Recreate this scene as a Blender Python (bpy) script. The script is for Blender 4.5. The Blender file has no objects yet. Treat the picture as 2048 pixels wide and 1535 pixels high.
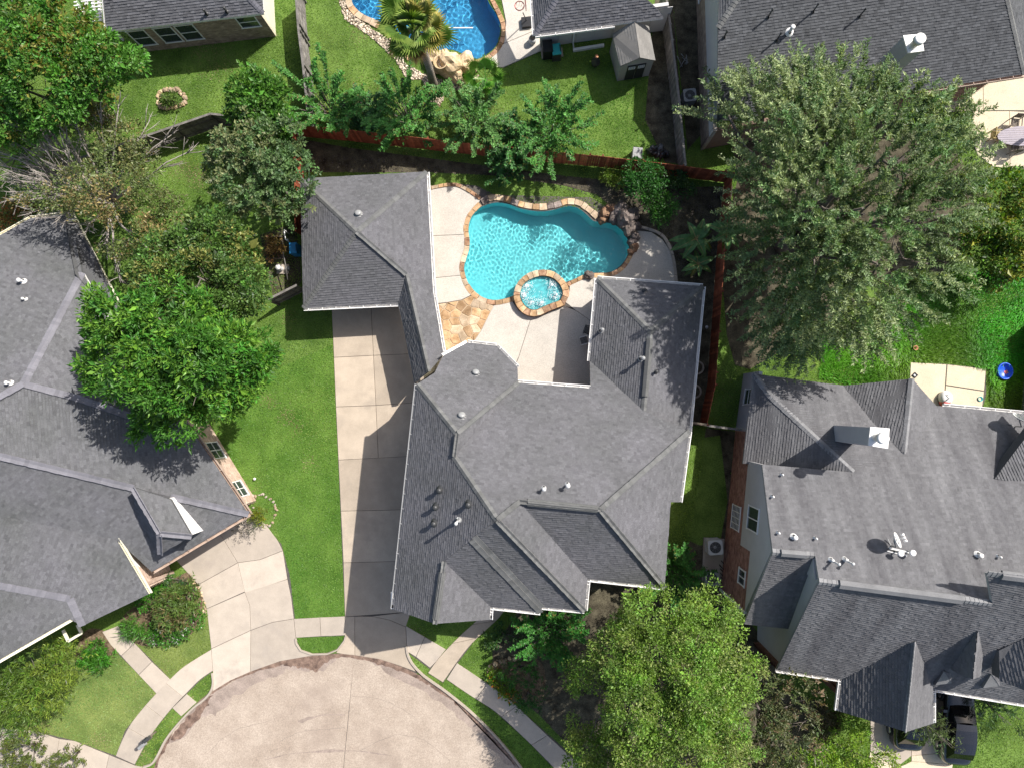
import bpy, bmesh, math, random
import numpy as np
from mathutils import Vector, Matrix, Euler
from mathutils.geometry import tessellate_polygon

random.seed(7)
RNG = np.random.default_rng(7)
sc = bpy.context.scene
COL = sc.collection
R_ = math.radians

# ------------------------------------------------------------------ camera
CAM_H = 42.0
cam = bpy.data.objects.new('camera', bpy.data.cameras.new('camera'))
COL.objects.link(cam)
cam.location = (0, 0, CAM_H)
cam.rotation_euler = (R_(1.993), R_(1.511), 0)
cam.data.sensor_width = 36
cam.data.lens = 24.0
cam.data.clip_end = 3000
sc.camera = cam

# ------------------------------------------------------------------ sky, sun, exposure
SHX, SHY = -0.748, -0.578            # shadow of a 1 m pole
sun_el = math.atan2(1, math.hypot(SHX, SHY))
sun_az = math.atan2(-SHX, -SHY)
w = bpy.data.worlds.new('World'); sc.world = w; w.use_nodes = True
nt = w.node_tree
sky = nt.nodes.new('ShaderNodeTexSky'); sky.sky_type = 'NISHITA'; sky.sun_disc = False
sky.ozone_density = 0.4; sky.dust_density = 2.5; sky.sun_elevation = sun_el; sky.sun_rotation = sun_az
nt.links.new(sky.outputs[0], nt.nodes['Background'].inputs[0])
nt.nodes['Background'].inputs[1].default_value = 0.115
sun_l = bpy.data.lights.new('sun', 'SUN'); sun_l.energy = 5.0; sun_l.angle = R_(0.5)
sun_l.color = (1.0, 0.965, 0.915)
sun_l.cycles.is_caustics_light = True
sun = bpy.data.objects.new('sun', sun_l); COL.objects.link(sun)
sun.rotation_euler = Vector((SHX, SHY, -1)).to_track_quat('-Z', 'Y').to_euler()
sun.location = (30, 25, 60)
vs = sc.view_settings
vs.view_transform = 'Standard'; vs.look = 'None'; vs.gamma = 1.0; vs.use_curve_mapping = False
vs.exposure = 0.54

# ------------------------------------------------------------------ pixel of the photograph -> point in the place
CR = cam.rotation_euler.to_matrix()
def ray(px, py):
    return CR @ Vector(((px - 1024) / 1365.33, (767.5 - py) / 1365.33, -1.0))
def P(px, py, h=0.0):
    d = ray(px, py); t = (CAM_H - h) / -d.z
    return Vector((d.x * t, d.y * t, h))
def G2(pts, h=0.0):
    return [(P(x, y, h).x, P(x, y, h).y) for x, y in pts]

# ------------------------------------------------------------------ object helpers
def tag(o, label=None, cat=None, group=None, kind=None):
    if label: o['label'] = label
    if cat: o['category'] = cat
    if group: o['group'] = group
    if kind: o['kind'] = kind
    return o
def obj(name, me, mat=None, parent=None, loc=None, rotz=None):
    o = bpy.data.objects.new(name, me); COL.objects.link(o)
    if mat is not None and me is not None and len(me.materials) == 0:
        for m in (mat if isinstance(mat, (list, tuple)) else [mat]): me.materials.append(m)
    if parent is not None:
        o.parent = parent
        o.matrix_parent_inverse = Matrix.Translation(-abs_loc(parent)) if parent.rotation_euler.z == 0 else parent_inv(parent)
    if loc is not None: o.location = loc
    if rotz is not None: o.rotation_euler = (0, 0, rotz)
    return o
def abs_loc(o):
    return Vector(o.location)
def parent_inv(o):
    return (Matrix.Translation(o.location) @ o.rotation_euler.to_matrix().to_4x4()).inverted()
def thing(name, label, cat, loc=(0, 0, 0), group=None):
    o = bpy.data.objects.new(name, None); COL.objects.link(o)
    o.location = loc; o.empty_display_size = 0.3
    return tag(o, label, cat, group)

class MB:
    """collects polygons, builds one mesh"""
    def __init__(s): s.v = []; s.f = []; s.mi = []; s.sm = []; s.col = []
    def poly(s, pts, mi=0, smooth=False, c=None):
        b = len(s.v); s.v += [tuple(p) for p in pts]; s.f.append(tuple(range(b, b + len(pts)))); s.mi.append(mi); s.sm.append(smooth); s.col.append(c)
    def prism(s, poly, z0, z1, mi=0, mside=None, bevel=0.0, cap_bottom=False, z1f=None):
        n = len(poly)
        area = sum(poly[i][0] * poly[(i + 1) % n][1] - poly[(i + 1) % n][0] * poly[i][1] for i in range(n))
        if area < 0: poly = poly[::-1]
        top = poly
        if bevel > 0:
            top = inset(poly, bevel)
            for i in range(n):
                j = (i + 1) % n
                s.poly([(*poly[i], z1 - bevel), (*poly[j], z1 - bevel), (*top[j], z1), (*top[i], z1)], mi)
        s.poly([(*p, z1) for p in top], mi)
        zt = z1 - bevel
        for i in range(n):
            j = (i + 1) % n
            s.poly([(*poly[i], z0), (*poly[j], z0), (*poly[j], zt), (*poly[i], zt)], mi if mside is None else mside)
        if cap_bottom: s.poly([(*p, z0) for p in poly[::-1]], mi)
    def box(s, c, size, rz=0.0, mi=0, M=None):
        x, y, z = size[0] / 2, size[1] / 2, size[2] / 2
        cs, sn = math.cos(rz), math.sin(rz)
        pts = []
        for dz in (-z, z):
            for dx, dy in ((-x, -y), (x, -y), (x, y), (-x, y)):
                p = Vector((c[0] + dx * cs - dy * sn, c[1] + dx * sn + dy * cs, c[2] + dz))
                if M is not None: p = M @ p
                pts.append(p)
        for q in ((4, 5, 6, 7), (3, 2, 1, 0), (0, 1, 5, 4), (1, 2, 6, 5), (2, 3, 7, 6), (3, 0, 4, 7)):
            s.poly([pts[i] for i in q], mi)
    def bar(s, a, b, wd, ht, mi=0, up=Vector((0, 0, 1))):
        a = Vector(a); b = Vector(b); d = (b - a)
        if d.length < 1e-6: return
        d.normalize(); x = d.cross(up)
        if x.length < 1e-4: x = d.cross(Vector((0, 1, 0)))
        x.normalize(); u = x.cross(d)
        x *= wd / 2; u *= ht / 2
        A = [a - x - u, a + x - u, a + x + u, a - x + u]; B = [p + (b - a) for p in A]
        s.poly(A[::-1] if False else A, mi); s.poly(B[::-1], mi)
        for i in range(4):
            j = (i + 1) % 4; s.poly([A[j], A[i], B[i], B[j]], mi)
    def tube(s, pts, radii, n=6, mi=0, cap=True, smooth=True):
        pts = [Vector(p) for p in pts]
        if not isinstance(radii, (list, tuple)): radii = [radii] * len(pts)
        rings = []
        ref = Vector((0.3, 0.2, 1)).normalized()
        for i, p in enumerate(pts):
            d = (pts[min(i + 1, len(pts) - 1)] - pts[max(i - 1, 0)])
            if d.length < 1e-9: d = Vector((0, 0, 1))
            d.normalize()
            x = d.cross(ref)
            if x.length < 0.05: x = d.cross(Vector((1, 0, 0)))
            x.normalize(); y = d.cross(x)
            b = len(s.v)
            for k in range(n):
                a = 2 * math.pi * k / n
                s.v.append(tuple(p + (x * math.cos(a) + y * math.sin(a)) * radii[i]))
            rings.append(b)
        for i in range(len(rings) - 1):
            for k in range(n):
                j = (k + 1) % n
                s.f.append((rings[i] + k, rings[i] + j, rings[i + 1] + j, rings[i + 1] + k)); s.mi.append(mi); s.sm.append(smooth); s.col.append(None)
        if cap:
            for r, rev in ((rings[0], True), (rings[-1], False)):
                f = tuple(range(r, r + n)); s.f.append(f[::-1] if rev else f); s.mi.append(mi); s.sm.append(False); s.col.append(None)
    def lathe(s, c, prof, n=20, mi=0, smooth=True, M=None):
        b0 = len(s.v)
        for r, z in prof:
            for k in range(n):
                a = 2 * math.pi * k / n
                p = Vector((r * math.cos(a), r * math.sin(a), z))
                if M is not None: p = M @ p
                s.v.append((c[0] + p.x, c[1] + p.y, c[2] + p.z))
        for i in range(len(prof) - 1):
            for k in range(n):
                j = (k + 1) % n
                s.f.append((b0 + i * n + k, b0 + i * n + j, b0 + (i + 1) * n + j, b0 + (i + 1) * n + k)); s.mi.append(mi); s.sm.append(smooth); s.col.append(None)
    def build(s, name, mat, parent=None, attr=False):
        me = bpy.data.meshes.new(name)
        me.from_pydata(s.v, [], s.f)
        for m in (mat if isinstance(mat, (list, tuple)) else [mat]): me.materials.append(m)
        if len(s.f):
            me.polygons.foreach_set('material_index', s.mi)
            me.polygons.foreach_set('use_smooth', s.sm)
        if attr:
            a = me.attributes.new('tint', 'FLOAT', 'FACE')
            a.data.foreach_set('value', [0.5 if c is None else c for c in s.col])
        me.update()
        return obj(name, me, None, parent)

def inset(poly, d):
    """move every edge of a CCW polygon inwards by d"""
    n = len(poly); out = []
    for i in range(n):
        p0 = Vector(poly[i - 1]); p1 = Vector(poly[i]); p2 = Vector(poly[(i + 1) % n])
        a = (p1 - p0); b = (p2 - p1)
        if a.length < 1e-9 or b.length < 1e-9: out.append(tuple(p1)); continue
        a.normalize(); b.normalize()
        na = Vector((-a.y, a.x)); nb = Vector((-b.y, b.x))
        m = na + nb
        k = m.dot(na)
        if abs(k) < 0.25: k = 0.25 if k >= 0 else -0.25
        q = p1 + m * (d / k)
        out.append((q.x, q.y))
    return out
def ccw(poly):
    n = len(poly)
    a = sum(poly[i][0] * poly[(i + 1) % n][1] - poly[(i + 1) % n][0] * poly[i][1] for i in range(n))
    return poly if a > 0 else poly[::-1]
def smooth_loop(pts, k=5, closed=True):
    """Catmull-Rom through the points"""
    n = len(pts); out = []
    rng = range(n) if closed else range(n - 1)
    for i in rng:
        if closed: p = [pts[(i + j - 1) % n] for j in range(4)]
        else: p = [pts[max(i - 1, 0)], pts[i], pts[i + 1], pts[min(i + 2, n - 1)]]
        for t in range(k):
            u = t / k
            out.append(tuple(0.5 * ((2 * p[1][c]) + (-p[0][c] + p[2][c]) * u + (2 * p[0][c] - 5 * p[1][c] + 4 * p[2][c] - p[3][c]) * u * u + (-p[0][c] + 3 * p[1][c] - 3 * p[2][c] + p[3][c]) * u ** 3) for c in (0, 1)))
    if not closed: out.append(tuple(pts[-1]))
    return out
def in_poly(x, y, poly):
    c = False; n = len(poly); j = n - 1
    for i in range(n):
        xi, yi = poly[i]; xj, yj = poly[j]
        if (yi > y) != (yj > y) and x < (xj - xi) * (y - yi) / (yj - yi) + xi: c = not c
        j = i
    return c
def in_poly_np(X, Y, poly):
    c = np.zeros(X.shape, bool); n = len(poly); j = n - 1
    for i in range(n):
        xi, yi = poly[i]; xj, yj = poly[j]
        if yi != yj:
            k = ((yi > Y) != (yj > Y)) & (X < (xj - xi) * (Y - yi) / (yj - yi) + xi)
            c ^= k
        j = i
    return c
def clip_half(poly, a, b, c):
    """keep a*x+b*y<=c"""
    out = []; n = len(poly)
    for i in range(n):
        p = poly[i]; q = poly[(i + 1) % n]
        dp = a * p[0] + b * p[1] - c; dq = a * q[0] + b * q[1] - c
        if dp <= 0: out.append(p)
        if (dp < 0 < dq) or (dq < 0 < dp):
            t = dp / (dp - dq); out.append((p[0] + (q[0] - p[0]) * t, p[1] + (q[1] - p[1]) * t))
    return out

# ------------------------------------------------------------------ materials
def lin(r, g, b):
    f = lambda c: (c / 255 / 12.92) if c <= 10 else ((c / 255 + 0.055) / 1.055) ** 2.4
    return (f(r), f(g), f(b))
def mat(name, base, rough=0.85, var=0.25, scale=3.0, base2=None, bump=0.0, bscale=60.0, spec=0.3, metal=0.0, fine=0.0, fscale=90.0, tint=0.0, stretch=None, coat=0.0, detail=6, stain=None):
    """noise-mixed principled material. var: brightness swing of broad noise; fine: of fine grain; tint: swing by the 'tint' attribute"""
    m = bpy.data.materials.new(name); m.use_nodes = True
    nt = m.node_tree; N = nt.nodes; L = nt.links
    bs = N['Principled BSDF']
    bs.inputs['Roughness'].default_value = rough
    bs.inputs['Specular IOR Level'].default_value = spec
    bs.inputs['Metallic'].default_value = metal
    if coat: bs.inputs['Coat Weight'].default_value = coat; bs.inputs['Coat Roughness'].default_value = 0.04
    geo = N.new('ShaderNodeNewGeometry')
    vec = geo.outputs['Position']
    if stretch:
        mp = N.new('ShaderNodeMapping'); mp.inputs['Scale'].default_value = stretch
        L.new(vec, mp.inputs[0]); vec = mp.outputs[0]
    n1 = N.new('ShaderNodeTexNoise'); n1.inputs['Scale'].default_value = scale; n1.inputs['Detail'].default_value = detail; n1.inputs['Roughness'].default_value = 0.62
    L.new(vec, n1.inputs['Vector'])
    cr = N.new('ShaderNodeValToRGB')
    b2 = base2 or base
    cr.color_ramp.elements[0].position = 0.32; cr.color_ramp.elements[1].position = 0.68
    cr.color_ramp.elements[0].color = (*[c * (1 - var) for c in base], 1)
    cr.color_ramp.elements[1].color = (*[min(1, c * (1 + var)) for c in b2], 1)
    L.new(n1.outputs[0], cr.inputs[0])
    out = cr.outputs[0]
    def mul(colr, fac_socket, lo, hi):
        mr = N.new('ShaderNodeMapRange'); mr.inputs['To Min'].default_value = lo; mr.inputs['To Max'].default_value = hi
        L.new(fac_socket, mr.inputs[0])
        mx = N.new('ShaderNodeMix'); mx.data_type = 'RGBA'; mx.blend_type = 'MULTIPLY'; mx.inputs[0].default_value = 1
        L.new(colr, mx.inputs[6]); L.new(mr.outputs[0], mx.inputs[7])
        return mx.outputs[2]
    if fine:
        n2 = N.new('ShaderNodeTexNoise'); n2.inputs['Scale'].default_value = fscale; n2.inputs['Detail'].default_value = 3
        L.new(geo.outputs['Position'], n2.inputs['Vector'])
        mr = N.new('ShaderNodeMapRange'); mr.inputs['From Min'].default_value = .3; mr.inputs['From Max'].default_value = .7
        L.new(n2.outputs[0], mr.inputs[0])
        out = mul(out, mr.outputs[0], 1 - fine, 1 + fine)
    if tint:
        at = N.new('ShaderNodeAttribute'); at.attribute_name = 'tint'
        out = mul(out, at.outputs['Fac'], 1 - tint, 1 + tint)
    if stain:
        scol, sscale, lo, hi = stain
        n3 = N.new('ShaderNodeTexNoise'); n3.inputs['Scale'].default_value = sscale; n3.inputs['Detail'].default_value = 8; n3.inputs['Roughness'].default_value = .6
        n3.noise_dimensions = '3D'
        off = N.new('ShaderNodeVectorMath'); off.operation = 'ADD'; off.inputs[1].default_value = (31.7, 12.3, 4.1)
        L.new(geo.outputs['Position'], off.inputs[0]); L.new(off.outputs[0], n3.inputs['Vector'])
        mr = N.new('ShaderNodeMapRange'); mr.inputs['From Min'].default_value = lo; mr.inputs['From Max'].default_value = hi
        L.new(n3.outputs[0], mr.inputs[0])
        mx = N.new('ShaderNodeMix'); mx.data_type = 'RGBA'
        L.new(mr.outputs[0], mx.inputs[0]); L.new(out, mx.inputs[6]); mx.inputs[7].default_value = (*scol, 1)
        out = mx.outputs[2]
    L.new(out, bs.inputs['Base Color'])
    if bump:
        nb = N.new('ShaderNodeTexNoise'); nb.inputs['Scale'].default_value = bscale; nb.inputs['Detail'].default_value = 4
        L.new(geo.outputs['Position'], nb.inputs['Vector'])
        bp = N.new('ShaderNodeBump'); bp.inputs['Strength'].default_value = bump; bp.inputs['Distance'].default_value = 0.02
        L.new(nb.outputs[0], bp.inputs['Height']); L.new(bp.outputs[0], bs.inputs['Normal'])
    return m

M = {}
M['grass_base'] = mat('grass_base', (.07, .135, .024), .95, .35, .5, base2=(.105, .165, .035), fine=.35, fscale=14, bump=.6, bscale=30, spec=.1)
M['lawn_front'] = mat('lawn_front', (.060, .140, .018), .95, .28, .55, base2=(.085, .150, .026), fine=.35, fscale=16, bump=.6, bscale=30, spec=.1)
M['lawn_pale'] = mat('lawn_pale', (.105, .165, .040), .95, .25, .45, base2=(.16, .19, .055), fine=.3, fscale=16, bump=.6, bscale=30, spec=.1)
M['soil'] = mat('soil', (.055, .045, .032), .95, .5, 1.6, base2=(.085, .075, .05), fine=.5, fscale=22, bump=.9, bscale=25, spec=.1)
M['mulch'] = mat('mulch', (.10, .065, .04), .95, .5, 4, base2=(.15, .11, .07), fine=.5, fscale=30, bump=.9, bscale=35, spec=.1)
M['concrete_tan'] = mat('concrete_tan', (.425, .35, .27), .9, .10, 1.1, fine=.13, fscale=45, bump=.15, bscale=120, stain=((.28, .235, .19), .5, .54, .80), tint=.16)
M['concrete_grey'] = mat('concrete_grey', (.42, .358, .292), .9, .08, 1.3, fine=.13, fscale=45, bump=.15, bscale=120, stain=((.29, .25, .215), .6, .53, .80), tint=.14)
M['road'] = mat('road', (.345, .275, .215), .92, .12, .5, base2=(.375, .31, .25), fine=.24, fscale=20, bump=.2, bscale=70, stain=((.25, .195, .155), .35, .52, .80), detail=10)
M['deck'] = mat('deck', (.46, .42, .365), .9, .09, .9, fine=.22, fscale=26, bump=.3, bscale=60, tint=.06)
M['patio_cream'] = mat('patio_cream', (.55, .47, .34), .9, .1, .9, fine=.2, fscale=24, bump=.3, bscale=60, tint=.05)
M['joint'] = mat('joint', (.09, .08, .07), .95, .3, 5)
M['damp'] = mat('damp', (.255, .20, .165), .85, .16, 1.2, base2=(.30, .24, .20), fine=.2, fscale=20, spec=.3)
M['crack'] = mat('crack', (.20, .165, .14), .95, .2, 5)
M['wet'] = mat('wet', (.11, .068, .05), .55, .35, 2.5, base2=(.20, .135, .10), fine=.3, fscale=25, spec=.4)
M['shingle'] = mat('shingle', (.110, .110, .112), .92, .10, .3, base2=(.117, .114, .122), fine=.34, fscale=38, tint=.19, bump=.3, bscale=150, spec=.2)
M['shingle_left'] = mat('shingle_left', (.108, .110, .109), .92, .10, .3, base2=(.114, .112, .120), fine=.34, fscale=38, tint=.22, bump=.3, bscale=150, spec=.2)
M['shingle_right'] = mat('shingle_right', (.108, .105, .110), .92, .13, .8, base2=(.140, .138, .141), fine=.25, fscale=40, tint=.15, bump=.3, bscale=150, spec=.2, stretch=(1.7, .2, .3))
M['shingle_dark'] = mat('shingle_dark', (.078, .080, .084), .92, .07, .6, fine=.25, fscale=55, tint=.33, bump=.3, bscale=150, spec=.2)
M['shingle_far'] = mat('shingle_far', (.112, .112, .120), .92, .07, .6, fine=.25, fscale=55, tint=.30, bump=.3, bscale=150, spec=.2)
M['cap'] = mat('cap', (.128, .128, .124), .9, .12, 1.5, fine=.25, fscale=40, tint=.18, spec=.2)
M['cap_left'] = mat('cap_left', (.160, .156, .172), .9, .10, 1.5, fine=.2, fscale=40, tint=.12, spec=.2)
M['cap_right'] = mat('cap_right', (.20, .198, .20), .9, .15, 1.5, fine=.2, fscale=40, tint=.12, spec=.2)
M['white'] = mat('white_paint', (.74, .72, .69), .5, .05, 2)
M['cream'] = mat('cream_paint', (.72, .68, .52), .55, .05, 2)
M['grey_trim'] = mat('grey_trim', (.30, .30, .30), .6, .08, 2)
M['fascia_dark'] = mat('fascia_dark', (.10, .10, .10), .8, .1, 2)
M['stucco'] = mat('stucco', (.44, .43, .43), .9, .05, 1.2, fine=.06, fscale=60, bump=.2, bscale=90)
M['siding'] = mat('siding', (.52, .50, .48), .8, .05, 1.2)
M['brick_red'] = mat('brick_red', (.26, .125, .095), .9, .2, 2.2, base2=(.30, .165, .13), fine=.2, fscale=40, tint=.40)
M['brick_tan'] = mat('brick_tan', (.30, .215, .165), .9, .15, 2.2, base2=(.36, .27, .20), fine=.2, fscale=40, tint=.32)
M['brick_pink'] = mat('brick_pink', (.46, .32, .24), .9, .12, 2.2, base2=(.52, .40, .32), fine=.2, fscale=40, tint=.25)
M['mortar'] = mat('mortar', (.33, .28, .24), .95, .1, 4)
M['mortar_dark'] = mat('mortar_dark', (.19, .125, .10), .95, .1, 4)
M['glass'] = mat('window_glass', (.035, .045, .05), .06, .1, 2, spec=.8)
M['screen'] = mat('window_screen', (.05, .05, .05), .6, .15, 40)
M['fence_red'] = mat('fence_red', (.25, .058, .028), .8, .22, 2.5, base2=(.29, .085, .042), fine=.2, fscale=30, tint=.45)
M['fence_brown'] = mat('fence_brown', (.135, .105, .075), .85, .2, 2.5, base2=(.19, .155, .12), fine=.25, fscale=30, tint=.3)
M['fence_grey'] = mat('fence_grey', (.17, .155, .14), .88, .2, 2.5, base2=(.24, .22, .2), fine=.25, fscale=30, tint=.3)
M['stone'] = mat('flagstone', (.33, .185, .08), .85, .3, 1.7, base2=(.42, .28, .16), fine=.2, fscale=18, bump=.4, bscale=25, tint=.35)
M['stone_pale'] = mat('stone_pale', (.41, .295, .18), .85, .22, 2.2, base2=(.48, .37, .26), fine=.2, fscale=18, bump=.4, bscale=25, tint=.3)
M['stone_grey'] = mat('stone_grey', (.15, .115, .095), .85, .3, 2.2, base2=(.22, .18, .16), fine=.3, fscale=14, bump=.8, bscale=14, tint=.3)
M['stone_rust'] = mat('stone_rust', (.28, .13, .07), .85, .3, 3, base2=(.36, .23, .14), fine=.25, fscale=18, bump=.6, bscale=20, tint=.3)
M['boulder'] = mat('boulder', (.46, .33, .17), .88, .3, 1.6, base2=(.58, .44, .28), fine=.25, fscale=14, bump=.9, bscale=9)
M['pebble'] = mat('pebble', (.40, .33, .25), .85, .3, 6, base2=(.52, .43, .32), tint=.55)
M['mortar_pale'] = mat('mortar_pale', (.47, .36, .24), .95, .1, 4)
M['metal_grey'] = mat('metal_grey', (.26, .26, .255), .45, .08, 3, spec=.5)
M['metal_dark'] = mat('metal_dark', (.045, .045, .045), .5, .15, 4, spec=.5)
M['metal_lite'] = mat('metal_light', (.58, .57, .55), .4, .08, 3, spec=.5)
M['black'] = mat('black_plastic', (.018, .018, .02), .5, .2, 5)
M['plaster_pale'] = mat('pale_plaster', (.36, .66, .66), .8, .06, 1.0)
M['plaster'] = mat('pool_plaster', (.13, .57, .60), .8, .06, 1.0)
M['pool_blue'] = mat('pool_blue', (.04, .30, .52), .8, .1, 1.2, fine=.12, fscale=18)
M['bark'] = mat('bark', (.16, .135, .115), .95, .3, 5, fine=.3, fscale=30, bump=.8, bscale=30)
M['twig_grey'] = mat('twig_grey', (.31, .275, .245), .95, .25, 5, fine=.2, fscale=30)
M['palm_trunk'] = mat('palm_trunk', (.22, .185, .15), .95, .25, 4, fine=.4, fscale=14, bump=.9, bscale=14, stretch=(1, 1, 6))
M['teal'] = mat('teal_plastic', (.02, .33, .34), .45, .08, 3, spec=.5)
M['blue'] = mat('blue_plastic', (.015, .095, .62), .4, .1, 3, spec=.5)
M['blue2'] = mat('blue_bin_plastic', (.02, .20, .42), .45, .1, 3, spec=.5)
M['pink'] = mat('pink_plastic', (.75, .17, .16), .5, .12, 3)
M['terracotta'] = mat('terracotta', (.50, .24, .13), .8, .15, 4)
M['wood_grey'] = mat('wood_grey', (.31, .275, .30), .7, .1, 3, fine=.12, fscale=30)
M['wood_yellow'] = mat('wood_yellow', (.32, .24, .09), .7, .15, 3)
M['shed_wall'] = mat('shed_wall', (.36, .34, .315), .85, .06, 2)
M['car_paint'] = mat('car_paint', (.010, .010, .012), .22, .05, 3, spec=.5, coat=1.0)
M['car_glass'] = mat('car_glass', (.006, .007, .008), .06, .05, 3, spec=.35)
M['tyre'] = mat('tyre', (.02, .02, .02), .9, .2, 10)
M['rim'] = mat('rim', (.45, .45, .46), .3, .05, 3, metal=.9)
M['lamp_lens'] = mat('lamp_lens', (.55, .56, .58), .1, .05, 3, spec=.7)
M['tarp'] = mat('black_tarp', (.03, .03, .033), .35, .25, 3, bump=.9, bscale=6, spec=.6)
M['gravel_dark'] = mat('gravel_dark', (.08, .07, .065), .95, .4, 9, fine=.5, fscale=30, bump=.8, bscale=30)
M['door_dark'] = mat('door_dark', (.03, .03, .032), .6, .1, 3)
def leaf_mat():
    m = bpy.data.materials.new('leaves'); m.use_nodes = True
    nt = m.node_tree; N = nt.nodes; L = nt.links
    N.remove(N['Principled BSDF'])
    at = N.new('ShaderNodeAttribute'); at.attribute_name = 'leaf_colour'
    d = N.new('ShaderNodeBsdfPrincipled'); d.inputs['Roughness'].default_value = .45; d.inputs['Specular IOR Level'].default_value = .35
    t = N.new('ShaderNodeBsdfTranslucent'); mx = N.new('ShaderNodeMixShader'); mx.inputs[0].default_value = .30
    mc = N.new('ShaderNodeMix'); mc.data_type = 'RGBA'; mc.blend_type = 'MULTIPLY'; mc.inputs[0].default_value = 1; mc.inputs[7].default_value = (1.3, 1.35, .45, 1)
    L.new(at.outputs['Color'], d.inputs['Base Color']); L.new(at.outputs['Color'], mc.inputs[6]); L.new(mc.outputs[2], t.inputs['Color'])
    L.new(d.outputs[0], mx.inputs[1]); L.new(t.outputs[0], mx.inputs[2]); L.new(mx.outputs[0], N['Material Output'].inputs[0])
    return m
M['leaf'] = leaf_mat()
# ================================================================== GROUND AND HARD SURFACES
HARD = []        # polygons (xy) where no grass grows
def flat(name, px, z, m, kind='structure', parent=None, k=0, closed=True, hard=False, world=False):
    poly = list(px) if world else G2(px)
    if k: poly = smooth_loop(poly, k)
    poly = ccw(poly)
    mb = MB(); mb.poly([(x, y, z) for x, y in poly])
    o = mb.build(name, M[m] if isinstance(m, str) else m, parent)
    if parent is None: tag(o, kind=kind)
    if hard: HARD.append(poly)
    return o, poly

# pool outlines, needed for the holes in the ground
def z6(x, y): return (860 + x / 3.938, 360 + y / 3.938)
POOL = ccw(smooth_loop(G2([z6(*p) for p in [(350, 250), (430, 203), (520, 180), (620, 193), (720, 228), (850, 248), (960, 240), (1080, 208), (1165, 222), (1240, 280), (1290, 325), (1370, 335), (1450, 352), (1525, 415), (1562, 495), (1560, 580), (1505, 670), (1425, 722), (1330, 732), (1250, 735), (1160, 775), (1080, 800), (960, 860), (800, 900), (690, 905), (620, 925), (530, 945), (445, 935), (365, 890), (300, 810), (268, 700), (285, 615), (305, 545), (310, 480), (300, 395), (318, 310)]]), 5))
POOL2 = ccw(smooth_loop(G2([(702, -40), (700, -10), (706, 12), (722, 30), (745, 40), (770, 55), (800, 85), (838, 104), (870, 106), (905, 100), (950, 118), (975, 108), (994, 88), (1001, 55), (993, 30), (975, 0), (965, -40), (930, -75), (840, -90), (750, -75)]), 5))
SPA_H = 0.42
SPA_O = ccw(smooth_loop([(P(*z6(*p), SPA_H).x, P(*z6(*p), SPA_H).y) for p in [(662, 900), (688, 822), (762, 750), (870, 708), (980, 724), (1052, 785), (1088, 850), (1092, 905), (1064, 955), (1060, 985), (1000, 1005), (930, 1035), (868, 1066), (800, 1072), (740, 1052), (690, 1005), (664, 950)]], 5))
SPA_W = ccw(smooth_loop([(P(*z6(*p), SPA_H).x, P(*z6(*p), SPA_H).y) for p in [(709, 890), (738, 812), (798, 772), (880, 756), (960, 772), (1020, 822), (1046, 888), (1030, 940), (960, 968), (900, 992), (830, 1020), (770, 1006), (726, 955)]], 5))

def sheet_with_holes(name, outer, holes, z, m, kind=None, parent=None):
    loops = [[Vector((x, y, 0)) for x, y in outer]] + [[Vector((x, y, 0)) for x, y in h] for h in holes]
    flatp = [p for l in loops for p in l]
    mb = MB()
    for t in tessellate_polygon(loops):
        q = [flatp[i] for i in t]
        if (q[1] - q[0]).cross(q[2] - q[0]).z < 0: q = q[::-1]
        mb.poly([(p.x, p.y, z) for p in q])
    return tag(mb.build(name, M[m], parent), kind=kind)
sheet_with_holes('ground', [(-400, -400), (400, -400), (400, 400), (-400, 400)], [POOL, POOL2], 0.0, 'grass_base', 'structure')

LAWNS = []
def lawn(px, m, ca, cb, z=.004, k=0):
    o, poly = flat('lawn', px, z + .0007 * len(LAWNS), m, k=k)
    LAWNS.append((poly, ca, cb))
lawn([(548, 690), (500, 760), (440, 840), (430, 870), (512, 1000), (545, 1030), (562, 1080), (580, 1150), (590, 1236), (690, 1232), (680, 1000), (672, 820), (664, 690)], 'lawn_front', (.078, .200, .020), (.150, .250, .040))
lawn([(664, 690), (664, 600), (560, 625), (500, 700), (500, 760)], 'grass_base', (.10, .205, .025), (.15, .235, .035))
lawn([(0, 1290), (160, 1290), (212, 1273), (240, 1310), (314, 1387), (290, 1412), (250, 1462), (232, 1510), (150, 1481), (70, 1461), (0, 1453)], 'lawn_pale', (.115, .21, .045), (.19, .27, .075))
lawn([(237, 1255), (305, 1322), (341, 1359), (372, 1330), (423, 1297), (415, 1220), (395, 1170), (330, 1170)], 'lawn_pale', (.14, .20, .03), (.19, .24, .05))
lawn([(592, 1272), (690, 1268), (681, 1288), (660, 1301), (630, 1304), (605, 1297), (594, 1283)], 'lawn_front', (.06, .145, .014), (.09, .17, .02))
lawn([(610, -30), (670, -30), (690, 45), (735, 75), (790, 125), (815, 165), (850, 200), (880, 225), (900, 190), (970, 165), (1000, 150), (1000, 250), (900, 290), (618, 262)], 'grass_base', (.115, .225, .020), (.175, .265, .045))
lawn([(1000, 140), (1180, 130), (1250, 190), (1300, 300), (1200, 320), (1000, 290)], 'grass_base', (.085, .21, .018), (.14, .245, .028))
lawn([(1700, 560), (2048, 560), (2048, 830), (1830, 790), (1600, 780), (1640, 700)], 'grass_base', (.09, .24, .012), (.19, .31, .03))
lawn([(889, 1360), (893, 1359), (950, 1397), (990, 1423), (1050, 1477), (1112, 1538), (1050, 1538), (1000, 1480), (940, 1415), (885, 1372)], 'lawn_front', (.055, .12, .018), (.08, .15, .02))

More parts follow.
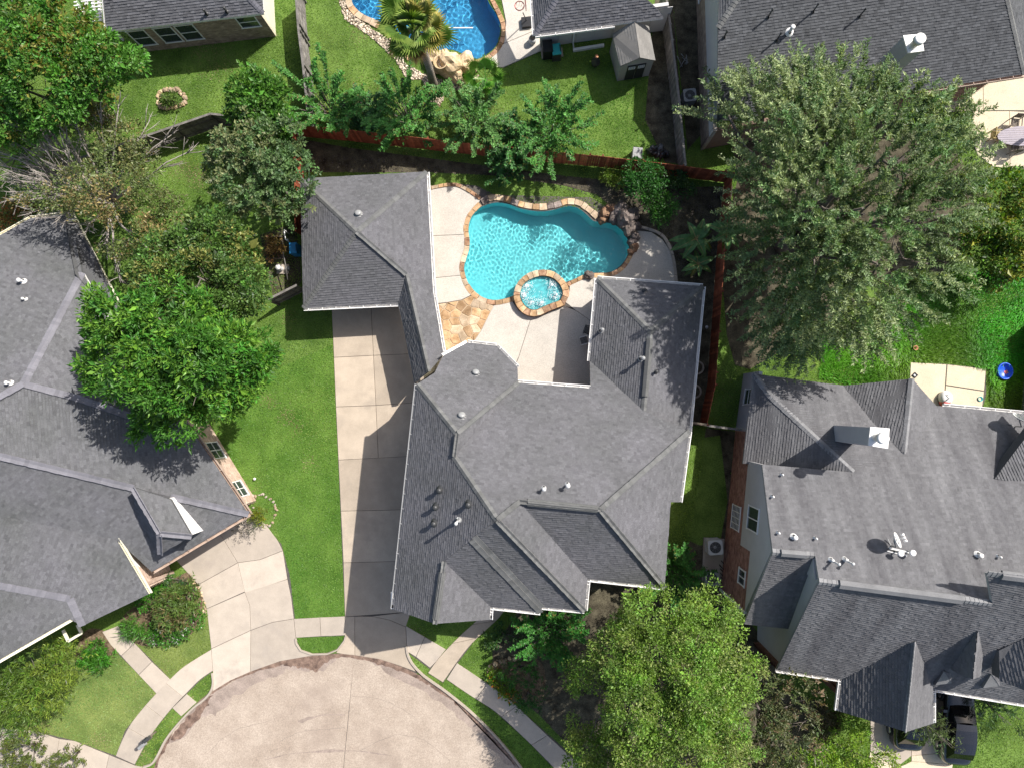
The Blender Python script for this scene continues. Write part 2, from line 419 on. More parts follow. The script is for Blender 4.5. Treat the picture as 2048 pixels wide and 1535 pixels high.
def sheet_soil(name, px, m='soil', z=.008, k=0, hard=True):
    o, poly = flat(name, px, z, m, k=k)
    if hard: HARD.append(poly)
    return o
sheet_soil('planting_bed', [(585, 275), (700, 296), (900, 322), (1130, 352), (1370, 375), (1466, 372), (1450, 520), (1425, 780), (1410, 850), (1370, 850), (1400, 600), (1350, 560), (1345, 500), (1310, 470), (1250, 440), (1195, 390), (1130, 372), (1000, 352), (860, 345), (600, 345)], 'soil')
sheet_soil('planting_bed', [(1310, 0), (1345, 0), (1372, 330), (1330, 325), (1290, 240)], 'soil')
sheet_soil('planting_bed', [(1345, 0), (1392, 0), (1430, 200), (1420, 250), (1375, 300)], 'soil')
sheet_soil('planting_bed', [(1412, 855), (1470, 862), (1441, 1180), (1540, 1290), (1560, 1380), (1640, 1400), (1680, 1440), (1600, 1535), (1180, 1535), (1080, 1430), (985, 1350), (985, 1300), (1040, 1215), (1340, 1180), (1380, 1080)], 'soil', .006)
sheet_soil('planting_bed', [(1345, 985), (1365, 880), (1440, 870), (1455, 1000), (1441, 1080), (1400, 1090), (1335, 1060)], 'grass_base', .0075, hard=False)
sheet_soil('planting_bed', [(240, 1240), (300, 1190), (380, 1140), (400, 1170), (405, 1215), (380, 1270), (320, 1290), (270, 1285)], 'mulch', .009, k=3)
sheet_soil('planting_bed', [(170, 1260), (212, 1262), (232, 1295), (200, 1325), (150, 1325)], 'mulch', .009, k=3)
sheet_soil('planting_bed', [(975, 1330), (1010, 1320), (1060, 1310), (1090, 1340), (1080, 1410), (1035, 1405), (985, 1375)], 'mulch', .0095, k=3)
sheet_soil('planting_bed', [(520, 470), (592, 445), (604, 560), (580, 600), (545, 590)], 'soil', .0085, hard=False)

sheet_soil('planting_bed', [(800, 610), (885, 600), (905, 715), (870, 770), (835, 780)], 'soil', .0088)
sheet_soil('planting_bed', [(1480, 270), (1700, 235), (1880, 260), (1950, 420), (1880, 550), (1720, 610), (1580, 690), (1470, 730), (1445, 500), (1475, 360)], 'soil', .0078, k=3)
sheet_soil('planting_bed', [(1170, 1150), (1345, 1170), (1345, 1230), (1180, 1235)], 'soil', .0092)
HARD.append(ccw(smooth_loop([(P(2010, 742).x + .5 * math.cos(k * .785), P(2010, 742).y + .5 * math.sin(k * .785)) for k in range(8)], 2)))
# ---- slabs
def slab(parent, poly, z0, z1, m, name='slab', gap=.012, world=False, bevel=.008):
    poly = ccw(poly if world else G2(poly))
    HARD.append(poly)
    q = inset(poly, gap)
    mb = MB(); mb.prism(q, z0, z1, bevel=bevel)
    o = mb.build(name, M[m], parent)
    a = o.data.attributes.new('tint', 'FLOAT', 'FACE'); a.data.foreach_set('value', [random.random()] * len(o.data.polygons))
    return o
def surface(name, px, z=.01, m='joint', k=0):
    o, poly = flat(name, px, z, m, k=k); HARD.append(poly)
    return o

drive = surface('driveway', [(664, 610), (672, 820), (680, 1000), (690, 1231), (692, 1272), (672, 1300), (709, 1308), (760, 1318), (836, 1346), (815, 1302), (812, 1250), (815, 1235), (822, 1225), (830, 1000), (850, 760), (812, 610)], .012)
xr = [(742, 612), (757, 912)]
def lerp(a, b, t): return (a[0] + (b[0] - a[0]) * t, a[1] + (b[1] - a[1]) * t)
LX = [(663, 604), (668, 715), (672, 813), (677, 919), (682, 1021), (687, 1124), (690, 1232)]
MX = [(742, 604), (747, 711), (752, 810), (757, 915)]
RX = [(818, 600), (840, 707), (856, 803), (862, 909), (850, 1017), (838, 1120), (822, 1222)]
for i in range(6):
    if i < 3:
        slab(drive, [LX[i], MX[i], MX[i + 1], LX[i + 1]], 0, .05, 'concrete_tan')
        slab(drive, [MX[i], RX[i], RX[i + 1], MX[i + 1]], 0, .05, 'concrete_tan')
    else:
        slab(drive, [LX[i], RX[i], RX[i + 1], LX[i + 1]], 0, .05, 'concrete_tan')
slab(drive, [(690, 1232), (710, 1231), (710, 1309), (690, 1307), (672, 1304), (683, 1290), (690, 1272)], 0, .05, 'concrete_tan')
slab(drive, [(710, 1231), (745, 1231), (778, 1238), (812, 1252), (813, 1280), (815, 1303), (822, 1322), (832, 1342), (800, 1330), (760, 1317), (710, 1309)], 0, .05, 'concrete_tan')
slab(drive, [(745, 1231), (822, 1222), (812, 1252), (778, 1238)], 0, .05, 'concrete_tan')

# cul-de-sac
ARC = [(300, 1560), (318, 1508), (345, 1460), (390, 1408), (440, 1370), (512, 1336), (600, 1312), (655, 1306), (709, 1308), (760, 1317), (830, 1344), (900, 1388), (960, 1440), (1010, 1495), (1060, 1560)]
arc = smooth_loop(ARC, 6, closed=False)
road = surface('road', arc + [(1100, 1900), (250, 1900)], .006, 'joint')
mid_t = [p for p in arc if p[0] <= 709] ; mid_r = [p for p in arc if p[0] >= 709]
slab(road, mid_t + [(709, 1308), (698, 1420), (687, 1535), (660, 1900), (250, 1900)], 0, .024, 'road', gap=.014, bevel=.004)
slab(road, [(709, 1308)] + mid_r + [(1100, 1900), (660, 1900), (687, 1535), (698, 1420)], 0, .024, 'road', gap=.014, bevel=.004)
# wet gutter stains: thin films lying on the road
def film(px, k=4, z=.0265, m='wet', name='wet_patch', jit=1.6):
    L = smooth_loop(px, k); rf_ = random.Random(len(px))
    L = [(x + rf_.gauss(0, jit) * (0 if in_arc(x, y) else 1), y + rf_.gauss(0, jit) * (0 if in_arc(x, y) else 1)) for x, y in L]
    flat(name, L, z, m, k=3)
def in_arc(x, y): return min((x - a) ** 2 + (y - b) ** 2 for a, b in arc) < 16
film([(330, 1490), (352, 1458), (392, 1410), (442, 1372), (514, 1338), (600, 1316), (650, 1311), (672, 1316), (640, 1342), (590, 1338), (560, 1350), (520, 1362), (470, 1395), (440, 1420), (400, 1436), (370, 1470)], z=.0252, m='damp', name='damp_stain', jit=3)
film([(740, 1317), (830, 1346), (900, 1392), (960, 1444), (1010, 1498), (1040, 1535), (1018, 1530), (980, 1490), (930, 1440), (880, 1402), (820, 1364), (760, 1336)], z=.0254, m='damp', name='damp_stain', jit=3)
film([(600, 1440), (640, 1428), (690, 1427), (640, 1431), (605, 1442)], z=.0256, m='damp', name='tyre_mark', jit=1)
film([(520, 1520), (600, 1502), (700, 1498), (790, 1512), (700, 1501), (600, 1506)], z=.0256, m='damp', name='tyre_mark', jit=1)
film([(560, 1323), (590, 1316), (640, 1309), (680, 1310), (672, 1316), (660, 1318), (648, 1326), (640, 1336), (634, 1344), (625, 1340), (615, 1335), (600, 1333), (588, 1330), (575, 1332)])
film([(735, 1314), (760, 1319), (800, 1333), (832, 1347), (855, 1360), (880, 1378), (902, 1394), (884, 1386), (862, 1372), (846, 1364), (832, 1352), (805, 1340), (770, 1330), (745, 1324)])
film([(905, 1396), (940, 1424), (975, 1458), (1000, 1488), (1030, 1525), (1022, 1522), (990, 1484), (960, 1452), (925, 1418)])
film([(352, 1460), (375, 1433), (400, 1406), (424, 1388), (420, 1400), (408, 1418), (398, 1436), (380, 1452), (362, 1474), (350, 1478), (340, 1475)])
# thin dark gutter line all along the kerb
ap = [Vector((*q, 0)) for q in G2(smooth_loop(ARC, 14, False))]
gl_ = MB(); rg_ = random.Random(4); wprev = .1
for i in range(len(ap) - 1):
    d_ = (ap[i + 1] - ap[i]).normalized(); n_ = Vector((d_.y, -d_.x, 0)); w2_ = max(.05, min(.26, wprev + rg_.gauss(0, .035)))
    gl_.poly([(*(ap[i] + n_ * wprev).xy, .0272), (*(ap[i + 1] + n_ * w2_).xy, .0272), (*ap[i + 1].xy, .0272), (*ap[i].xy, .0272)]); wprev = w2_
tag(gl_.build('gutter_stain', M['wet']), kind='structure')
for cr_ in ([(560, 1480), (600, 1462), (640, 1458), (690, 1455)], [(720, 1500), (790, 1470), (850, 1480), (900, 1520)], [(705, 1390), (770, 1400), (830, 1430)], [(420, 1500), (470, 1460), (540, 1440)]):
    cp_ = [Vector((*q, 0)) for q in G2(smooth_loop(cr_, 6, False))]; cm_ = MB()
    for i in range(len(cp_) - 1):
        d_ = (cp_[i + 1] - cp_[i]).normalized(); n_ = Vector((d_.y, -d_.x, 0)) * .009; j_ = [Vector((rg_.gauss(0, .03), rg_.gauss(0, .03), 0)) for _ in (0, 1)] if i == 0 else [jl_, Vector((rg_.gauss(0, .03), rg_.gauss(0, .03), 0))]
        a_, b_ = cp_[i] + j_[0], cp_[i + 1] + j_[1]; jl_ = j_[1]
        cm_.poly([(*(a_ + n_).xy, .0262), (*(b_ + n_).xy, .0262), (*(b_ - n_).xy, .0262), (*(a_ - n_).xy, .0262)])
    tag(cm_.build('crack', M['crack']), kind='structure')
# kerb
def kerb(px, wd=.16, h=.13, parent=None, name='kerb'):
    pts = [Vector((*q, 0)) for q in G2(px)]
    mb = MB()
    out = []
    for i, p in enumerate(pts):
        d = (pts[min(i + 1, len(pts) - 1)] - pts[max(i - 1, 0)]).normalized(); nrm = Vector((-d.y, d.x, 0))
        out.append((p - nrm * wd * .5, p - nrm * wd * .3, p + nrm * wd * .3, p + nrm * wd * .5))
    zs = (.03, h, h, .03)
    for i in range(len(out) - 1):
        for k in range(3):
            mb.poly([(*out[i][k].xy, zs[k]), (*out[i + 1][k].xy, zs[k]), (*out[i + 1][k + 1].xy, zs[k + 1]), (*out[i][k + 1].xy, zs[k + 1])][::-1])
    for p in (out[0], out[-1]): mb.poly([(*p[k].xy, zs[k]) for k in range(4)])
    o = mb.build(name, M['concrete_grey'], parent)
    if parent is None: tag(o, kind='structure')
    return o
kerb([(592, 1275), (593, 1285), (602, 1299), (625, 1307), (655, 1306), (675, 1298), (689, 1280), (692, 1270)], .12, .12)
kerb(smooth_loop([(813, 1290), (816, 1308), (826, 1327), (845, 1347), (865, 1362), (892, 1381), (940, 1420), (985, 1464), (1020, 1504), (1055, 1550)], 4, False), .16, .14)
kerb(smooth_loop([(425, 1344), (427, 1362), (423, 1379), (410, 1396), (385, 1416), (355, 1448), (332, 1478), (318, 1505), (305, 1525), (288, 1532)], 4, False), .16, .12)

# left driveway
ld = surface('driveway', [(365, 1128), (495, 1040), (530, 1050), (562, 1085), (580, 1150), (590, 1236), (592, 1275), (603, 1300), (628, 1309), (600, 1313), (512, 1337), (440, 1371), (424, 1384), (427, 1350), (423, 1297), (415, 1220), (395, 1165)], .012)
def row(a, b, c): return (a, b, c)
rows = [((352, 1118), (440, 1055), (520, 1015)), ((397, 1168), (480, 1122), (566, 1085)), ((414, 1215), (497, 1180), (581, 1152)), ((423, 1296), (512, 1256), (588, 1235)), ((425, 1382), (512, 1337), (628, 1310))]
midc = [(440, 1055), (470, 1095), (494, 1180), (500, 1210), (502, 1258), (501, 1342)]
slab(ld, [(352, 1118), (437, 1060), (476, 1124), (397, 1168)], 0, .05, 'concrete_grey')
slab(ld, [(437, 1060), (500, 1020), (532, 1048), (556, 1080), (566, 1100), (520, 1118), (476, 1124)], 0, .05, 'concrete_grey')
slab(ld, [(397, 1168), (476, 1124), (490, 1182), (414, 1216)], 0, .05, 'concrete_grey')
slab(ld, [(476, 1124), (520, 1118), (566, 1100), (575, 1157), (512, 1178), (490, 1184)], 0, .05, 'concrete_grey')
slab(ld, [(414, 1216), (490, 1183), (500, 1210), (502, 1259), (423, 1296)], 0, .05, 'concrete_grey')
slab(ld, [(490, 1183), (575, 1157), (583, 1195), (588, 1236), (545, 1243), (502, 1259), (500, 1210)], 0, .05, 'concrete_grey')
slab(ld, [(423, 1296), (502, 1259), (501, 1342), (460, 1360), (426, 1381), (428, 1360), (426, 1340)], 0, .05, 'concrete_grey')
slab(ld, [(502, 1259), (545, 1243), (588, 1236), (592, 1275), (600, 1297), (628, 1309), (560, 1321), (501, 1342)], 0, .05, 'concrete_grey')

# sidewalks
swl = surface('sidewalk', [(423, 1297), (370, 1330), (340, 1357), (290, 1410), (250, 1460), (232, 1510), (270, 1528), (285, 1500), (300, 1470), (340, 1420), (375, 1385), (400, 1360), (427, 1340)], .011)
U = smooth_loop([(423, 1297), (370, 1330), (340, 1357), (310, 1388), (286, 1415), (262, 1446), (245, 1478), (232, 1510)], 4, False)
D = smooth_loop([(426, 1340), (400, 1358), (373, 1385), (346, 1413), (322, 1442), (302, 1470), (286, 1497), (270, 1527)], 4, False)
for a, b in ((0, 9), (9, 15), (15, 21), (21, 28)):
    slab(swl, U[a:b + 1] + D[a:b + 1][::-1], 0, .05, 'concrete_grey')
slab(swl, [(374, 1386), (394, 1403), (363, 1431), (345, 1414)], 0, .05, 'concrete_grey')
pth = surface('front_path', [(205, 1262), (240, 1310), (280, 1350), (314, 1385), (341, 1357), (305, 1320), (270, 1285), (237, 1250)], .0115)
slab(pth, [(205, 1262), (222, 1288), (243, 1310), (270, 1285), (237, 1250)], 0, .05, 'concrete_grey')
slab(pth, [(243, 1310), (278, 1348), (304, 1322), (270, 1285)], 0, .05, 'concrete_grey')
slab(pth, [(278, 1348), (314, 1386), (341, 1357), (304, 1322)], 0, .05, 'concrete_grey')
bl = surface('driveway', [(-60, 1450), (0, 1453), (70, 1460), (150, 1480), (232, 1510), (270, 1528), (300, 1540), (280, 1640), (-60, 1640)], .0105)
slab(bl, [(-60, 1450), (0, 1453), (8, 1455), (2, 1640), (-60, 1640)], 0, .045, 'concrete_grey')
slab(bl, [(8, 1455), (70, 1460), (119, 1476), (95, 1640), (2, 1640)], 0, .045, 'concrete_grey')
slab(bl, [(119, 1476), (150, 1480), (219, 1508), (190, 1640), (95, 1640)], 0, .045, 'concrete_grey')
slab(bl, [(219, 1508), (270, 1529), (292, 1533), (300, 1560), (280, 1640), (190, 1640)], 0, .045, 'concrete_grey')
sw2 = surface('sidewalk', [(587, 1236), (690, 1231), (691, 1270), (592, 1274)], .0115)
slab(sw2, [(588, 1236), (640, 1233), (642, 1271), (592, 1274)], 0, .05, 'concrete_grey')
slab(sw2, [(640, 1233), (690, 1231), (691, 1269), (642, 1271)], 0, .05, 'concrete_grey')
fp = surface('front_path', [(1005, 1205), (960, 1235), (890, 1300), (856, 1345), (886, 1364), (945, 1285), (1012, 1215)], .0125)
Lp = smooth_loop([(985, 1205), (955, 1238), (925, 1265), (895, 1295), (873, 1320), (856, 1344)], 3, False)
Rp = smooth_loop([(1018, 1205), (1000, 1232), (975, 1256), (945, 1284), (918, 1317), (886, 1363)], 3, False)
for a, b in ((0, 4), (4, 8), (8, 15)):
    slab(fp, Lp[a:b + 1] + Rp[a:b + 1][::-1], 0, .055, 'concrete_tan')
sw3 = surface('sidewalk', [(812, 1250), (880, 1297), (870, 1325), (860, 1337), (815, 1303)], .0115)
slab(sw3, [(812, 1250), (850, 1272), (832, 1312), (814, 1301)], 0, .05, 'concrete_grey')
slab(sw3, [(850, 1272), (892, 1297), (872, 1322), (860, 1334), (832, 1312)], 0, .05, 'concrete_grey')
sw4 = surface('sidewalk', [(914, 1325), (1000, 1382), (1060, 1435), (1100, 1470), (1190, 1550), (1122, 1550), (1050, 1476), (990, 1422), (893, 1357)], .0115)
U = smooth_loop([(914, 1324), (960, 1355), (1020, 1398), (1072, 1447), (1120, 1492), (1190, 1555)], 4, False)
D = smooth_loop([(893, 1357), (940, 1389), (990, 1421), (1040, 1466), (1085, 1510), (1128, 1555)], 4, False)
for a, b in ((0, 5), (5, 9), (9, 14), (14, 20)):
    slab(sw4, U[a:b + 1] + D[a:b + 1][::-1], 0, .05, 'concrete_grey')

# pool deck: slabs with saw joints
deck = sheet_with_holes('pool_deck', G2([(858, 372), (905, 366), (955, 372), (990, 390), (1180, 395), (1290, 460), (1345, 490), (1352, 600), (1250, 620), (1195, 800), (1030, 780), (870, 720), (862, 600)]), [POOL], .012, 'joint', 'structure')
HARD.append(G2([(858, 372), (905, 366), (955, 372), (990, 400), (1200, 425), (1290, 455), (1345, 490), (1352, 600), (1250, 620), (1195, 800), (1030, 780), (870, 720), (862, 600)]))
def z6l(l): return [z6(*p) for p in l]
slab(deck, z6l([(-40, 40), (80, 55), (170, 45), (250, 65), (340, 120), (395, 165), (360, 215), (310, 265), (285, 320), (275, 390), (282, 430), (-40, 445)]), 0, .05, 'deck')
slab(deck, z6l([(-40, 445), (282, 430), (286, 480), (280, 545), (262, 610), (247, 700), (250, 752), (-40, 780)]), 0, .05, 'deck')
slab(deck, z6l([(-40, 780), (250, 752), (262, 800), (290, 850), (330, 905), (250, 945), (140, 965), (-40, 985)]), 0, .05, 'deck')
slab(deck, z6l([(500, 990), (570, 975), (640, 945), (700, 1030), (800, 1080), (870, 1075), (790, 1105), (700, 1390), (660, 1480), (540, 1480), (340, 1400), (300, 1300), (345, 1270), (400, 1190)]), 0, .05, 'deck')
slab(deck, z6l([(790, 1105), (870, 1075), (935, 1040), (1060, 995), (1150, 1030), (1310, 1140), (1400, 1500), (1400, 1720), (640, 1660), (640, 1540), (700, 1390)]), 0, .05, 'deck')
slab(deck, z6l([(1060, 960), (1095, 890), (1100, 830), (1180, 795), (1260, 760), (1340, 750), (1400, 800), (1400, 1150), (1310, 1140), (1150, 1030)]), 0, .05, 'deck')
slab(deck, z6l([(1340, 750), (1430, 742), (1520, 690), (1580, 590), (1600, 470), (1620, 400), (1740, 410), (1830, 470), (1890, 560), (1925, 680), (1930, 900), (1400, 900)]), 0, .05, 'deck')
# raised stone border along the deck edges
def stones_along(parent, px, wd, z0, z1, m, name, step=.42, closed=False, k=4, world=False, jit=.25, gap=.012):
    """a row of separate stones following a line"""
    pts = px if world else G2(px)
    if k: pts = smooth_loop(pts, k, closed)
    if closed: pts = pts + [pts[0]]
    V = [Vector(p) for p in pts]; L = [0]
    for i in range(1, len(V)): L.append(L[-1] + (V[i] - V[i - 1]).length)
    def at(s):
        s = max(0, min(L[-1], s))
        for i in range(1, len(V)):
            if L[i] >= s:
                t = (s - L[i - 1]) / max(1e-9, L[i] - L[i - 1]); p = V[i - 1].lerp(V[i], t)
                a = V[max(i - 2, 0)]; b = V[min(i + 1, len(V) - 1)]
                d = (b - a).normalized(); return p, Vector((-d.y, d.x))
    s = 0; res = []
    while s < L[-1] - .05:
        e = min(L[-1], s + step * random.uniform(1 - jit, 1 + jit))
        if L[-1] - e < step * .4: e = L[-1]
        w1 = wd * random.uniform(.92, 1.08); q = []
        nn = 3
        for i in range(nn + 1):
            p, nv = at(s + (e - s) * i / nn); q.append((p - nv * w1 / 2))
        for i in range(nn, -1, -1):
            p, nv = at(s + (e - s) * i / nn); q.append((p + nv * w1 / 2))
        poly = ccw([(v.x, v.y) for v in q])
        mb = MB(); mb.prism(inset(poly, gap), z0, z1 + random.uniform(-.006, .006), bevel=.012)
        o = mb.build(name, M[m if isinstance(m, str) else random.choice(m)], parent)
        a = o.data.attributes.new('tint', 'FLOAT', 'FACE'); a.data.foreach_set('value', [random.random()] * len(o.data.polygons))
        res.append(o); s = e
    return res
STONES = ['stone', 'stone', 'stone_pale', 'stone_rust']
pe = tag(obj('patio_edging', None), 'low tan stone edging curving along the top of the pale pool deck', 'edging'); pe.location = P(905, 370)
stones_along(pe, z6l([(-30, 75), (60, 55), (140, 42), (220, 45), (310, 90), (395, 150)]), .24, 0, .12, STONES, 'edging_stone', .36)
stones_along(pe, z6l([(1650, 370), (1740, 395), (1830, 440), (1890, 540), (1925, 680), (1945, 900)]), .2, 0, .12, ['concrete_grey'], 'edging_stone', .7)

# flagstones (irregular pieces)
def voronoi_cells(poly, n, seed):
    rnd = random.Random(seed); xs = [p[0] for p in poly]; ys = [p[1] for p in poly]
    pts = []
    tries = 0
    while len(pts) < n and tries < 5000:
        tries += 1
        p = (rnd.uniform(min(xs), max(xs)), rnd.uniform(min(ys), max(ys)))
        if in_poly(*p, poly) and all((p[0] - q[0]) ** 2 + (p[1] - q[1]) ** 2 > (.36 + .3 * rnd.random()) ** 2 for q in pts): pts.append(p)
    cells = []
    for i, p in enumerate(pts):
        c = poly
        for j, q in enumerate(pts):
            if i == j: continue
            a, b = q[0] - p[0], q[1] - p[1]
            c = clip_half(c, a, b, a * (p[0] + q[0]) / 2 + b * (p[1] + q[1]) / 2)
            if len(c) < 3: break
        if len(c) >= 3: cells.append(c)
    return cells
fs = surface('flagstone_patio', z6l([(20, 985), (140, 968), (250, 948), (340, 905), (400, 950), (500, 992), (400, 1190), (345, 1270), (290, 1290), (100, 1420), (60, 1200)]), .03, 'mortar_pale')
fpoly = ccw(G2(z6l([(20, 985), (140, 968), (250, 948), (340, 905), (400, 950), (500, 992), (400, 1190), (345, 1270), (300, 1300), (100, 1440), (60, 1200)])))
for c in voronoi_cells(fpoly, 58, 3):
    c = ccw(c)
    if abs(sum(c[i][0] * c[(i + 1) % len(c)][1] - c[(i + 1) % len(c)][0] * c[i][1] for i in range(len(c)))) < .03: continue
    mb = MB(); mb.prism(inset(c, .022), .03, .06 + random.uniform(-.004, .006), bevel=.012)
    o = mb.build('flagstone', M[random.choice(['stone', 'stone', 'stone_pale'])], fs)
    a = o.data.attributes.new('tint', 'FLOAT', 'FACE'); a.data.foreach_set('value', [random.random()] * len(o.data.polygons))

# other patios and pads
p2 = surface('patio', [(990, -20), (1003, 0), (1010, 40), (1004, 85), (985, 105), (945, 135), (1006, 137), (1085, 102), (1120, 80), (1120, -30)], .012)
slab(p2, [(985, -30), (1003, 0), (1012, 45), (1008, 88), (1075, 60), (1120, 70), (1120, -30)], 0, .05, 'deck')
slab(p2, [(1008, 88), (975, 115), (948, 134), (1006, 136), (1085, 102), (1120, 85), (1120, 70), (1075, 60)], 0, .05, 'deck')
p3 = surface('patio', [(1890, 225), (1945, 222), (1942, 280), (1955, 312), (1985, 334), (2048, 338), (2160, 300), (2160, 120), (1870, 190)], .012)
slab(p3, [(1865, 190), (1965, 160), (1966, 222), (1890, 225)], 0, .05, 'patio_cream')
slab(p3, [(1965, 160), (2060, 130), (2160, 110), (2160, 230), (2060, 222), (1966, 222)], 0, .05, 'patio_cream')
slab(p3, [(1945, 223), (2018, 223), (2019, 338), (1985, 334), (1955, 312), (1942, 280), (1941, 250)], 0, .05, 'patio_cream')
slab(p3, [(2018, 223), (2160, 231), (2160, 310), (2075, 334), (2019, 338)], 0, .05, 'patio_cream')
p4 = surface('patio', [(1822, 725), (1895, 728), (1972, 737), (1972, 790), (1964, 818), (1880, 830), (1840, 790), (1818, 770)], .012)
slab(p4, [(1820, 724), (1893, 728), (1890, 770), (1885, 835), (1850, 800), (1818, 770)], 0, .045, 'patio_cream', gap=.03)
slab(p4, [(1893, 728), (1972, 737), (1968, 782), (1890, 770)], 0, .045, 'patio_cream', gap=.03)
slab(p4, [(1890, 770), (1968, 782), (1962, 835), (1885, 840)], 0, .045, 'patio_cream', gap=.03)
d5 = surface('driveway', [(1745, 1430), (1930, 1480), (1940, 1400), (1870, 1370), (1745, 1400)], .012)
slab(d5, [(1740, 1390), (1822, 1400), (1822, 1510), (1790, 1535), (1740, 1500)], 0, .045, 'concrete_grey')
slab(d5, [(1822, 1400), (1938, 1390), (1912, 1508), (1872, 1505), (1822, 1510)], 0, .045, 'concrete_tan')
slab(d5, [(1822, 1510), (1872, 1505), (1912, 1508), (1905, 1527), (1822, 1521)], 0, .045, 'patio_cream')
slab(d5, [(1740, 1502), (1792, 1535), (1822, 1521), (1905, 1527), (1880, 1680), (1700, 1680)], 0, .045, 'patio_cream')
ac_pad = surface('equipment_pad', [(1406, 1073), (1449, 1076), (1445, 1172), (1402, 1165)], .02, 'joint')
slab(ac_pad, [(1407, 1073), (1449, 1076), (1445, 1172), (1403, 1165)], 0, .06, 'concrete_grey')
# ================================================================== HOUSES
def solve_roof(V, F):
    """V: name -> (px, py, height guess, confidence). Heights are relaxed so that every face of F is flat."""
    names = list(V); idx = {n: i for i, n in enumerate(names)}
    rays = {n: ray(V[n][0], V[n][1]) for n in names}
    nv = len(names); nf = len(F)
    rows = []; rhs = []
    for n in names:
        px, py, h, c = V[n]
        d = rays[n]; t = (CAM_H - h) / -d.z
        r = np.zeros(nv + 3 * nf); r[idx[n]] = c; rows.append(r); rhs.append(c / t)
    for k, f in enumerate(F):
        for n in f:
            d = rays[n]
            r = np.zeros(nv + 3 * nf); W = 12.0
            r[idx[n]] = W; r[nv + 3 * k] = -W * d.x; r[nv + 3 * k + 1] = -W * d.y; r[nv + 3 * k + 2] = -W * d.z
            rows.append(r); rhs.append(0)
    s = np.linalg.lstsq(np.array(rows), np.array(rhs), rcond=None)[0]
    out = {}
    for n in names:
        t = 1 / s[idx[n]]; d = rays[n]
        out[n] = Vector((d.x * t, d.y * t, CAM_H + d.z * t))
    return out

def face_frame(pts):
    n = Vector((0, 0, 0))
    for i in range(len(pts)):
        a = pts[i]; b = pts[(i + 1) % len(pts)]
        n += Vector(((a.y - b.y) * (a.z + b.z), (a.z - b.z) * (a.x + b.x), (a.x - b.x) * (a.y + b.y)))
    n.normalize()
    if n.z < 0: n = -n
    c = sum(pts, Vector()) / len(pts)
    u = Vector((0, 0, 1)).cross(n)
    if u.length < 1e-3: u = Vector((1, 0, 0))
    u.normalize(); v = n.cross(u)
    return c, u, v, n

def shingle_face(mb, pts, rnd, expo=.145, wmin=.13, wmax=.28, lift=.030):
    c, u, v, n = face_frame(pts)
    P2 = ccw([((p - c).dot(u), (p - c).dot(v)) for p in pts])
    v0 = min(p[1] for p in P2); v1 = max(p[1] for p in P2)
    ctone = rnd.uniform(-.05, .05)
    y = v0; odd = 0
    while y < v1:
        ye = min(y + expo, v1 + .001)
        strip = clip_half(clip_half(P2, 0, -1, -y), 0, 1, ye)
        if len(strip) >= 3:
            xs = [p[0] for p in strip]; xa, xb = min(xs), max(xs)
            x = xa - rnd.uniform(0, wmax)
            while x < xb:
                xe = x + rnd.uniform(wmin, wmax)
                cor = ((x, y), (xe, y), (xe, ye), (x, ye))
                if all(in_poly(px + 1e-6, py + 1e-6 if py == y else py - 1e-6, P2) for px, py in cor):
                    q = list(cor)
                else:
                    q = clip_half(clip_half(strip, -1, 0, -x), 1, 0, xe)
                if len(q) >= 3:
                    lf = lift * rnd.uniform(.55, 1.25)
                    tn = min(1, max(0, rnd.gauss(.5 + ctone, .22)))
                    top = []
                    for a, b in q:
                        k = (b - y) / max(1e-6, expo)
                        top.append(c + u * a + v * b + n * (.006 + lf * (1 - k)))
                    mb.poly(top, 0, c=tn)
                    low = [(a, b) for a, b in q if abs(b - y) < 1e-6]
                    if len(low) >= 2:
                        a0 = min(l[0] for l in low); a1 = max(l[0] for l in low)
                        if a1 - a0 > .01:
                            A = c + u * a0 + v * y; B = c + u * a1 + v * y
                            mb.poly([A, B, B + n * (.006 + lf), A + n * (.006 + lf)], 0, c=tn * .8)
                x = xe
        y += expo

def ridge_caps(name, a, b, nrmL, nrmR, m, parent, rnd, wd=.16, step=.2):
    """overlapping cap shingles along a hip or ridge from a (low) to b (high)"""
    if a.z > b.z: a, b = b, a
    d = b - a; L = d.length; d.normalize()
    mb = MB(); s = 0
    sideL = nrmL.cross(d); sideR = d.cross(nrmR)
    up = (nrmL + nrmR).normalized()
    if sideL.dot(sideR) > 0: sideR = -sideR
    sideL.normalize(); sideR.normalize()
    while s < L:
        e = min(L, s + step)
        t = rnd.random()
        p0 = a + d * s; p1 = a + d * min(L, e + .04)
        w_ = wd * rnd.uniform(.93, 1.07)
        h0, h1 = .062, .042
        for sd, nr in ((sideL, nrmL), (sideR, nrmR)):
            mb.poly([p0 + up * h0, p0 + sd * w_ + nr * (h0 - .01), p1 + sd * w_ + nr * (h1 - .01), p1 + up * h1], 0, c=t)
            mb.poly([p0 + up * h0, p0 + sd * w_ + nr * (h0 - .01), p0 + sd * w_, p0], 0, c=t * .7)
            mb.poly([p0 + sd * w_ + nr * (h0 - .01), p0 + sd * w_, p1 + sd * w_, p1 + sd * w_ + nr * (h1 - .01)], 0, c=t * .8)
        s = e
    return mb.build(name, M[m], parent, attr=True)

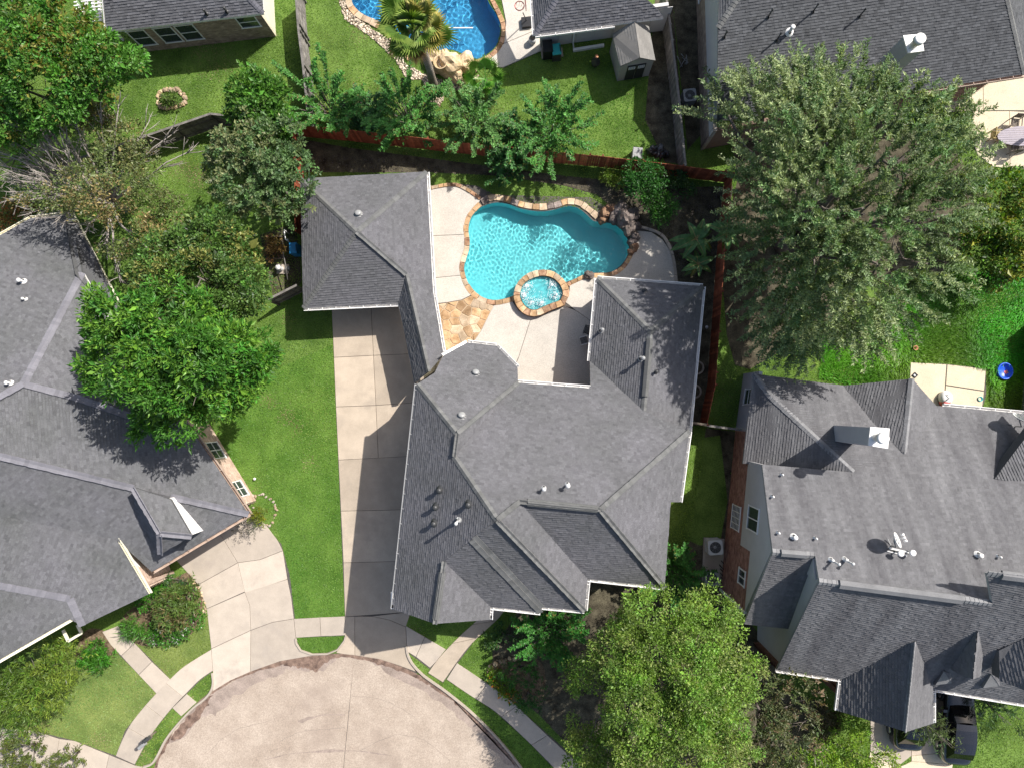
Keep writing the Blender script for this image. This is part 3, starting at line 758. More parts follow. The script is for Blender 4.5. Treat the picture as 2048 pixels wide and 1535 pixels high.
def gutter(parent, a, b, outward, m='white', strap=.8, wd=.13, name='gutter'):
    """open trough with straps; hangs outside the eave from a to b"""
    a = Vector(a); b = Vector(b); d = (b - a); L = d.length; d.normalize()
    o = Vector((outward.x, outward.y, 0)); o -= Vector((d.x, d.y, 0)).normalized() * o.dot(Vector((d.x, d.y, 0)).normalized()); o.normalize()
    mb = MB()
    dz = Vector((0, 0, 1))
    def sec(p):
        q = p - dz * .03
        return [q + o * .005 - dz * .01, q + o * .005 - dz * .12, q + o * wd - dz * .12, q + o * wd + dz * .015, q + o * (wd + .035) + dz * .015, q + o * (wd + .035) - dz * .14, q - o * .02 - dz * .14]
    A = sec(a); B = sec(b)
    for i in range(len(A) - 1): mb.poly([A[i], B[i], B[i + 1], A[i + 1]])
    mb.poly(A); mb.poly(B[::-1])
    g = mb.build(name, M[m], parent)
    ms = MB(); s = .3
    while s < L - .1:
        p = a + d * s - dz * .005
        ms.bar(p - o * .05, p + o * (wd + .03), .035, .012); s += strap
    if len(ms.f): ms.build('gutter_strap', M[m], g)
    return g

class House:
    def __init__(s, name, label, cat, V, F, shm, capm, seed=1, deck_t=.16, fascia='white', off_roof='roof'):
        s.V = solve_roof(V, F); s.F = F
        c = sum(s.V.values(), Vector()) / len(s.V)
        s.root = thing(name, label, cat, (c.x, c.y, 0))
        s.rnd = random.Random(seed); s.shm = shm; s.capm = capm
        # deck
        mb = MB(); edges = {}
        s.N = []
        for f in F:
            pts = [s.V[n] for n in f]
            cc, u, v, n = face_frame(pts); s.N.append(n)
            p2 = [((p - cc).dot(u), (p - cc).dot(v)) for p in pts]
            ar = sum(p2[i][0] * p2[(i + 1) % len(p2)][1] - p2[(i + 1) % len(p2)][0] * p2[i][1] for i in range(len(p2)))
            ff = list(f) if ar > 0 else list(f)[::-1]
            mb.poly([s.V[n_] for n_ in ff], 0)
            mb.poly([s.V[n_] - Vector((0, 0, deck_t)) for n_ in ff[::-1]], 1)
            for i in range(len(ff)):
                e = (ff[i], ff[(i + 1) % len(ff)])
                edges[e] = 1
        s.border = [e for e in edges if (e[1], e[0]) not in edges]
        for a, b in s.border:
            A, B = s.V[a], s.V[b]; dz = Vector((0, 0, deck_t))
            mb.poly([A - dz, B - dz, B, A], 1)
        s.roof = mb.build(off_roof, [M[shm], M[fascia]], s.root)
        ms = MB()
        for f in F: shingle_face(ms, [s.V[n] for n in f], s.rnd)
        sh = ms.build('roof_shingles', M[shm], s.roof, attr=True); sh['kind'] = 'stuff'
    def caps(s, pairs, wd=.15, m=None):
        for a, b in pairs:
            ns = [s.N[k] for k, f in enumerate(s.F) if a in f and b in f]
            if not ns: ns = [Vector((0, 0, 1))]
            n1 = ns[0]; n2 = ns[1] if len(ns) > 1 else ns[0]
            A, B = s.V[a], s.V[b]
            d = (B - A).normalized()
            # which normal belongs to which side
            side = Vector((0, 0, 1)).cross(d)
            if n1.dot(side) < n2.dot(side): n1, n2 = n2, n1
            ridge_caps('ridge_cap', A, B, n1, n2, m or s.capm, s.roof, s.rnd, wd)
    def gut(s, pairs, m='white', strap=.8):
        for a, b in pairs:
            A, B = s.V[a], s.V[b]
            f = [f for f in s.F if a in f and b in f]
            c = sum((s.V[n] for n in f[0]), Vector()) / len(f[0]) if f else s.root.location
            gutter(s.root, A, B, (A + B) / 2 - Vector(c), m, strap)
    def top(s, px, py):
        """point of the roof under a pixel -> (point, normal)"""
        d = ray(px, py); best = None
        for f, n in zip(s.F, s.N):
            pts = [s.V[k] for k in f]; c = sum(pts, Vector()) / len(pts)
            t = (c - cam.location).dot(n) / d.dot(n)
            p = Vector(cam.location) + d * t
            if in_poly(p.x, p.y, [(q.x, q.y) for q in pts]):
                if best is None or p.z > best[0].z: best = (p, n)
        return best or (P(px, py, 4), Vector((0, 0, 1)))
    def walls(s, loop, ins=.4, m='brick_tan', t_off=.12, name='wall', close=True):
        """simple body of the house under the eaves: loop of roof vertex names"""
        pts = [s.V[n] for n in loop]
        pol = [(p.x, p.y) for p in pts]; last = tuple(pol[-1] + pol[0])
        a = sum(pol[i][0] * pol[(i + 1) % len(pol)][1] - pol[(i + 1) % len(pol)][0] * pol[i][1] for i in range(len(pol)))
        if a < 0: pts = pts[::-1]; pol = pol[::-1]
        q = inset(pol, ins)
        HARD.append(pol)
        for i in range(len(q)):
            j = (i + 1) % len(q)
            A, B = q[i], q[j]
            if not close and {pol[i], pol[j]} == {last[:2], last[2:]}: continue
            if (Vector(A) - Vector(B)).length < .15: continue
            mb = MB()
            za, zb = pts[i].z - t_off, pts[j].z - t_off
            d = (Vector(B) - Vector(A)).normalized(); nv = Vector((-d.y, d.x)) * .15
            A2 = (A[0] + nv.x, A[1] + nv.y); B2 = (B[0] + nv.x, B[1] + nv.y)
            mb.poly([(*A, 0), (*B, 0), (*B, zb), (*A, za)])
            mb.poly([(*B2, 0), (*A2, 0), (*A2, za), (*B2, zb)])
            mb.poly([(*A, za), (*B, zb), (*B2, zb), (*A2, za)])
            mb.build(name, M[m], s.root)

def vent_dome(H, px, py, r=.2, m='metal_grey'):
    p, n = H.top(px, py)
    q = Vector((0, 0, 1)).rotation_difference(n).to_matrix()
    mb = MB(); mb.lathe(p, [(r * 1.25, .012), (r * 1.25, .02), (r * .55, .03), (r * .55, .11), (r * 1.0, .12), (r * 1.0, .15), (r * .8, .20), (r * .4, .225), (0.001, .23)], 20, M=q)
    return mb.build('roof_vent', M[m], H.roof)
def vent_pipe(H, px, py, h=.45, r=.055, cap=.10, m='metal_grey', flash=True, lean=0):
    p, n = H.top(px, py)
    # the pixel shows the pipe's head: step down along the ray to find the foot
    d = ray(px, py)
    p = H.top(px, py)[0]; foot = p + Vector((0, 0, 0))
    f2 = P(px, py, p.z + h)
    foot = Vector((f2.x, f2.y, p.z - (n.x * (f2.x - p.x) + n.y * (f2.y - p.y)) / n.z))
    head = foot + Vector((0, 0, h))
    mb = MB()
    mb.tube([foot - Vector((0, 0, .05)), head], r, 10)
    if cap: mb.lathe(head, [(r, -.06), (cap, -.05), (cap, .01), (cap * .7, .05), (.001, .07)], 12)
    if flash:
        q = Vector((0, 0, 1)).rotation_difference(n).to_matrix()
        mb.lathe(foot, [(r * 2.6, .028), (r * 2.4, .04), (r * 1.1, .12)], 12, M=q)
    return mb.build('vent_pipe', M[m], H.roof)
def ridge_vent(H, a, b, t0, t1, wd=.17, m='cap'):
    A, B = H.V[a], H.V[b]; p = A.lerp(B, t0); q = A.lerp(B, t1)
    d = (q - p).normalized(); s = d.cross(Vector((0, 0, 1))).normalized(); up = s.cross(d)
    mb = MB()
    A_ = [p - s * wd - up * .06, p - s * wd + up * .05, p + up * .16, p + s * wd + up * .05, p + s * wd - up * .06]
    B_ = [x + (q - p) for x in A_]
    for i in range(4): mb.poly([A_[i], B_[i], B_[i + 1], A_[i + 1]])
    mb.poly(A_[::-1]); mb.poly(B_)
    o = mb.build('ridge_vent', M[m], H.roof)
    return o
def wall_face(parent, A, B, prof, m, name='wall', th=.2, out=0.0):
    """vertical wall through ground points A->B; prof = outline [(metres along, height)]; the outside is on the right of A->B"""
    A = Vector((A[0], A[1])); B = Vector((B[0], B[1])); d = (B - A).normalized(); nrm = Vector((d.y, -d.x))
    mb = MB()
    def pt(s, z, o): q = A + d * s + nrm * o; return (q.x, q.y, z)
    f = [pt(s, z, out) for s, z in prof]; b = [pt(s, z, out - th) for s, z in prof]
    mb.poly(f); mb.poly(b[::-1])
    n = len(prof)
    for i in range(n): mb.poly([f[(i + 1) % n], f[i], b[i], b[(i + 1) % n]])
    return mb.build(name, M[m], parent)
def bricks(parent, A, B, prof, m, rnd, L=.205, H=.068, joint=.011, holes=(), out=.0, name='brick_courses'):
    """real brick courses standing proud of the mortar"""
    A = Vector((A[0], A[1])); B = Vector((B[0], B[1])); d = (B - A).normalized(); nrm = Vector((d.y, -d.x))
    poly = ccw(list(prof)); mb = MB()
    s0 = min(p[0] for p in poly); s1 = max(p[0] for p in poly); z = min(p[1] for p in poly); z1 = max(p[1] for p in poly)
    k = 0
    def pt(s, z, o): q = A + d * s + nrm * o; return (q.x, q.y, z)
    while z < z1:
        s = s0 - (L / 2 if k % 2 else 0)
        while s < s1:
            x0, x1, y0, y1 = s, s + L - joint, z, z + H
            cx, cy = (x0 + x1) / 2, (y0 + y1) / 2
            if not any(h[0] < cx < h[1] and h[2] < cy < h[3] for h in holes):
                q = clip_half(clip_half(clip_half(clip_half(poly, -1, 0, -x0), 1, 0, x1), 0, -1, -y0), 0, 1, y1)
                if len(q) >= 3:
                    o1 = out + .012 + rnd.uniform(-.002, .002); t = min(1, max(0, rnd.gauss(.5, .24)))
                    mb.poly([pt(a, b, o1) for a, b in q], c=t)
                    if len(q) == 4:
                        mb.poly([pt(x0, y1, o1), pt(x1, y1, o1), pt(x1, y1, out), pt(x0, y1, out)], c=t)
                        mb.poly([pt(x0, y0, out), pt(x0, y0, o1), pt(x0, y1, o1), pt(x0, y1, out)], c=t)
                        mb.poly([pt(x1, y0, o1), pt(x1, y0, out), pt(x1, y1, out), pt(x1, y1, o1)], c=t)
            s += L
        z += H + joint; k += 1
    o = mb.build(name, M[m], parent, attr=True); o['kind'] = 'stuff'
    return o
def window(parent, A, B, s0, s1, z0, z1, out=.0, frame='white', glass='glass', mull_v=0, mull_h=0, fw=.06):
    A = Vector((A[0], A[1])); B = Vector((B[0], B[1])); d = (B - A).normalized(); nrm = Vector((d.y, -d.x)); rz = math.atan2(d.y, d.x)
    def c(s, z, o): q = A + d * s + nrm * (out + o); return (q.x, q.y, z)
    mb = MB()
    mb.box(c((s0 + s1) / 2, z0, .015), (s1 - s0 + fw * 2, .11, fw), rz); mb.box(c((s0 + s1) / 2, z1, .01), (s1 - s0 + fw * 2, .09, fw), rz)
    mb.box(c(s0, (z0 + z1) / 2, .01), (fw, .088, z1 - z0 - fw), rz); mb.box(c(s1, (z0 + z1) / 2, .01), (fw, .088, z1 - z0 - fw), rz)
    for i in range(mull_v):
        s = s0 + (s1 - s0) * (i + 1) / (mull_v + 1); mb.box(c(s, (z0 + z1) / 2, .008), (fw * .8, .07, z1 - z0 - fw), rz)
    for i in range(mull_h):
        z = z0 + (z1 - z0) * (i + 1) / (mull_h + 1); mb.box(c((s0 + s1) / 2, z, .006), (s1 - s0 - fw, .06, fw * .8), rz)
    f = mb.build('window', M[frame], parent)
    g = MB(); g.box(c((s0 + s1) / 2, (z0 + z1) / 2, .002), (s1 - s0 - fw * .5, .03, z1 - z0 - fw * .5), rz)
    g.build('pane', M[glass], f)
    return f
def chimney(H, base, top4, z_top, flue, flue_h=.75, m='stucco', flue_r=.24):
    """box chimney: top4 = pixels of the top corners, z_top their height"""
    T = [P(x, y, z_top) for x, y in top4]
    pol = ccw([(p.x, p.y) for p in T])
    mb = MB(); mb.prism(pol, z_top - base, z_top - .08)
    body = mb.build('chimney', M[m], H.roof)
    m2 = MB(); q = inset(pol, -.03); m2.prism(q, z_top - .08, z_top, cap_bottom=True)
    m2.build('chimney_cap', M['white'], body)
    f = P(flue[0], flue[1], z_top + flue_h)
    m3 = MB(); m3.lathe((f.x, f.y, z_top), [(flue_r * .8, 0), (flue_r * .8, flue_h - .25), (flue_r * 1.15, flue_h - .25), (flue_r * 1.15, flue_h - .03), (flue_r * .9, flue_h), (.001, flue_h + .03)], 20)
    m3.build('flue', M['white'], body)
    return body

# ------------------------------------------------------------------ MAIN HOUSE
V = dict(
 w1=(1195, 557, 2.6, 1), w2=(1406, 573, 2.6, 1), w3=(1301, 662, 5.0, .1), w4=(1287, 821, 5.0, .1), w5=(1180, 722, 2.6, .6), e0=(1378, 863, 2.7, .5), 
 c2=(1181, 776, 4.0, .2), c1=(1036, 765, 4.0, .1), o4=(1035, 735, 3.2, .1), o3=(993, 692, 2.8, .5), o2=(935, 685, 2.8, .5), o1=(886, 712, 3.3, .3), nb=(869, 746, 4.3, .1), nw=(835, 768, 5.2, .8),
 sw=(787, 1217, 5.3, 1), q=(908, 912, 7.1, .1), p=(914, 866, 7.1, .1), k=(994, 1039, 9.6, .1), r1=(1039, 1002, 9.9, .1), r2=(1200, 1018, 9.9, .2),
 e2=(1378, 862, 4.8, .5), e3=(1359, 1003, 4.8, .5), e4=(1341, 1003, 5.3, .3), se=(1329, 1173, 5.4, .6), s1=(1175, 1156, 5.4, .5), s2=(1169, 1220, 5.3, .5),
 m=(949, 1071, 8.8, .1), s3=(1084, 1212, 5.4, .4), s4=(1081, 1223, 5.2, .4), m2=(943, 1079, 8.7, .1), s5=(981, 1212, 5.4, .4), g1=(888, 1121, 7.3, .2), ge=(979, 1238, 5.3, .5), ap=(870, 1246, 7.3, .6))
F = [('w1', 'w3', 'w2'), ('w1', 'w5', 'w4', 'w3'), ('w3', 'w4', 'e0', 'w2'),
     ('w5', 'c2', 'c1', 'q', 'k', 'r1', 'r2', 'e2', 'w4'), ('o1', 'nb', 'nw', 'p', 'c1', 'o4', 'o3', 'o2'), ('p', 'q', 'c1'),
     ('nw', 'sw', 'ap', 'g1', 'm2', 'm', 'k', 'q', 'p'), ('k', 's2', 's1', 'r1'), ('r1', 's1', 'se', 'r2'), ('r2', 'se', 'e4', 'e3', 'e2'),
     ('m', 's3', 's2', 'k'), ('m2', 's4', 's3', 'm'), ('g1', 's5', 's4', 'm2'), ('g1', 'ap', 'ge', 's5')]
H1 = House('house', 'large grey hip roofed house in the middle with its front gable facing the round street', 'house', V, F, 'shingle', 'cap', 11)
H1.caps([('w1', 'w3'), ('w2', 'w3'), ('w3', 'w4'), ('nw', 'p'), ('p', 'q'), ('q', 'k'), ('p', 'c1'), ('r2', 'e2'), ('r2', 'se'), ('r1', 'r2'), ('k', 'r1'), ('k', 's2'), ('m2', 's4'), ('m', 's3'), ('g1', 'ap')], .15)
H1.gut([('w1', 'w2'), ('w1', 'w5'), ('w2', 'e0'), ('c1', 'c2'), ('o1', 'o2'), ('o2', 'o3'), ('o3', 'o4'), ('e2', 'e3'), ('se', 's1'), ('s1', 's2'), ('s2', 's3'), ('s4', 's5'), ('s5', 'ge')])
H1.gut([('nw', 'sw')], 'grey_trim')
H1.walls(['w5', 'w1', 'w2', 'e0'], .42, 'brick_tan', .25, close=False)
H1.walls(['e2', 'e3', 'e4', 'se', 's1', 's2', 's3', 's4', 's5', 'ge', 'sw', 'nw', 'nb', 'o1', 'o2', 'o3', 'o4', 'c1', 'c2'], .42, 'brick_tan', .25, close=False)
mb = MB(); q_ = [H1.V[k] for k in ('w4', 'e0', 'e2')]
mb.poly(q_); mb.poly([p + Vector((0, -.12, 0)) for p in q_[::-1]]); mb.build('step_wall', M['shingle'], H1.root)
# gable end wall and the white eave returns
a, b, t = H1.V['sw'], H1.V['ge'], H1.V['ap']
A = (a.x + .4, a.y + .45); B = (b.x - .4, b.y + .45); L_ = (Vector(B) - Vector(A)).length
wall_face(H1.root, A, B, [(0, 0), (L_, 0), (L_, b.z - .2), (L_ / 2, t.z - .35), (0, a.z - .2)], 'brick_tan')
mb = MB()
for p_, dx in ((a, 1), (b, -1)):
    mb.box((p_.x + dx * .25, p_.y + .1, p_.z - .2), (.75, .16, .14)); mb.box((p_.x - dx * .1, p_.y + .42, p_.z - .2), (.14, .9, .14))
mb.build('eave_return', M['white'], H1.root)
ridge_vent(H1, 'w3', 'w4', .12, .82); ridge_vent(H1, 'r1', 'r2', .10, .97); ridge_vent(H1, 'g1', 'ap', .18, .93)
for x, y in ((951, 747), (923, 832)): vent_dome(H1, x, y)
for x, y in ((878, 980), (870, 1014), (867, 1047), (936, 1009)): vent_pipe(H1, x, y, .42, .09, .13, 'metal_dark')
vent_pipe(H1, 912, 1046, 1.15, .06, .09, 'metal_lite'); vent_pipe(H1, 918, 1041, .35, .06, .09, 'metal_grey')
vent_pipe(H1, 1088, 978, .55, .05, .11, 'metal_lite'); vent_pipe(H1, 1136, 971, .7, .05, .12, 'metal_lite')
vent_pipe(H1, 1205, 659, .65, .07, .11, 'metal_grey'); vent_pipe(H1, 1287, 716, .75, .07, .12, 'metal_grey'); vent_pipe(H1, 1313, 743, .4, .06, .10, 'metal_dark'); vent_pipe(H1, 1290, 580, .35, .06, .10, 'metal_dark')

# ------------------------------------------------------------------ GARAGE with its breezeway
V = dict(tl=(601, 358, 2.6, 1), tr=(853, 344, 2.6, 1), br=(866, 584, 2.6, .8), bl=(607, 616, 2.6, 1), x=(797, 607, 2.6, .8), ap=(713, 464, 4.9, .2),
         j=(812, 549, 3.6, .1), rs=(857, 743, 3.6, .1), le=(829, 765, 2.6, .6), re=(887, 709, 2.6, .6), rs2=(876, 733, 3.0, .1), vl=(797, 595, 2.75, .1), vr=(862, 582, 2.65, .1))
F = [('tl', 'ap', 'tr'), ('tl', 'bl', 'ap'), ('bl', 'x', 'j', 'ap'), ('tr', 'ap', 'j', 'br'), ('x', 'le', 'rs', 'j'), ('j', 'rs', 're', 'br')]
for k_ in ('rs2', 'vl', 'vr'): V.pop(k_)
H2 = House('garage', 'grey hip roofed garage beside the pool with a covered walkway roof joining the house', 'garage', V, F, 'shingle', 'cap', 12)
H2.caps([('tl', 'ap'), ('bl', 'ap'), ('tr', 'ap'), ('ap', 'j'), ('j', 'rs')], .14)
H2.gut([('bl', 'x'), ('tr', 'br'), ('br', 're')])
H2.walls(['tl', 'bl', 'x', 'br', 'tr'], .4, 'brick_tan', .2)
vent_dome(H2, 717, 429)
# red posts and beam under the walkway
mb = MB()
for t_ in (.35, .75):
    p_ = H2.V['br'].lerp(H2.V['re'], t_); mb.box((p_.x - .25, p_.y, 1.2), (.2, .2, 2.4))
mb.bar(H2.V['br'] - Vector((.25, 0, .22)), H2.V['re'] - Vector((.25, 0, .22)), .12, .2)
mb.build('walkway_post', M['white'], H2.root)
a = P(876, 668, 1.9); b = P(896, 702, 1.9)

# ------------------------------------------------------------------ LEFT NEIGHBOUR
V = dict(a0=(-60, 505, 3.0, .5), a1=(60, 437, 3.0, .5), a2=(141, 428, 3.0, .6), g=(164, 546, 5.6, .3), T=(47, 768, 8.6, .3), T0=(-60, 826, 8.8, .1),
         gr=(232, 668, 4.2, .2), h1=(152, 795, 6.8, .1), h2=(270, 835, 4.8, .05), vv=(225, 911, 4.9, .3), v0=(-60, 846, 8.0, .2), ee=(385, 862, 2.6, .9), tr_=(330, 838, 3.2, .05),
         se=(497, 1027, 2.6, 1), q1=(341, 992, 4.7, .05), H0=(-60, 897, 9.0, .3), H2=(267, 975, 5.3, .3), q2=(336, 991, 4.7, .05),
         R2=(320, 1065, 5.5, .5), R3b=(383, 1071, 4.4, .5), R4b=(322, 1106, 4.0, .4), R5=(271, 1032, 4.7, .2), B2=(267, 974, 5.5, .3), Bq=(341, 998, 4.8, .3),
         ss=(304, 1142, 2.6, 1), d1=(232, 1077, 4.4, .5), d0=(-60, 1018, 7.8, .2), f1=(297, 1187, 4.4, .6), c0=(-60, 1159, 8.3, .2), c1=(140, 1196, 6.1, .3), c2=(165, 1250, 4.8, .4), c3=(140, 1237, 5.0, .3), s0=(-60, 1352, 4.9, .5))
F = [('a0', 'a1', 'a2', 'g', 'T', 'T0'), ('g', 'gr', 'h2', 'h1', 'T'), ('T0', 'T', 'h1', 'h2', 'tr_', 'vv', 'v0'),
     ('v0', 'vv', 'tr_', 'ee', 'se', 'q1', 'q2', 'H2', 'H0'), ('H0', 'H2', 'q2', 'q1', 'se', 'ss', 'd1', 'd0'), ('B2', 'Bq', 'R3b', 'R2'), ('R2', 'R3b', 'R4b'), ('B2', 'R2', 'R4b', 'R5'),
     ('d0', 'd1', 'f1', 'c2', 'c1', 'c0'), ('c0', 'c1', 'c2', 'c3', 's0')]
H3 = House('house', 'grey roofed house at the left edge set at an angle under the bright green tree', 'house', V, F, 'shingle_left', 'cap_left', 13, fascia='shingle_left')
H3.caps([('g', 'T'), ('T0', 'T'), ('T', 'h1'), ('h1', 'h2'), ('H0', 'H2'), ('B2', 'R2'), ('R2', 'R3b'), ('R2', 'R4b'), ('q1', 'se'), ('c0', 'c1'), ('c1', 'c2')], .19)
H3.gut([('ee', 'se'), ('se', 'ss')], 'brick_pink', 1.2)
H3.gut([('d1', 'f1'), ('c3', 's0'), ('a1', 'a2'), ('a0', 'a1')], 'cream', 1.5)
for x, y, s_ in ((36, 560, 1.4), (44, 597, .9), (10, 765, 1.2), (187, 630, .8)):
    vent_pipe(H3, x, y, .3 * s_, .05 * s_, .085 * s_, 'white')
H3.walls(['a0', 'a2', 'a4', 'gr', 'h2', 'ee'], .3, 'brick_pink', .3) if False else None
# white gable of the back part
gA, gB = H3.V['g'], H3.V['gr']
A3 = P(186, 505, 3.0); A4 = P(232, 606, 3.0); mb = MB()
mb.poly([gA - Vector((0, 0, .05)), gB - Vector((0, 0, .05)), Vector((gB.x, gB.y, 2.2)), Vector((gA.x, gA.y, 2.2))])
mb.poly([Vector((gA.x - .1, gA.y, 2.2)), Vector((gB.x - .1, gB.y, 2.2)), gB - Vector((.1, 0, .05)), gA - Vector((.1, 0, .05))])
mb.build('gable_wall', M['white'], H3.root)
# lower back roof east of it
mb = MB()
q_ = [H3.V['a2'], A3, A4, P(250, 660, 2.9), P(228, 665, 3.3), P(186, 588, 3.9), P(150, 548, 4.2), P(128, 432, 2.55)]
mb.poly(q_); mb.poly([p_ - Vector((0, 0, .14)) for p_ in q_[::-1]])
for i in range(len(q_)): j = (i + 1) % len(q_); mb.poly([q_[j], q_[i], q_[i] - Vector((0, 0, .14)), q_[j] - Vector((0, 0, .14))])
lr = mb.build('lower_roof', M['shingle_left'], H3.root)
ms = MB(); shingle_face(ms, q_, random.Random(3)); sh = ms.build('roof_shingles', M['shingle_left'], lr, attr=True); sh['kind'] = 'stuff'
gutter(H3.root, q_[0], q_[2], Vector((1, .4, 0)), 'cream', 1.2)
# east brick wall with arched windows
EA = G2([(512, 1000)])[0]; EB = G2([(425, 858)])[0]
Le = (Vector(EA) - Vector(EB)).length
wall_face(H3.root, EA, EB, [(0, 0), (Le + 1.5, 0), (Le + 1.5, 2.45), (0, 2.45)], 'mortar')
rb = random.Random(5)
hol = [(.5, 1.5, .5, 2.0), (Le - 2.0, Le - .9, .5, 2.0)]
bricks(H3.root, EA, EB, [(0, 0), (Le + 1.5, 0), (Le + 1.5, 2.42), (0, 2.42)], 'brick_pink', rb, holes=hol)
for h_ in hol:
    window(H3.root, EA, EB, h_[0], h_[1], h_[2], h_[3], .0, 'white', 'glass', 1, 1)
SA = G2([(310, 1130)])[0]; SB = G2([(515, 1003)])[0]
wall_face(H3.root, SA, EA, [(0, 0), ((Vector(SA) - Vector(EA)).length, 0), ((Vector(SA) - Vector(EA)).length, 2.4), (0, 2.4)], 'brick_pink')
FA = G2([(325, 1172)])[0]; FB = G2([(275, 1090)])[0]
FA = (H3.V['f1'].x - .3, H3.V['f1'].y + .25); FB = (H3.V['d1'].x - .3, H3.V['d1'].y + .1)
Lf = (Vector(FA) - Vector(FB)).length
gz = H3.V['d1'].z
wall_face(H3.root, FA, FB, [(0, 0), (Lf, 0), (Lf, gz - .2), (0, H3.V['f1'].z - .2)], 'mortar')
bricks(H3.root, FA, FB, [(0, 0), (Lf, 0), (Lf, gz - .25), (0, H3.V['f1'].z - .25)], 'brick_pink', rb)
mb = MB()
wall_face(H3.root, FA, FB, [(Lf, gz - .15), (Lf * .42, H3.V['f1'].z - .15), (Lf * .36, 2.75)], 'white', 'gable_wall', .1, .04)
for aa, bb in (('Bq', 'R3b'),):
    A_, B_ = H3.V[aa], H3.V[bb]; dz = Vector((0, 0, 1.6 if aa == 'Bq' else 1.2))
    off = Vector((-.12, 0.05, -.12))
    mb = MB(); o1 = off * .6; o2 = off * 1.2
    mb.poly([A_ + o1, A_ + o1 - dz, B_ + o1 - dz, B_ + o1]); mb.poly([B_ + o2, B_ + o2 - dz, A_ + o2 - dz, A_ + o2]); mb.poly([A_ + o1, B_ + o1, B_ + o2, A_ + o2]); mb.poly([A_ + o1, A_ + o2, A_ + o2 - dz, A_ + o1 - dz]); mb.poly([B_ + o2, B_ + o1, B_ + o1 - dz, B_ + o2 - dz])
    mb.build('gable_wall', M['white'], H3.root)
f1_, c2_, c3_, s0_ = (H3.V[k] for k in ('f1', 'c2', 'c3', 's0'))
wall_face(H3.root, (c2_.x - .2, c2_.y + .45), (f1_.x - .35, f1_.y + .35), [(0, 0), ((f1_ - c2_).xy.length, 0), ((f1_ - c2_).xy.length, f1_.z - .3), (0, c2_.z - .3)], 'brick_pink')
wall_face(H3.root, (s0_.x, s0_.y + .45), (c3_.x, c3_.y + .45), [(0, 0), ((c3_ - s0_).xy.length, 0), ((c3_ - s0_).xy.length, c3_.z - .3), (0, s0_.z - .3)], 'brick_pink')
mb = MB(); a_ = P(134, 1252, 2.7); 
for q1_, q2_ in (((126, 1259), (137, 1281)), ((137, 1281), (163, 1265)), ((163, 1265), (155, 1248))):
    mb.bar(P(*q1_, 2.6), P(*q2_, 2.6), .14, .12)
mb.build('porch_gutter', M['cream'], H3.root)
for hp in ([(0, 700), (225, 600), (385, 862), (497, 1027), (310, 1150), (300, 1187), (150, 1262), (0, 1330)], [(0, 470), (145, 432), (235, 610), (100, 760), (0, 760)]): HARD.append(ccw(G2(hp)))

# ------------------------------------------------------------------ RIGHT NEIGHBOUR (two storeys)
V = dict(a1=(1524, 928, 5.0, .6), b1=(1545, 1103, 8.0, .4), b2=(1630, 1110, 8.0, .3), rm1=(1638, 1162, 9.3, .4), rm2=(1985, 1206, 9.3, .4), rkn=(1975, 1150, 8.8, .02), rrn=(2120, 1168, 8.8, .02), rk=(1974, 1145, 10.4, .02), rr=(2120, 1163, 10.4, .02),
         ne=(2120, 833, 3.3, .5), nw=(1888, 812, 3.3, .6), v1=(1808, 907, 5.3, .3), v2=(1742, 842, 4.2, .005), v3=(1688, 771, 2.8, .4), hip=(1706, 944, 6.3, .6),
         n1=(1507, 747, 2.9, 2), n2=(1486, 926, 2.9, 2), a2=(1530, 931, 3.7, .01), hh=(1540, 791, 3.8, .2),
         s1=(1488, 1246, 4.8, .6), s2=(1583, 1257, 4.8, .5), sw=(1553, 1338, 4.2, .7), gv=(1684, 1357, 4.2, .5), gw=(1676, 1420, 4.1, .3), gt=(1831, 1281, 6.6, .1), ga=(1812, 1462, 6.6, .3), gr=(1866, 1376, 4.2, .4), gs=(1866, 1445, 4.1, .3),
         se=(2120, 1418, 4.2, .3), dt=(1824, 757, 5.2, .9), de=(1872, 811, 3.2, .5))
F = [('a1', 'b1', 'b2', 'rm1', 'rm2', 'rkn', 'rrn', 'ne', 'nw', 'v1', 'hip'), ('n1', 'hh', 'hip', 'a2', 'n2'), ('hip', 'hh', 'n1', 'v3', 'v2', 'v1'), ('v3', 'dt', 'v1', 'v2'), ('dt', 'de', 'nw', 'v1'),
     ('b1', 's1', 's2', 'b2'), ('rm1', 'sw', 'gv', 'gt', 'gr', 'se', 'rr', 'rk', 'rm2'), ('gv', 'gw', 'ga', 'gt'), ('gt', 'ga', 'gs', 'gr')]
H4 = House('house', 'large two storey house on the right with a streaked grey roof and red brick side', 'house', V, F, 'shingle_right', 'cap_right', 14, fascia='grey_trim')
H4.caps([('b1', 'b2'), ('rm1', 'rm2'), ('rk', 'rr'), ('n1', 'hh'), ('hh', 'hip'), ('dt', 'v1'), ('gt', 'ga')], .16)
H4.gut([('nw', 'ne'), ('sw', 'gv'), ('gv', 'gw'), ('gr', 'gs'), ('gr', 'se')])
ridge_vent(H4, 'rm1', 'rm2', .12, .83, .2, 'cap_right'); ridge_vent(H4, 'b1', 'b2', .2, .8, .17, 'cap_right'); ridge_vent(H4, 'rk', 'rr', .2, .8, .2, 'cap_right')
B0 = G2([(1471, 860)])[0]; B1 = G2([(1441, 1177)])[0]
rb = random.Random(8)
va, vb, vs_ = H4.V['a1'], H4.V['b1'], H4.V['s1']
dW = (Vector(B1) - Vector(B0)).normalized(); Lw = (Vector(B1) - Vector(B0)).length
def along(v): return (Vector((v.x, v.y)) - Vector(B0)).dot(dW)
sa, sb, ss_ = along(va), along(vb), along(vs_)
sm = along(P(1450, 1069, 0))
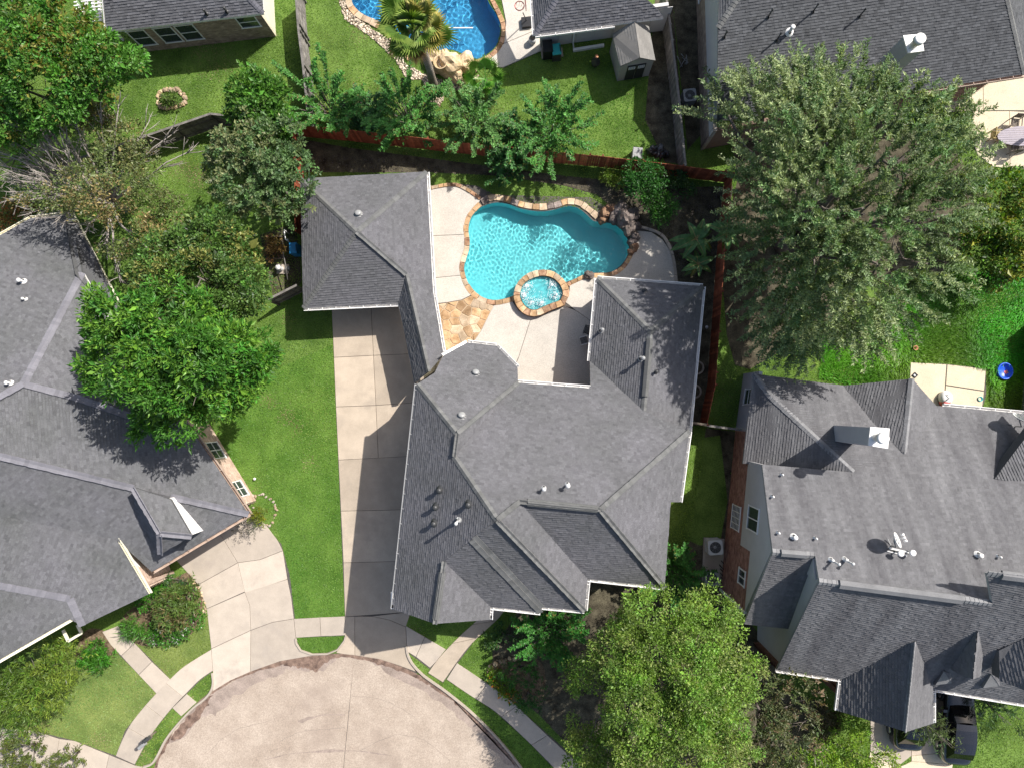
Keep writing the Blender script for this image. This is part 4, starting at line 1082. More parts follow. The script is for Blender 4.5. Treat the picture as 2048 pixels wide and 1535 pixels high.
# outside is on the west: walk from south to north so that it lies on the right... (B0 north -> B1 south has west on its right)
wall_face(H4.root, B0, B1, [(0, 0), (sm, 0), (sm, 3.0), (0, 3.0)], 'mortar_dark', 'brick_wall')
wall_face(H4.root, B0, B1, [(sm, 0), (Lw, 0), (Lw, 4.7), (sm, 4.7)], 'mortar_dark', 'brick_wall', out=.002)
holes = [(along(P(1463, 1000, 0)) + .1, along(P(1463, 1000, 0)) + 1.45, 1.0, 2.5), (along(P(1452, 1120, 0)) - .3, along(P(1452, 1120, 0)) + .5, 3.2, 4.3)]
bricks(H4.root, B0, B1, [(0, 0), (sm, 0), (sm, 3.0), (0, 3.0)], 'brick_red', rb, holes=holes)
bricks(H4.root, B0, B1, [(sm, 0), (Lw, 0), (Lw, 4.7), (sm, 4.7)], 'brick_red', rb, holes=holes)
wall_face(H4.root, B0, B1, [(max(0, sa), 3.0), (sm, 3.0), (sm, 4.7), (Lw, 4.7), (sb, vb.z - .2), (max(0, sa), va.z - .2)], 'stucco', 'gable_wall', out=.03)
sx = along(P(1463, 1000, 0))
window(H4.root, B0, B1, sx + .1, sx + 1.45, 1.0, 2.5, .01, 'white', 'screen', 3, 5, .05)
window(H4.root, B0, B1, sx - .25, sx + 1.0, 3.9, 5.6, .035, 'white', 'glass', 1, 0, .06)
sx2 = along(P(1452, 1120, 0)); window(H4.root, B0, B1, sx2 - .3, sx2 + .5, 3.2, 4.3, .01, 'white', 'glass', 1, 0)
N0 = G2([(1487, 747)])[0]
wall_face(H4.root, N0, B0, [(0, 0), ((Vector(N0) - Vector(B0)).length, 0), ((Vector(N0) - Vector(B0)).length, 2.85), (0, 2.85)], 'stucco')
window(H4.root, N0, B0, 1.0, 1.9, .9, 2.3, .0, 'white', 'glass', 0, 1)
mb = MB(); c_ = Vector((*B1, 0)); mb.box((c_.x, c_.y, 2.4), (.14, .14, 4.8)); mb.build('corner_board', M['white'], H4.root)
# stucco wall under the main west rake, south walls
def seg_wall(H, a, b, z1a, z1b, m, z0=0, th=.2):
    A_, B_ = Vector((a.x, a.y)), Vector((b.x, b.y)); L = (B_ - A_).length
    return wall_face(H.root, A_, B_, [(0, z0), (L, z0), (L, z1b), (0, z1a)], m)
r1_, sw_ = H4.V['rm1'], H4.V['sw']
seg_wall(H4, r1_ + Vector((.08, 0, 0)), sw_ + Vector((.25, .3, 0)), r1_.z - .25, sw_.z - .2, 'stucco')
b2_, s2_ = H4.V['b2'], H4.V['s2']
s1w = G2([(1441, 1177)])[0]
wall_face(H4.root, B1, P(1530, 1190, 0).xy, [(0, 0), (2.7, 0), (2.7, 4.5), (0, 4.5)], 'brick_red')
H4.walls(['rm1', 'sw', 'gv', 'gw', 'gs', 'gr', 'se'][1:], .42, 'brick_red', .25, close=False)
seg_wall(H4, b2_ + Vector((-.05, .1, 0)), r1_ + Vector((.0, 0, 0)), b2_.z - .2, r1_.z - .45, 'stucco', 5)
ga, gl, gg = H4.V['ga'], H4.V['gw'], H4.V['gs']
A_ = Vector((gl.x + .4, gl.y + .55)); B_ = Vector((gg.x - .4, gg.y + .55)); L_ = (B_ - A_).length
wall_face(H4.root, A_, B_, [(0, 2.2), (L_, 2.2), (L_, gg.z - .2), (L_ * .68, ga.z - 1.15), (0, gl.z - .2)], 'brick_red')
mb = MB()
for p_, dx in ((gl, 1), (gg, -1)): mb.box((p_.x + dx * .2, p_.y + .05, p_.z - .12), (.7, .12, .12))
mb.build('eave_return', M['white'], H4.root)
chimney(H4, 4.4, [(1742, 854), (1778, 857), (1775, 895), (1738, 889)], 8.4, (1768, 876), .8)
for x, y in ((1566, 949), (1547, 993), (1559, 1066), (1634, 1077), (2003, 1114)): vent_pipe(H4, x, y, .25, .035, .06, 'white')
for x, y in ((1592, 1075), (1964, 1111)): vent_pipe(H4, x, y, .3, .07, .12, 'white')
for x, y in ((1681, 1129), (1709, 1128)):
    vent_pipe(H4, x, y, .85, .045, .075, 'metal_lite'); vent_pipe(H4, x - 14, y - 8, .3, .05, .08, 'white')
HARD.append(ccw(G2([(1480, 745), (1690, 770), (1830, 790), (2048, 850), (2048, 1400), (1870, 1390), (1860, 1430), (1670, 1420), (1660, 1370), (1540, 1330), (1441, 1180), (1471, 860)])))
# small hipped dormers on the front slope
def dormer(H, pts, faces, seed, m='shingle_right', side='shingle_right'):
    W_ = {k: P(x, y, z) for k, (x, y, z) in pts.items()}
    mb = MB()
    for f, mi in faces:
        q = [W_[k] for k in f]
        c, u, v, n = face_frame(q)
        p2_ = [((p - c).dot(u), (p - c).dot(v)) for p in q]
        ar = sum(p2_[i][0] * p2_[(i + 1) % len(p2_)][1] - p2_[(i + 1) % len(p2_)][0] * p2_[i][1] for i in range(len(p2_)))
        mb.poly(q if ar > 0 else q[::-1], mi)
        b = [p - Vector((0, 0, .6)) for p in q]
        for i in range(len(q)):
            j = (i + 1) % len(q); mb.poly([q[i], q[j], b[j], b[i]], mi)
    d = mb.build('dormer', [M[m], M['cap_right'], M[side]], H.roof)
    ms = MB()
    for f, mi in faces:
        if mi == 0: shingle_face(ms, [W_[k] for k in f], random.Random(seed))
    if len(ms.f): 
        sh = ms.build('dormer_shingles', M[m], H.roof, attr=True); sh['kind'] = 'stuff'
def on(H, x, y, dz): return (x, y, H.top(x, y)[0].z + dz)
h5 = H4.top(1955, 1275)[0].z
dormer(H4, dict(t=on(H4, 1955, 1260, .05), e=(1945, 1357, h5 - .1), w0=on(H4, 1904, 1332, .05), w1=(1916, 1346, h5 - 1.2), e0=(1966, 1292, h5 - .6), e1=(1961, 1350, h5 - 1.0)), [(('t', 'w0', 'w1', 'e'), 0), (('t', 'e', 'e1', 'e0'), 0)], 21)
h6 = H4.top(2030, 1285)[0].z
dormer(H4, dict(t=(2075, 1262, h6 + .6), e=(2070, 1390, h6 + .4), w0=(1998, 1300, h6 - .3), w1=(2000, 1357, h6 - .8)), [(('t', 'w0', 'w1', 'e'), 0)], 22)
for x, y in ((1888, 1356), (1983, 1362)):
    hz = H4.top(x, y + 8)[0].z
    dormer(H4, dict(t=(x, y - 15, hz + .75), a=(x - 17, y + 13, hz + .1), b=(x + 16, y + 9, hz + .15), c=(x + 15, y - 10, hz + .5)), [(('t', 'a', 'b'), 1), (('t', 'b', 'c'), 0)], 23)
# upper cross roof at the right edge
hz = H4.top(1992, 955)[0].z
dormer(H4, dict(a=(1989, 956, hz + .08), b=(2110, 795, hz + .15), c=(2110, 978, hz + .12)), [(('a', 'b', 'c'), 0)], 24, 'shingle')

# ------------------------------------------------------------------ TOP LEFT NEIGHBOUR
V = dict(nw=(202, -60, 4.7, .3), sw=(214, 64, 2.9, 1), se=(527, 27, 2.9, 1), e1=(488, -14, 3.6, .1), r0=(230, -60, 4.7, .3), re=(440, -75, 4.6, .3), ne=(520, -90, 3.3, .1))
F = [('sw', 'se', 'e1', 're', 'r0', 'nw'), ('se', 'ne', 're', 'e1')]
H5 = House('house', 'tan brick house at the top left with a row of three windows above the lawn', 'house', V, F, 'shingle_far', 'cap_left', 15)
H5.caps([('se', 'e1'), ('e1', 're')], .15)
H5.gut([('sw', 'nw')], 'white', 2)
A = P(297, 103, 0).xy; B = P(552, 73, 0).xy; L_ = (B - A).length
wall_face(H5.root, A, B, [(0, 0), (L_, 0), (L_, 2.75), (0, 2.75)], 'mortar', 'brick_wall')
def sp(x, y, z): return (Vector((P(x, y, z).x, P(x, y, z).y)) - A).dot((B - A).normalized())
wins = [(sp(285, 75, 1.4) - .5, sp(285, 75, 1.4) + .55), (sp(338, 70, 1.4) - .55, sp(338, 70, 1.4) + .55), (sp(380, 64, 1.4) - .55, sp(380, 64, 1.4) + .55), (sp(500, 42, 1.6) - .6, sp(500, 42, 1.6) + .55)]
hol = [(a_, b_, .7, 2.3) for a_, b_ in wins[:3]] + [(wins[3][0], wins[3][1], 1.3, 2.4)]
bricks(H5.root, A, B, [(0, 0), (L_, 0), (L_, 2.7), (0, 2.7)], 'brick_tan', random.Random(4), holes=hol)
for h_ in hol: window(H5.root, A, B, h_[0], h_[1], h_[2], h_[3], 0, 'white', 'glass', 0, 1)
wall_face(H5.root, B, P(545, -60, 0).xy, [(0, 0), (4, 0), (4, 2.8), (0, 2.8)], 'cream')
wall_face(H5.root, P(285, -60, 0).xy, A, [(0, 0), (4.8, 0), (4.8, 2.8), (0, 2.8)], 'brick_tan')
for x, y in ((404, 16), (445, 12)): vent_pipe(H5, x, y, .4, .05, .08, 'metal_dark')
HARD.append(ccw(G2([(225, -30), (300, 103), (552, 73), (545, -30)])))

# ------------------------------------------------------------------ TOP CENTRE NEIGHBOUR
V = dict(nw=(1062, -60, 2.9, .5), sw=(1070, 69, 2.8, 1), se=(1327, 36, 2.8, 1), e1=(1316, 19, 3.05, .05), hp=(1150, -60, 4.7, .3), hq=(1270, -60, 4.5, .2), ce=(1290, -5, 3.45, .05))
F = [('sw', 'hp', 'nw'), ('sw', 'se', 'e1', 'ce', 'hq', 'hp')]
V2 = {k: V[k] for k in ('nw', 'sw', 'se', 'e1', 'hp', 'hq', 'ce')}
H6 = House('house', 'house at the top centre with white siding and white gutter by the blue pool', 'house', V2, F, 'shingle_far', 'cap_left', 16)
H6.caps([('sw', 'hp')], .15)
H6.gut([('nw', 'sw')], 'white', .8)
gutter(H6.root, H6.V['sw'], H6.V['sw'].lerp(H6.V['se'], .62), Vector((0, -1, 0)), 'white', .9)
A = P(1080, 95, 0).xy; B = P(1320, 62, 0).xy; L_ = (B - A).length; d_ = (B - A).normalized()
mb = MB(); s_ = 0
wall_face(H6.root, A, B, [(0, 0), (L_, 0), (L_, 2.7), (0, 2.7)], 'siding')
while s_ < L_:
    o_ = MB(); c_ = A + d_ * (s_ + .55) + Vector((d_.y, -d_.x)) * .02
    o_.box((c_.x, c_.y, 1.3), (1.08, .03, 2.5), math.atan2(d_.y, d_.x)); o_.build('siding_panel', M['siding'], H6.root); s_ += 1.12
mb = MB(); p_ = A + d_ * 2.05 + Vector((d_.y, -d_.x)) * .1
mb.tube([(p_.x, p_.y, 2.65), (p_.x, p_.y, .25), (p_.x + .05, p_.y - .3, .1)], .05, 8)
mb.build('downpipe', M['white'], H6.root)
mb = MB(); a_ = P(1146, 101, .1); b_ = P(1208, 91, .1); mb.bar(a_, b_, .16, .2); mb.build('garden_edging', M['white'], H6.root)
HARD.append(ccw(G2([(1085, 98), (1320, 66), (1320, -30), (1085, -30)])))

# ------------------------------------------------------------------ TOP RIGHT NEIGHBOUR
V = dict(sw=(1434, 178, 3.0, .8), w1=(1436, 56, 5.6, .1), hp=(1482, -12, 6.5, .05), w0=(1440, -60, 4.6, .3), tw=(1520, -62, 7.2, .2), te=(2000, -70, 6.3, .1), se=(2049, 148, 3.0, .9), sm=(1831, 182, 3.0, .9), s0=(1434, 243, 3.0, .8), ee=(2049, -30, 3.2, .6))
F = [('w1', 's0', 'sm', 'se', 'te', 'tw', 'hp'), ('w0', 'w1', 'hp', 'tw'), ('se', 'ee', 'te')]
V.pop('sw')
H7 = House('house', 'dark roofed house at the top right with a white chimney above a curved patio', 'house', V, F, 'shingle_dark', 'cap', 17, fascia='grey_trim')
H7.caps([('w1', 'hp'), ('se', 'te')], .15)
H7.gut([('sm', 'se'), ('se', 'ee')], 'brick_pink', .75)
A = P(1425, 270, 0).xy; B = P(1392, -40, 0).xy
A, B = P(1392, -40, 0).xy, P(1402, 300, 0).xy
wall_face(H7.root, A, B, [(0, 0), ((B - A).length, 0), ((B - A).length, 2.9), (0, 2.9)], 'mortar', 'brick_wall')
bricks(H7.root, A, B, [(0, 0), ((B - A).length, 0), ((B - A).length, 2.0), (0, 2.0)], 'brick_tan', random.Random(9))
s1_ = (H7.V['w1'].xy - A).dot((B - A).normalized()); s0_ = (H7.V['s0'].xy - A).dot((B - A).normalized())
wall_face(H7.root, A, B, [(0, 2.0), ((B - A).length, 2.0), ((B - A).length, 2.8), (s0_, 2.8), (s1_, H7.V['w1'].z - .2), (0, H7.V['w1'].z - .4)], 'stucco', out=.03)
window(H7.root, A, B, 1.0, 1.9, .7, 2.2, .02, 'white', 'glass', 0, 1)
A = P(1402, 300, 0).xy; B = P(1930, 199, 0).xy; L_ = (B - A).length
wall_face(H7.root, A, B, [(0, 0), (L_, 0), (L_, 2.8), (0, 2.8)], 'mortar_dark', 'brick_wall')
bricks(H7.root, A, B, [(L_ - 5, 0), (L_, 0), (L_, 2.75), (L_ - 5, 2.75)], 'brick_red', random.Random(10))
wall_face(H7.root, B, P(1945, 120, 0).xy, [(0, 0), (3, 0), (3, 2.75), (0, 2.75)], 'brick_red')
mb = MB(); p_ = P(1955, 172, 1.35); mb.box((p_.x, p_.y, 1.35), (.32, .32, 2.7), .15); p_ = P(2010, 158, 1.35); mb.build('porch_post', M['white'], H7.root)
chimney(H7, 4.2, [(1808, 72), (1842, 69), (1847, 101), (1817, 105)], 7.9, (1842, 76), .75)
for x, y in ((1548, 15), (1640, 4), (1735, 14), (1565, 63)): vent_pipe(H7, x, y, .75, .04, .06, 'metal_dark')
vent_pipe(H7, 1588, 51, .55, .09, .13, 'white'); vent_pipe(H7, 1456, 60, .6, .04, .06, 'metal_dark')
HARD.append(ccw(G2([(1392, -30), (1402, 290), (1930, 199), (2048, 170), (2048, -30)])))
# ================================================================== POOLS
def water_mat(name):
    m = bpy.data.materials.new(name); m.use_nodes = True
    nt = m.node_tree; N = nt.nodes; L = nt.links; N.remove(N['Principled BSDF'])
    g = N.new('ShaderNodeBsdfGlass'); g.inputs['Roughness'].default_value = 0; g.inputs['IOR'].default_value = 1.33
    L.new(g.outputs[0], N['Material Output'].inputs['Surface'])
    return m
M['water'] = water_mat('pool_water')
M['water_blue'] = water_mat('pool_water_blue')
M['water_spa'] = water_mat('spa_water')
def waves(X, Y, seed, amp, lmin, lmax, n=46):
    r = np.random.default_rng(seed); Z = np.zeros_like(X)
    for i in range(n):
        a = r.uniform(0, 2 * math.pi); lam = r.uniform(lmin, lmax); k = 2 * math.pi / lam
        Z += amp * lam * np.sin(k * (X * math.cos(a) + Y * math.sin(a)) + r.uniform(0, 6.28))
    return Z
def grid_in(poly, step, grow=.12):
    xs = [p[0] for p in poly]; ys = [p[1] for p in poly]
    x = np.arange(min(xs) - .3, max(xs) + .3, step); y = np.arange(min(ys) - .3, max(ys) + .3, step)
    X, Y = np.meshgrid(x, y)
    big = inset(ccw(poly), -grow)
    ins = in_poly_np(X, Y, big)
    cell = ins[:-1, :-1] & ins[1:, :-1] & ins[:-1, 1:] & ins[1:, 1:]
    idx = np.arange(X.size).reshape(X.shape)
    j, i = np.nonzero(cell)
    F = np.stack([idx[j, i], idx[j, i + 1], idx[j + 1, i + 1], idx[j + 1, i]], 1)
    used = np.unique(F); remap = -np.ones(X.size, int); remap[used] = np.arange(len(used))
    return X.ravel()[used], Y.ravel()[used], remap[F]
def np_mesh(name, V, F, m, smooth=True):
    me = bpy.data.meshes.new(name)
    nF, k = F.shape
    me.vertices.add(len(V)); me.vertices.foreach_set('co', np.asarray(V, np.float32).ravel())
    me.loops.add(nF * k); me.loops.foreach_set('vertex_index', F.astype(np.int32).ravel())
    me.polygons.add(nF); me.polygons.foreach_set('loop_start', np.arange(0, nF * k, k, dtype=np.int32)); me.polygons.foreach_set('loop_total', np.full(nF, k, np.int32))
    me.polygons.foreach_set('use_smooth', np.full(nF, smooth))
    me.materials.append(m); me.update(calc_edges=True)
    return me
def pool(root, poly, zw, depth_fn, floor_m, water_m, seed, amp=.0108, lmin=.17, lmax=.38, step=.05, wall_top=0.02):
    x, y, F = grid_in(poly, step)
    zf = depth_fn(x, y)
    fl = obj('pool_basin', np_mesh('pool_basin', np.stack([x, y, zf], 1), F, M[floor_m]), None, root)
    fl.cycles.is_caustics_receiver = True
    mb = MB(); n = len(poly)
    dmin = float(zf.min())
    for i in range(n):
        j = (i + 1) % n
        mb.poly([(*poly[j], dmin - .05), (*poly[i], dmin - .05), (*poly[i], wall_top), (*poly[j], wall_top)], smooth=False)
    wl = mb.build('basin_wall', M[floor_m], root); wl.cycles.is_caustics_receiver = True
    mod = .75 + .55 * np.sin(x * .9 + 1) * np.sin(y * 1.1 + .5) + .25 * np.sin(x * 2.1 - y * 1.7)
    zz = zw + waves(x, y, seed, amp / 46 ** .5 * 2, lmin, lmax) * np.clip(mod, .35, 1.5) + waves(x, y, seed + 1, .0012, .5, 1.1, 12)
    wa = obj('water', np_mesh('water', np.stack([x, y, zz], 1), F, M[water_m]), None, root)
    wa.cycles.is_caustics_caster = True
    return wa
pr = thing('swimming_pool', 'turquoise kidney shaped swimming pool with tan stone coping beside the pale deck', 'pool', P(1080, 490))
a_ = P(965, 590); b_ = P(1215, 470); dd = Vector((b_.x - a_.x, b_.y - a_.y)); Ld = dd.length; dd.normalize()
def dep(x, y):
    s = ((x - a_.x) * dd.x + (y - a_.y) * dd.y) / Ld
    t = np.clip((s + .02) / .95, 0, 1); t = t * t * (3 - 2 * t)
    d = .5 + 1.15 * t
    sh = np.hypot(x - P(962, 588).x, y - P(962, 588).y)
    d = d - .18 * np.clip(1.6 - sh, 0, 1)
    return -.10 - d
pool(pr, POOL, -.10, dep, 'plaster', 'water', 3)
# coping: a ring of separate stones, left open where the rocks and the spa stand
cop = [(395, 190), (350, 235), (310, 285), (290, 340), (283, 395), (292, 470), (288, 545), (268, 610), (250, 700), (282, 815), (350, 905), (440, 955), (530, 966), (620, 948), (665, 930)]
stones_along(pr, z6l(cop), .34, 0, .07, STONES, 'coping_stone', .48)
cop2 = [(405, 178), (455, 150), (520, 140), (620, 158), (720, 195), (850, 215), (960, 205), (1020, 190), (1080, 172), (1170, 182), (1250, 235), (1320, 295)]
stones_along(pr, z6l(cop2), .40, 0, .09, ['stone_pale', 'stone', 'stone_pale', 'stone_grey'], 'coping_stone', .42)
cop3 = [(1585, 560), (1575, 605), (1520, 690), (1435, 742), (1340, 752), (1290, 752)]
stones_along(pr, z6l(cop3), .28, 0, .07, STONES, 'coping_stone', .42)
stones_along(pr, z6l([(1215, 760), (1165, 785), (1110, 812), (1085, 830)]), .26, 0, .07, STONES, 'coping_stone', .42)

# spa
sp_ = thing('hot_tub', 'small raised round hot tub with bubbling water and a stone rim at the pool edge', 'hot tub', P(1080, 590))
mb = MB(); n = len(SPA_O)
for i in range(n):
    j = (i + 1) % n
    mb.poly([(*SPA_O[i], -1.9), (*SPA_O[j], -1.9), (*SPA_O[j], SPA_H - .05), (*SPA_O[i], SPA_H - .05)])
sw_in = inset(SPA_W, -.02)
for i in range(len(SPA_W)):
    j = (i + 1) % len(SPA_W)
    mb.poly([(*SPA_W[j], .06), (*SPA_W[i], .06), (*SPA_W[i], SPA_H - .02), (*SPA_W[j], SPA_H - .02)])
loops = [[Vector((x, y, 0)) for x, y in SPA_O], [Vector((x, y, 0)) for x, y in SPA_W]]
fp_ = [p for l in loops for p in l]
for t in tessellate_polygon(loops):
    q = [fp_[i] for i in t]
    if (q[1] - q[0]).cross(q[2] - q[0]).z < 0: q = q[::-1]
    mb.poly([(p.x, p.y, SPA_H - .05) for p in q])
shell = mb.build('spa_wall', M['stone_rust'], sp_); shell.cycles.is_caustics_receiver = True
mid = []
for i in range(0, len(SPA_O), 3):
    p = Vector(SPA_O[i]); q = min((Vector(w_) for w_ in SPA_W), key=lambda w_: (w_ - p).length); mid.append(tuple(p.lerp(q, .46)))
stones_along(sp_, mid, .40, SPA_H - .06, SPA_H, STONES, 'coping_stone', .42, closed=True, k=3, world=True)
x, y, F_ = grid_in(SPA_W, .05, .06)
zb = .07 + .12 * np.clip(np.hypot(x - x.mean(), y - y.mean()) - .75, 0, .5)
fl = obj('spa_floor', np_mesh('spa_floor', np.stack([x, y, zb], 1), F_, M['plaster']), None, sp_); fl.cycles.is_caustics_receiver = True
wa = obj('water', np_mesh('water', np.stack([x, y, SPA_H - .12 + waves(x, y, 9, .0030, .2, .6)], 1), F_, M['water_spa']), None, sp_); wa.cycles.is_caustics_caster = True
# froth
M['foam'] = mat('foam', (.80, .84, .84), .6, .05, 4)
def blobs(name, centres, radii, m, parent, lo=True, squash=1.0):
    base = np.array([(0, 0, 1), (.894, 0, .447), (.276, .851, .447), (-.724, .526, .447), (-.724, -.526, .447), (.276, -.851, .447), (.724, .526, -.447), (-.276, .851, -.447), (-.894, 0, -.447), (-.276, -.851, -.447), (.724, -.526, -.447), (0, 0, -1)])
    f = np.array([(0, 1, 2), (0, 2, 3), (0, 3, 4), (0, 4, 5), (0, 5, 1), (1, 6, 2), (2, 7, 3), (3, 8, 4), (4, 9, 5), (5, 10, 1), (2, 6, 7), (3, 7, 8), (4, 8, 9), (5, 9, 10), (1, 10, 6), (6, 11, 7), (7, 11, 8), (8, 11, 9), (9, 11, 10), (10, 11, 6)])
    n = len(centres); C = np.asarray(centres, float); Rr = np.asarray(radii, float)
    jit = RNG.uniform(.75, 1.25, (n, 12, 1))
    sq = np.array([1, 1, squash]) * RNG.uniform(.8, 1.2, (n, 1, 3))
    V = C[:, None, :] + base[None] * Rr[:, None, None] * jit * sq
    Fc = (f[None] + (np.arange(n) * 12)[:, None, None]).reshape(-1, 3)
    me = np_mesh(name, V.reshape(-1, 3), Fc, M[m], True)
    a = me.attributes.new('tint', 'FLOAT', 'FACE'); a.data.foreach_set('value', np.repeat(RNG.uniform(0, 1, n), 20).astype(np.float32))
    o = obj(name, me, None, parent); o['kind'] = 'stuff'
    return o
cs = []; rs = []
jets = [P(*z6(q_[0], q_[1]), SPA_H) for q_ in ((760, 830), (960, 820), (880, 960), (800, 960), (990, 910), (740, 900))]
while len(cs) < 1500:
    j_ = random.choice(jets); a = random.uniform(0, 6.28); r = abs(random.gauss(0, .30))
    px_, py_ = j_.x + r * math.cos(a), j_.y + r * math.sin(a)
    if in_poly(px_, py_, inset(SPA_W, .05)): cs.append((px_, py_, SPA_H - .115)); rs.append(random.uniform(.008, .022))
blobs('froth', cs, rs, 'foam', sp_, squash=.5)

# rocks of the waterfall
def boulder(name, c, size, m, seed, label, cat='boulder', group=None, parent=None, sub=3, rough=.28):
    bm = bmesh.new(); bmesh.ops.create_icosphere(bm, subdivisions=sub, radius=1)
    from mathutils import noise
    for v in bm.verts:
        d = v.co.normalized(); o = Vector((seed * 3.1, seed * 1.7, seed * .9))
        r = 1 + rough * noise.noise(d * 1.3 + o) * 1.6 + rough * .5 * noise.noise(d * 3.1 + o) + rough * .22 * noise.noise(d * 7 + o)
        v.co = Vector((d.x * r * size[0], d.y * r * size[1], d.z * r * size[2]))
    me = bpy.data.meshes.new(name); bm.to_mesh(me); bm.free()
    me.materials.append(M[m])
    o = obj(name, me, None, parent, loc=c)
    o.rotation_euler = (0, 0, seed * 1.3)
    if parent is None: tag(o, label, cat, group)
    return o
rf = thing('rock_waterfall', 'pile of dark and rusty boulders stacked at the right end of the turquoise pool', 'rocks', P(1245, 430))
for i, (px_, py_, r_, m_, h_) in enumerate([(1210, 428, .42, 'stone_rust', .25), (1222, 418, .34, 'stone_rust', .3), (1240, 422, .55, 'stone_grey', .5), (1248, 440, .6, 'stone_grey', .7), (1262, 432, .5, 'stone_grey', .5), (1258, 456, .5, 'stone_grey', .45), (1270, 450, .35, 'stone_grey', .3), (1205, 440, .3, 'stone_rust', .15), (1268, 470, .36, 'stone_grey', .25), (1264, 484, .3, 'stone_grey', .2), (1268, 495, .3, 'stone_rust', .18), (1262, 504, .22, 'stone_rust', .12), (1230, 436, .45, 'stone_grey', .35)]):
    boulder('boulder', P(px_, py_, h_ * .6), (r_, r_ * .8, h_ + .12), m_, i + 1, '', parent=rf)
boulder('boulder', P(1177, 551, .18), (.32, .24, .22), 'stone_grey', 31, 'single dark brown rounded boulder lying on the pool rim right of the hot tub', 'boulder')

# ---- neighbour's blue pool
pb = thing('swimming_pool', 'deep blue swimming pool at the top edge partly under a tall palm', 'pool', P(930, 40))
pool(pb, POOL2, -.12, lambda x, y: np.full_like(x, -1.45), 'pool_blue', 'water_blue', 8, .010, .2, .42, .06)
stones_along(pb, [(694, -30), (697, -8), (700, 12), (718, 32), (742, 44), (765, 57), (790, 84)], .45, 0, .1, ['stone_pale', 'stone'], 'coping_stone', .5)
stones_along(pb, [(790, 84), (806, 100), (820, 120)], .4, 0, .1, ['stone_pale', 'stone'], 'coping_stone', .5)
stones_along(pb, [(973, -40), (982, -5), (998, 28), (1007, 55), (1002, 88), (982, 112), (950, 126), (930, 128)], .30, 0, .07, ['stone', 'stone_rust'], 'coping_stone', .45)
mb = MB(); a = P(858, 54, -.05); b = P(946, 56, -.05); mb.tube([a, a.lerp(b, .5) + Vector((0, -.04, 0)), b], .035, 8); tag(mb.build('pool_rope', M['white']), 'white floating rope stretched across the blue pool', 'rope')
fw = thing('rock_fountain', 'large tan boulder feature at the foot of the blue pool beside the palm trunk', 'rocks', P(890, 130))
for i, (px_, py_, rx, ry, h_) in enumerate([(868, 118, .6, .5, .5), (900, 130, .9, .7, .9), (930, 128, .6, .55, .7), (908, 148, .7, .4, .6), (884, 112, .5, .35, .5), (940, 140, .4, .35, .5), (872, 132, .45, .4, .5), (860, 112, .35, .3, .35)]):
    boulder('boulder', P(px_, py_, h_ * .5), (rx, ry, h_), 'boulder', 40 + i, '', parent=fw)
p_ = P(880, 124, 1.25)
bo = thing('fountain_bowl', 'round tan stone bowl sitting on top of the boulder feature by the blue pool', 'bowl', (p_.x, p_.y, .85))
mb = MB(); mb.lathe((p_.x, p_.y, .8), [(.2, 0), (.34, .12), (.42, .36), (.44, .45), (.39, .46), (.36, .38), (.28, .2), (.001, .17)], 24); mb.build('bowl', M['boulder'], bo)
blobs('shells', [(p_.x + random.gauss(0, .12), p_.y + random.gauss(0, .12), 1.02) for _ in range(40)], [random.uniform(.03, .06) for _ in range(40)], 'pebble', bo)

# ================================================================== FENCES
def mesh_box(name, sx, sy, sz, m):
    mb = MB(); mb.box((0, 0, 0), (sx, sy, sz))
    me = bpy.data.meshes.new(name); me.from_pydata([tuple(v) for v in mb.v], [], mb.f); me.materials.append(M[m]); return me
def fence(name, label, pts, h, m, pw=.14, gap=.006, rails=(.35, .95, 1.55), rail_side=1, post_step=2.4, cap=False, panel_jump=0.0, cat='fence', lean=0.0, mats=None):
    """pickets one by one along the top line given in pixels"""
    W_ = [P(x, y, h) for x, y in pts]
    c = sum(W_, Vector()) / len(W_)
    root = thing(name, label, cat, (c.x, c.y, 0))
    me = []
    for k_ in (mats or [m]):
        for tv in (.15, .4, .6, .9):
            q_ = mesh_box('picket', pw - gap, .02, h - .04, k_); at_ = q_.attributes.new('tint', 'FLOAT', 'FACE'); at_.data.foreach_set('value', [tv] * len(q_.polygons)); me.append(q_)
    seg = 0
    for a, b in zip(W_[:-1], W_[1:]):
        d = Vector((b.x - a.x, b.y - a.y)); L = d.length; d.normalize(); nv = Vector((-d.y, d.x)) * rail_side; rz = math.atan2(d.y, d.x)
        n = max(1, int(L / pw))
        for i in range(n):
            s = (i + .5) * L / n; q = Vector((a.x, a.y)) + d * s
            jump = panel_jump * (int(s / post_step) % 2)
            o = obj('picket', random.choice(me), None, root, loc=(q.x, q.y, (h - .04) / 2 + .04 + random.uniform(-.008, .008) + jump)); o.rotation_euler = (random.uniform(-.012, .012), 0, rz + random.uniform(-.02, .02))
        for z in rails:
            mb = MB(); A = Vector((a.x, a.y, z)) + Vector((*nv, 0)) * .035; B = Vector((b.x, b.y, z)) + Vector((*nv, 0)) * .035
            mb.bar(A, B, .04, .09); mb.build('rail', M[m], root)
        if cap:
            mb = MB(); mb.bar(Vector((a.x, a.y, h + .015)), Vector((b.x, b.y, h + .015)), .13, .03); mb.build('top_rail', M[cap if isinstance(cap, str) else m], root)
        s = 0
        while s < L:
            q = Vector((a.x, a.y)) + d * s + nv * .075
            mb = MB(); mb.box((q.x, q.y, h / 2), (.09, .09, h + .02), rz); mb.build('post', M[m], root); s += post_step
    return root
fence('wood_fence', 'long red stained wooden fence running behind the pool along the row of feathery trees', [(581, 249), (697, 260), (902, 283), (1100, 303), (1206, 313), (1371, 333), (1466, 345)], 1.85, 'fence_red', rail_side=1, panel_jump=.03)
